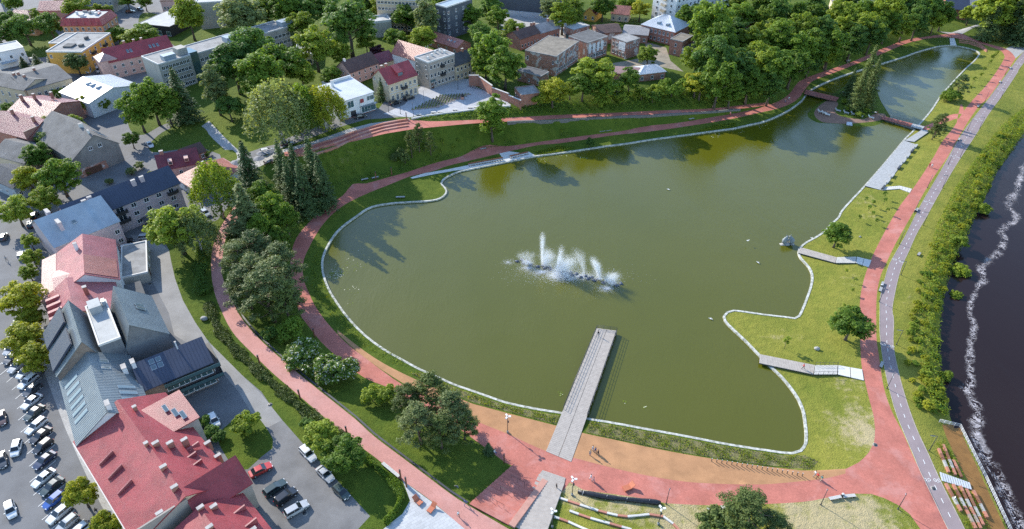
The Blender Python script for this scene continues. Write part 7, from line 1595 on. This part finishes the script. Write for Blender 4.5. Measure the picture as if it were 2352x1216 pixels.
for x, y, r_, n in ((770,632,2.4,130),(1287,905,.7,14),(1434,924,.5,9),(1482,935,.5,9),(1245,366,2.2,60),(1290,358,2.2,50),(1340,363,1.3,24),(800,600,6,60),(790,680,5,26),(1750,290,3,40),(1700,300,2,20),(1640,312,3,30)):
    c = PZ(x, y, 0)
    for k in range(n): a = frng.uniform(0, 2*PI); d_ = r_*math.sqrt(frng.uniform()); lp.append((c.x+math.cos(a)*d_, c.y+math.sin(a)*d_, .03))
lp = np.array(lp); o = obj('water_lily_pads', leaf_mesh('water_lily_pads', lp, np.tile([0, 0, 1.0], (len(lp), 1)), .17, ['leaf_light', 'blossom'], (frng.uniform(size=len(lp)) < .3).astype(int), frng, .85)); o['kind'] = 'stuff'; o['label'] = 'floating lily pads and petals on the pond'
# foam streak on the river
m_, nt_, out_ = nodes_of('river_foam'); p_ = pos(nt_)
uv_ = N(nt_, 'ShaderNodeAttribute', attribute_name='edge').outputs['Fac']
wv = N(nt_, 'ShaderNodeTexNoise'); wv.inputs['Scale'].default_value = .5; wv.inputs['Detail'].default_value = 3; nt_.links.new(p_, wv.inputs['Vector'])
dv = N(nt_, 'ShaderNodeVectorMath', operation='MULTIPLY_ADD'); nt_.links.new(wv.outputs['Color'], dv.inputs[0]); dv.inputs[1].default_value = (5.5, 5.5, 0); nt_.links.new(p_, dv.inputs[2])
n1 = noise(nt_, .6, 3, .5, dv.outputs[0], 1.4)
rg1 = mth(nt_, 'SUBTRACT', 1.0, mth(nt_, 'MULTIPLY', mth(nt_, 'ABSOLUTE', mth(nt_, 'SUBTRACT', n1, .5)), 15.0), True)
n2 = mapr(nt_, noise(nt_, .35, 3, .5, dv.outputs[0], .8), .52, .8)
al = mth(nt_, 'MULTIPLY', mth(nt_, 'MAXIMUM', rg1, mth(nt_, 'MULTIPLY', n2, .75)), mapr(nt_, mth(nt_, 'ADD', uv_, mth(nt_, 'MULTIPLY', mth(nt_, 'SUBTRACT', noise(nt_, .3, 3, .5, p_), .5), 1.6)), .3, 1.0), True)
bs_ = N(nt_, 'ShaderNodeBsdfPrincipled'); bs_.inputs['Base Color'].default_value = (.50, .46, .46, 1); bs_.inputs['Roughness'].default_value = .8
tp_ = N(nt_, 'ShaderNodeBsdfTransparent'); mx_ = N(nt_, 'ShaderNodeMixShader'); nt_.links.new(al, mx_.inputs[0]); nt_.links.new(tp_.outputs[0], mx_.inputs[1]); nt_.links.new(bs_.outputs[0], mx_.inputs[2]); nt_.links.new(mx_.outputs[0], out_.inputs['Surface'])
FO = [((2380,360),5),((2352,392),5),((2335,440),5),((2318,470),4),((2332,500),4),((2302,528),5),((2308,552),5),((2285,585),5),((2255,612),4),((2258,640),4),((2240,672),4),((2228,712),4.5),((2236,750),5),((2230,790),4),((2228,830),2.5),((2230,872),2.5),((2224,905),3),((2240,935),3),((2246,965),3),((2246,1000),3.5),((2262,1040),4.5),((2285,1080),5.5),((2300,1115),5.5),((2318,1160),5),((2345,1215),5.5),((2375,1270),6)]
cw = catmull([PZ(*a_[0], -.58) for a_ in FO], 1.0); vs, fs, ed = [], [], []
for i, q in enumerate(cw):
    d_ = (cw[min(i+1, len(cw)-1)]-cw[max(i-1, 0)]).normalized(); f_ = i/(len(cw)-1)*(len(FO)-1); k = min(int(f_), len(FO)-2); w_ = .5*(FO[k][1]*(1-(f_-k))+FO[k+1][1]*(f_-k))
    for j in range(5): u_ = j/2-1; vs.append((q.x-d_.y*u_*w_, q.y+d_.x*u_*w_, -.585)); ed.append(1-abs(u_))
    if i:
        for j in range(4): a_ = (i-1)*5+j; fs.append((a_, a_+5, a_+6, a_+1))
me = bpy.data.meshes.new('river_foam'); me.from_pydata(vs, [], fs); me.materials.append(MATS['river_foam']); at = me.attributes.new('edge', 'FLOAT', 'POINT'); at.data.foreach_set('value', ed)
o = obj('river_foam', me); o['kind'] = 'stuff'; o['label'] = 'winding streak of white foam on the dark river'
# painted markings: dashes and cycle symbols lie on the cycle path, bay lines and zebra on the street
def flat_quad(pts4, up): return MB().add([G(p.x, p.y, up) for p in pts4], [(0, 1, 2, 3)])
cp = bpy.data.objects['cycle_path']; ts = bpy.data.objects['town_street']
mid_ = [lerp2(a_, b_, .5) for a_, b_ in zip([(p.x, p.y) for p in catmull(W(BIKE_W), 2)][::1], [(p.x, p.y) for p in catmull(W(BIKE_W), 2)])]
wl = catmull(W(BIKE_W), 1.0); el = catmull(W(BIKE_E), 1.0)
def near_(lst, q): return min(lst, key=lambda r_: (r_-q).length_squared)
cen = [(q+near_(el, q))*.5 for q in wl]; acc = 0.0; on = True; i = 0; dist = [0.0]
for a_, b_ in zip(cen, cen[1:]): dist.append(dist[-1]+(b_-a_).length)
def at_(s):
    k = min(max(int(np.searchsorted(dist, s))-1, 0), len(cen)-2); f_ = (s-dist[k])/max(1e-6, dist[k+1]-dist[k]); return cen[k].lerp(cen[k+1], f_), (cen[k+1]-cen[k]).normalized()
s = 2.0; k = 0
while s < dist[-1]-3:
    (p0, d0), (p1, d1) = at_(s), at_(s+1.1); n0 = Vector((-d0.y, d0.x))*.075; n1_ = Vector((-d1.y, d1.x))*.075
    flat_quad([p0-n0, p1-n1_, p1+n1_, p0+n0][::-1], .035).build('lane_dash', MATS['white_paint'], cp)
    k += 1
    if k % 13 == 6:
        for sd_ in (-1, 1):
            pc, dc = at_(s+1.9); nc = Vector((-dc.y, dc.x)); o2 = pc+nc*sd_*.95; mb = MB()
            def W2(u_, v_): q_ = o2+dc*u_+nc*v_; return G(q_.x, q_.y, .035)
            for cx_ in (-.38, .38):
                for j in range(10):
                    a0, a1 = j*PI/5, (j+1)*PI/5; mb.add([W2(math.cos(a_)*r_*1.3, cx_+math.sin(a_)*r_) for a_, r_ in ((a0, .2), (a1, .2), (a1, .3), (a0, .3))], [(0, 1, 2, 3)])
            mb.add([W2(0, -.38), W2(.08, -.38), W2(.58, -.08), W2(.5, -.08)], [(0, 1, 2, 3)]); mb.add([W2(0, .38), W2(.08, .38), W2(.75, .15), W2(.68, .15)], [(0, 1, 2, 3)]); mb.add([W2(.5, -.2), W2(.58, -.2), W2(.58, .25), W2(.5, .25)], [(0, 1, 2, 3)])
            mb.build('cycle_symbol', MATS['white_paint'], cp)
    s += 3.1
for i in range(len(DIAG)-1):
    x = (DIAG[i][0]+DIAG[i+1][0])/2; y = (DIAG[i][1]+DIAG[i+1][1])/2; a_, b_ = P(x+26, y-20).xy, P(x-34, y+30).xy; n_ = Vector((-(b_-a_).y, (b_-a_).x)).normalized()*.07
    flat_quad([a_-n_, b_-n_, b_+n_, a_+n_], .03).build('bay_line', MATS['white_paint'], ts)
for i in range(7):
    a_, b_ = P(8+i*5.5, 782-i*11).xy, P(28+i*5, 770-i*10).xy; d_ = (b_-a_).normalized(); n_ = Vector((-d_.y, d_.x))*.25; flat_quad([a_-n_, b_-n_, b_+n_, a_+n_], .03).build('zebra_stripe', MATS['white_paint'], ts)
# kerb of the street pavement, manhole covers
for x, y in ((345,653),(2010,1022) ,(1047,1120),(2144,1122),(700,1180),(620,930)):
    p = P(x, y); t = thing('manhole_cover', {345: 'round manhole cover in the back lane', 2010: 'dark manhole cover in the red path bend', 1047: 'manhole cover on the upper red path', 2144: 'rusty manhole cover on the cycle path', 700: 'manhole cover in the parking lot', 620: 'manhole cover near the lawn island'}[x], 'manhole cover', p); MB().tube([(0, 0, -.05), (0, 0, .03)], .42, 14).build('lid', MATS['steel_dark'], t); MB().tube([(0, 0, -.05), (0, 0, .02)], .52, 14).build('frame', MATS['stone'], t)
# planter rows and statue on the square
for i in range(9):
    a_, b_ = P(950-8+i*15, 257-i*4.2), P(1048+i*5.5, 243-i*3.2); a_ = P(945+i*8, 253-i*4.0); b_ = P(1010+i*9, 247-i*3.6); d_ = b_-a_; t = thing('planter_strip', 'low slatted planter strip with sparse plants on the town square', 'planter', a_, math.atan2(d_.y, d_.x), 'planter strips on the square'); Lp = d_.length
    MB().box(0, -.12, -.02, Lp, .12, .3).build('kerb', MATS['deck_brown'], t)
    mb = MB()
    for k in range(int(Lp/1.1)): mb.blob((.4+k*1.1, .05, .42), (.3, .25, .25), k+i*20, 1, .3)
    mb.build('plants', MATS['leaf_mid'], t)
t = thing('dark_statue', 'dark seated statue on a pink plinth at the square', 'statue', P(1062, 228)); MB().cbox(0, 0, .5, 1.2, 1.2, 1.0).build('plinth', MATS['pink_slab'], t); mb = MB().blob((0, 0, 1.5), (.45, .4, .6), 2, 2, .1).blob((.05, 0, 2.25), (.2, .2, .24), 3, 2, .05); mb.tube([(.1, .3, 1.8), (.5, .35, 1.4), (.6, .1, 1.2)], .12, 6).tube([(.2, .15, 1.2), (.65, .2, 1.15), (.68, .2, .6)], .15, 6).tube([(.2, -.15, 1.2), (.65, -.2, 1.15), (.68, -.2, .6)], .15, 6); mb.build('figure', MATS['tarp_black'], t)
for x, y, l in ((962,265,'pale slab seat at the square edge by the red totem'), (996,260,'pale slab seat in the pair at the square edge'), (1011,259,'second pale slab seat in the pair at the square edge'), (1045,254,'pale slab seat in the middle of the square edge'), (1080,249,'pale slab seat at the square edge by the lone tree'), (1094,248,'last pale slab seat at the square edge')):
    t = thing('slab_seat', l, 'seat', P(x, y)); MB().cbox(0, 0, .42, 1.9, .8, .14).build('seat', MATS['white_block'], t); MB().cbox(-.6, 0, .17, .2, .6, .36).build('leg', MATS['steel_dark'], t); MB().cbox(.6, 0, .17, .2, .6, .36).build('leg', MATS['steel_dark'], t)
# boulders
for x, y, r_, l in ((470,735,.9,'dark boulder on the grass beside the back lane'), (1876,803,.7,'pale boulder on the headland lawn'), (1975,545,.35,'small stone by the round tree')):
    t = tag(MB().blob((0, 0, r_*.45), (r_, r_*.8, r_*.75), x, 2, .12).build('boulder', MATS['stone'], None, P(x, y)), l, 'boulder')
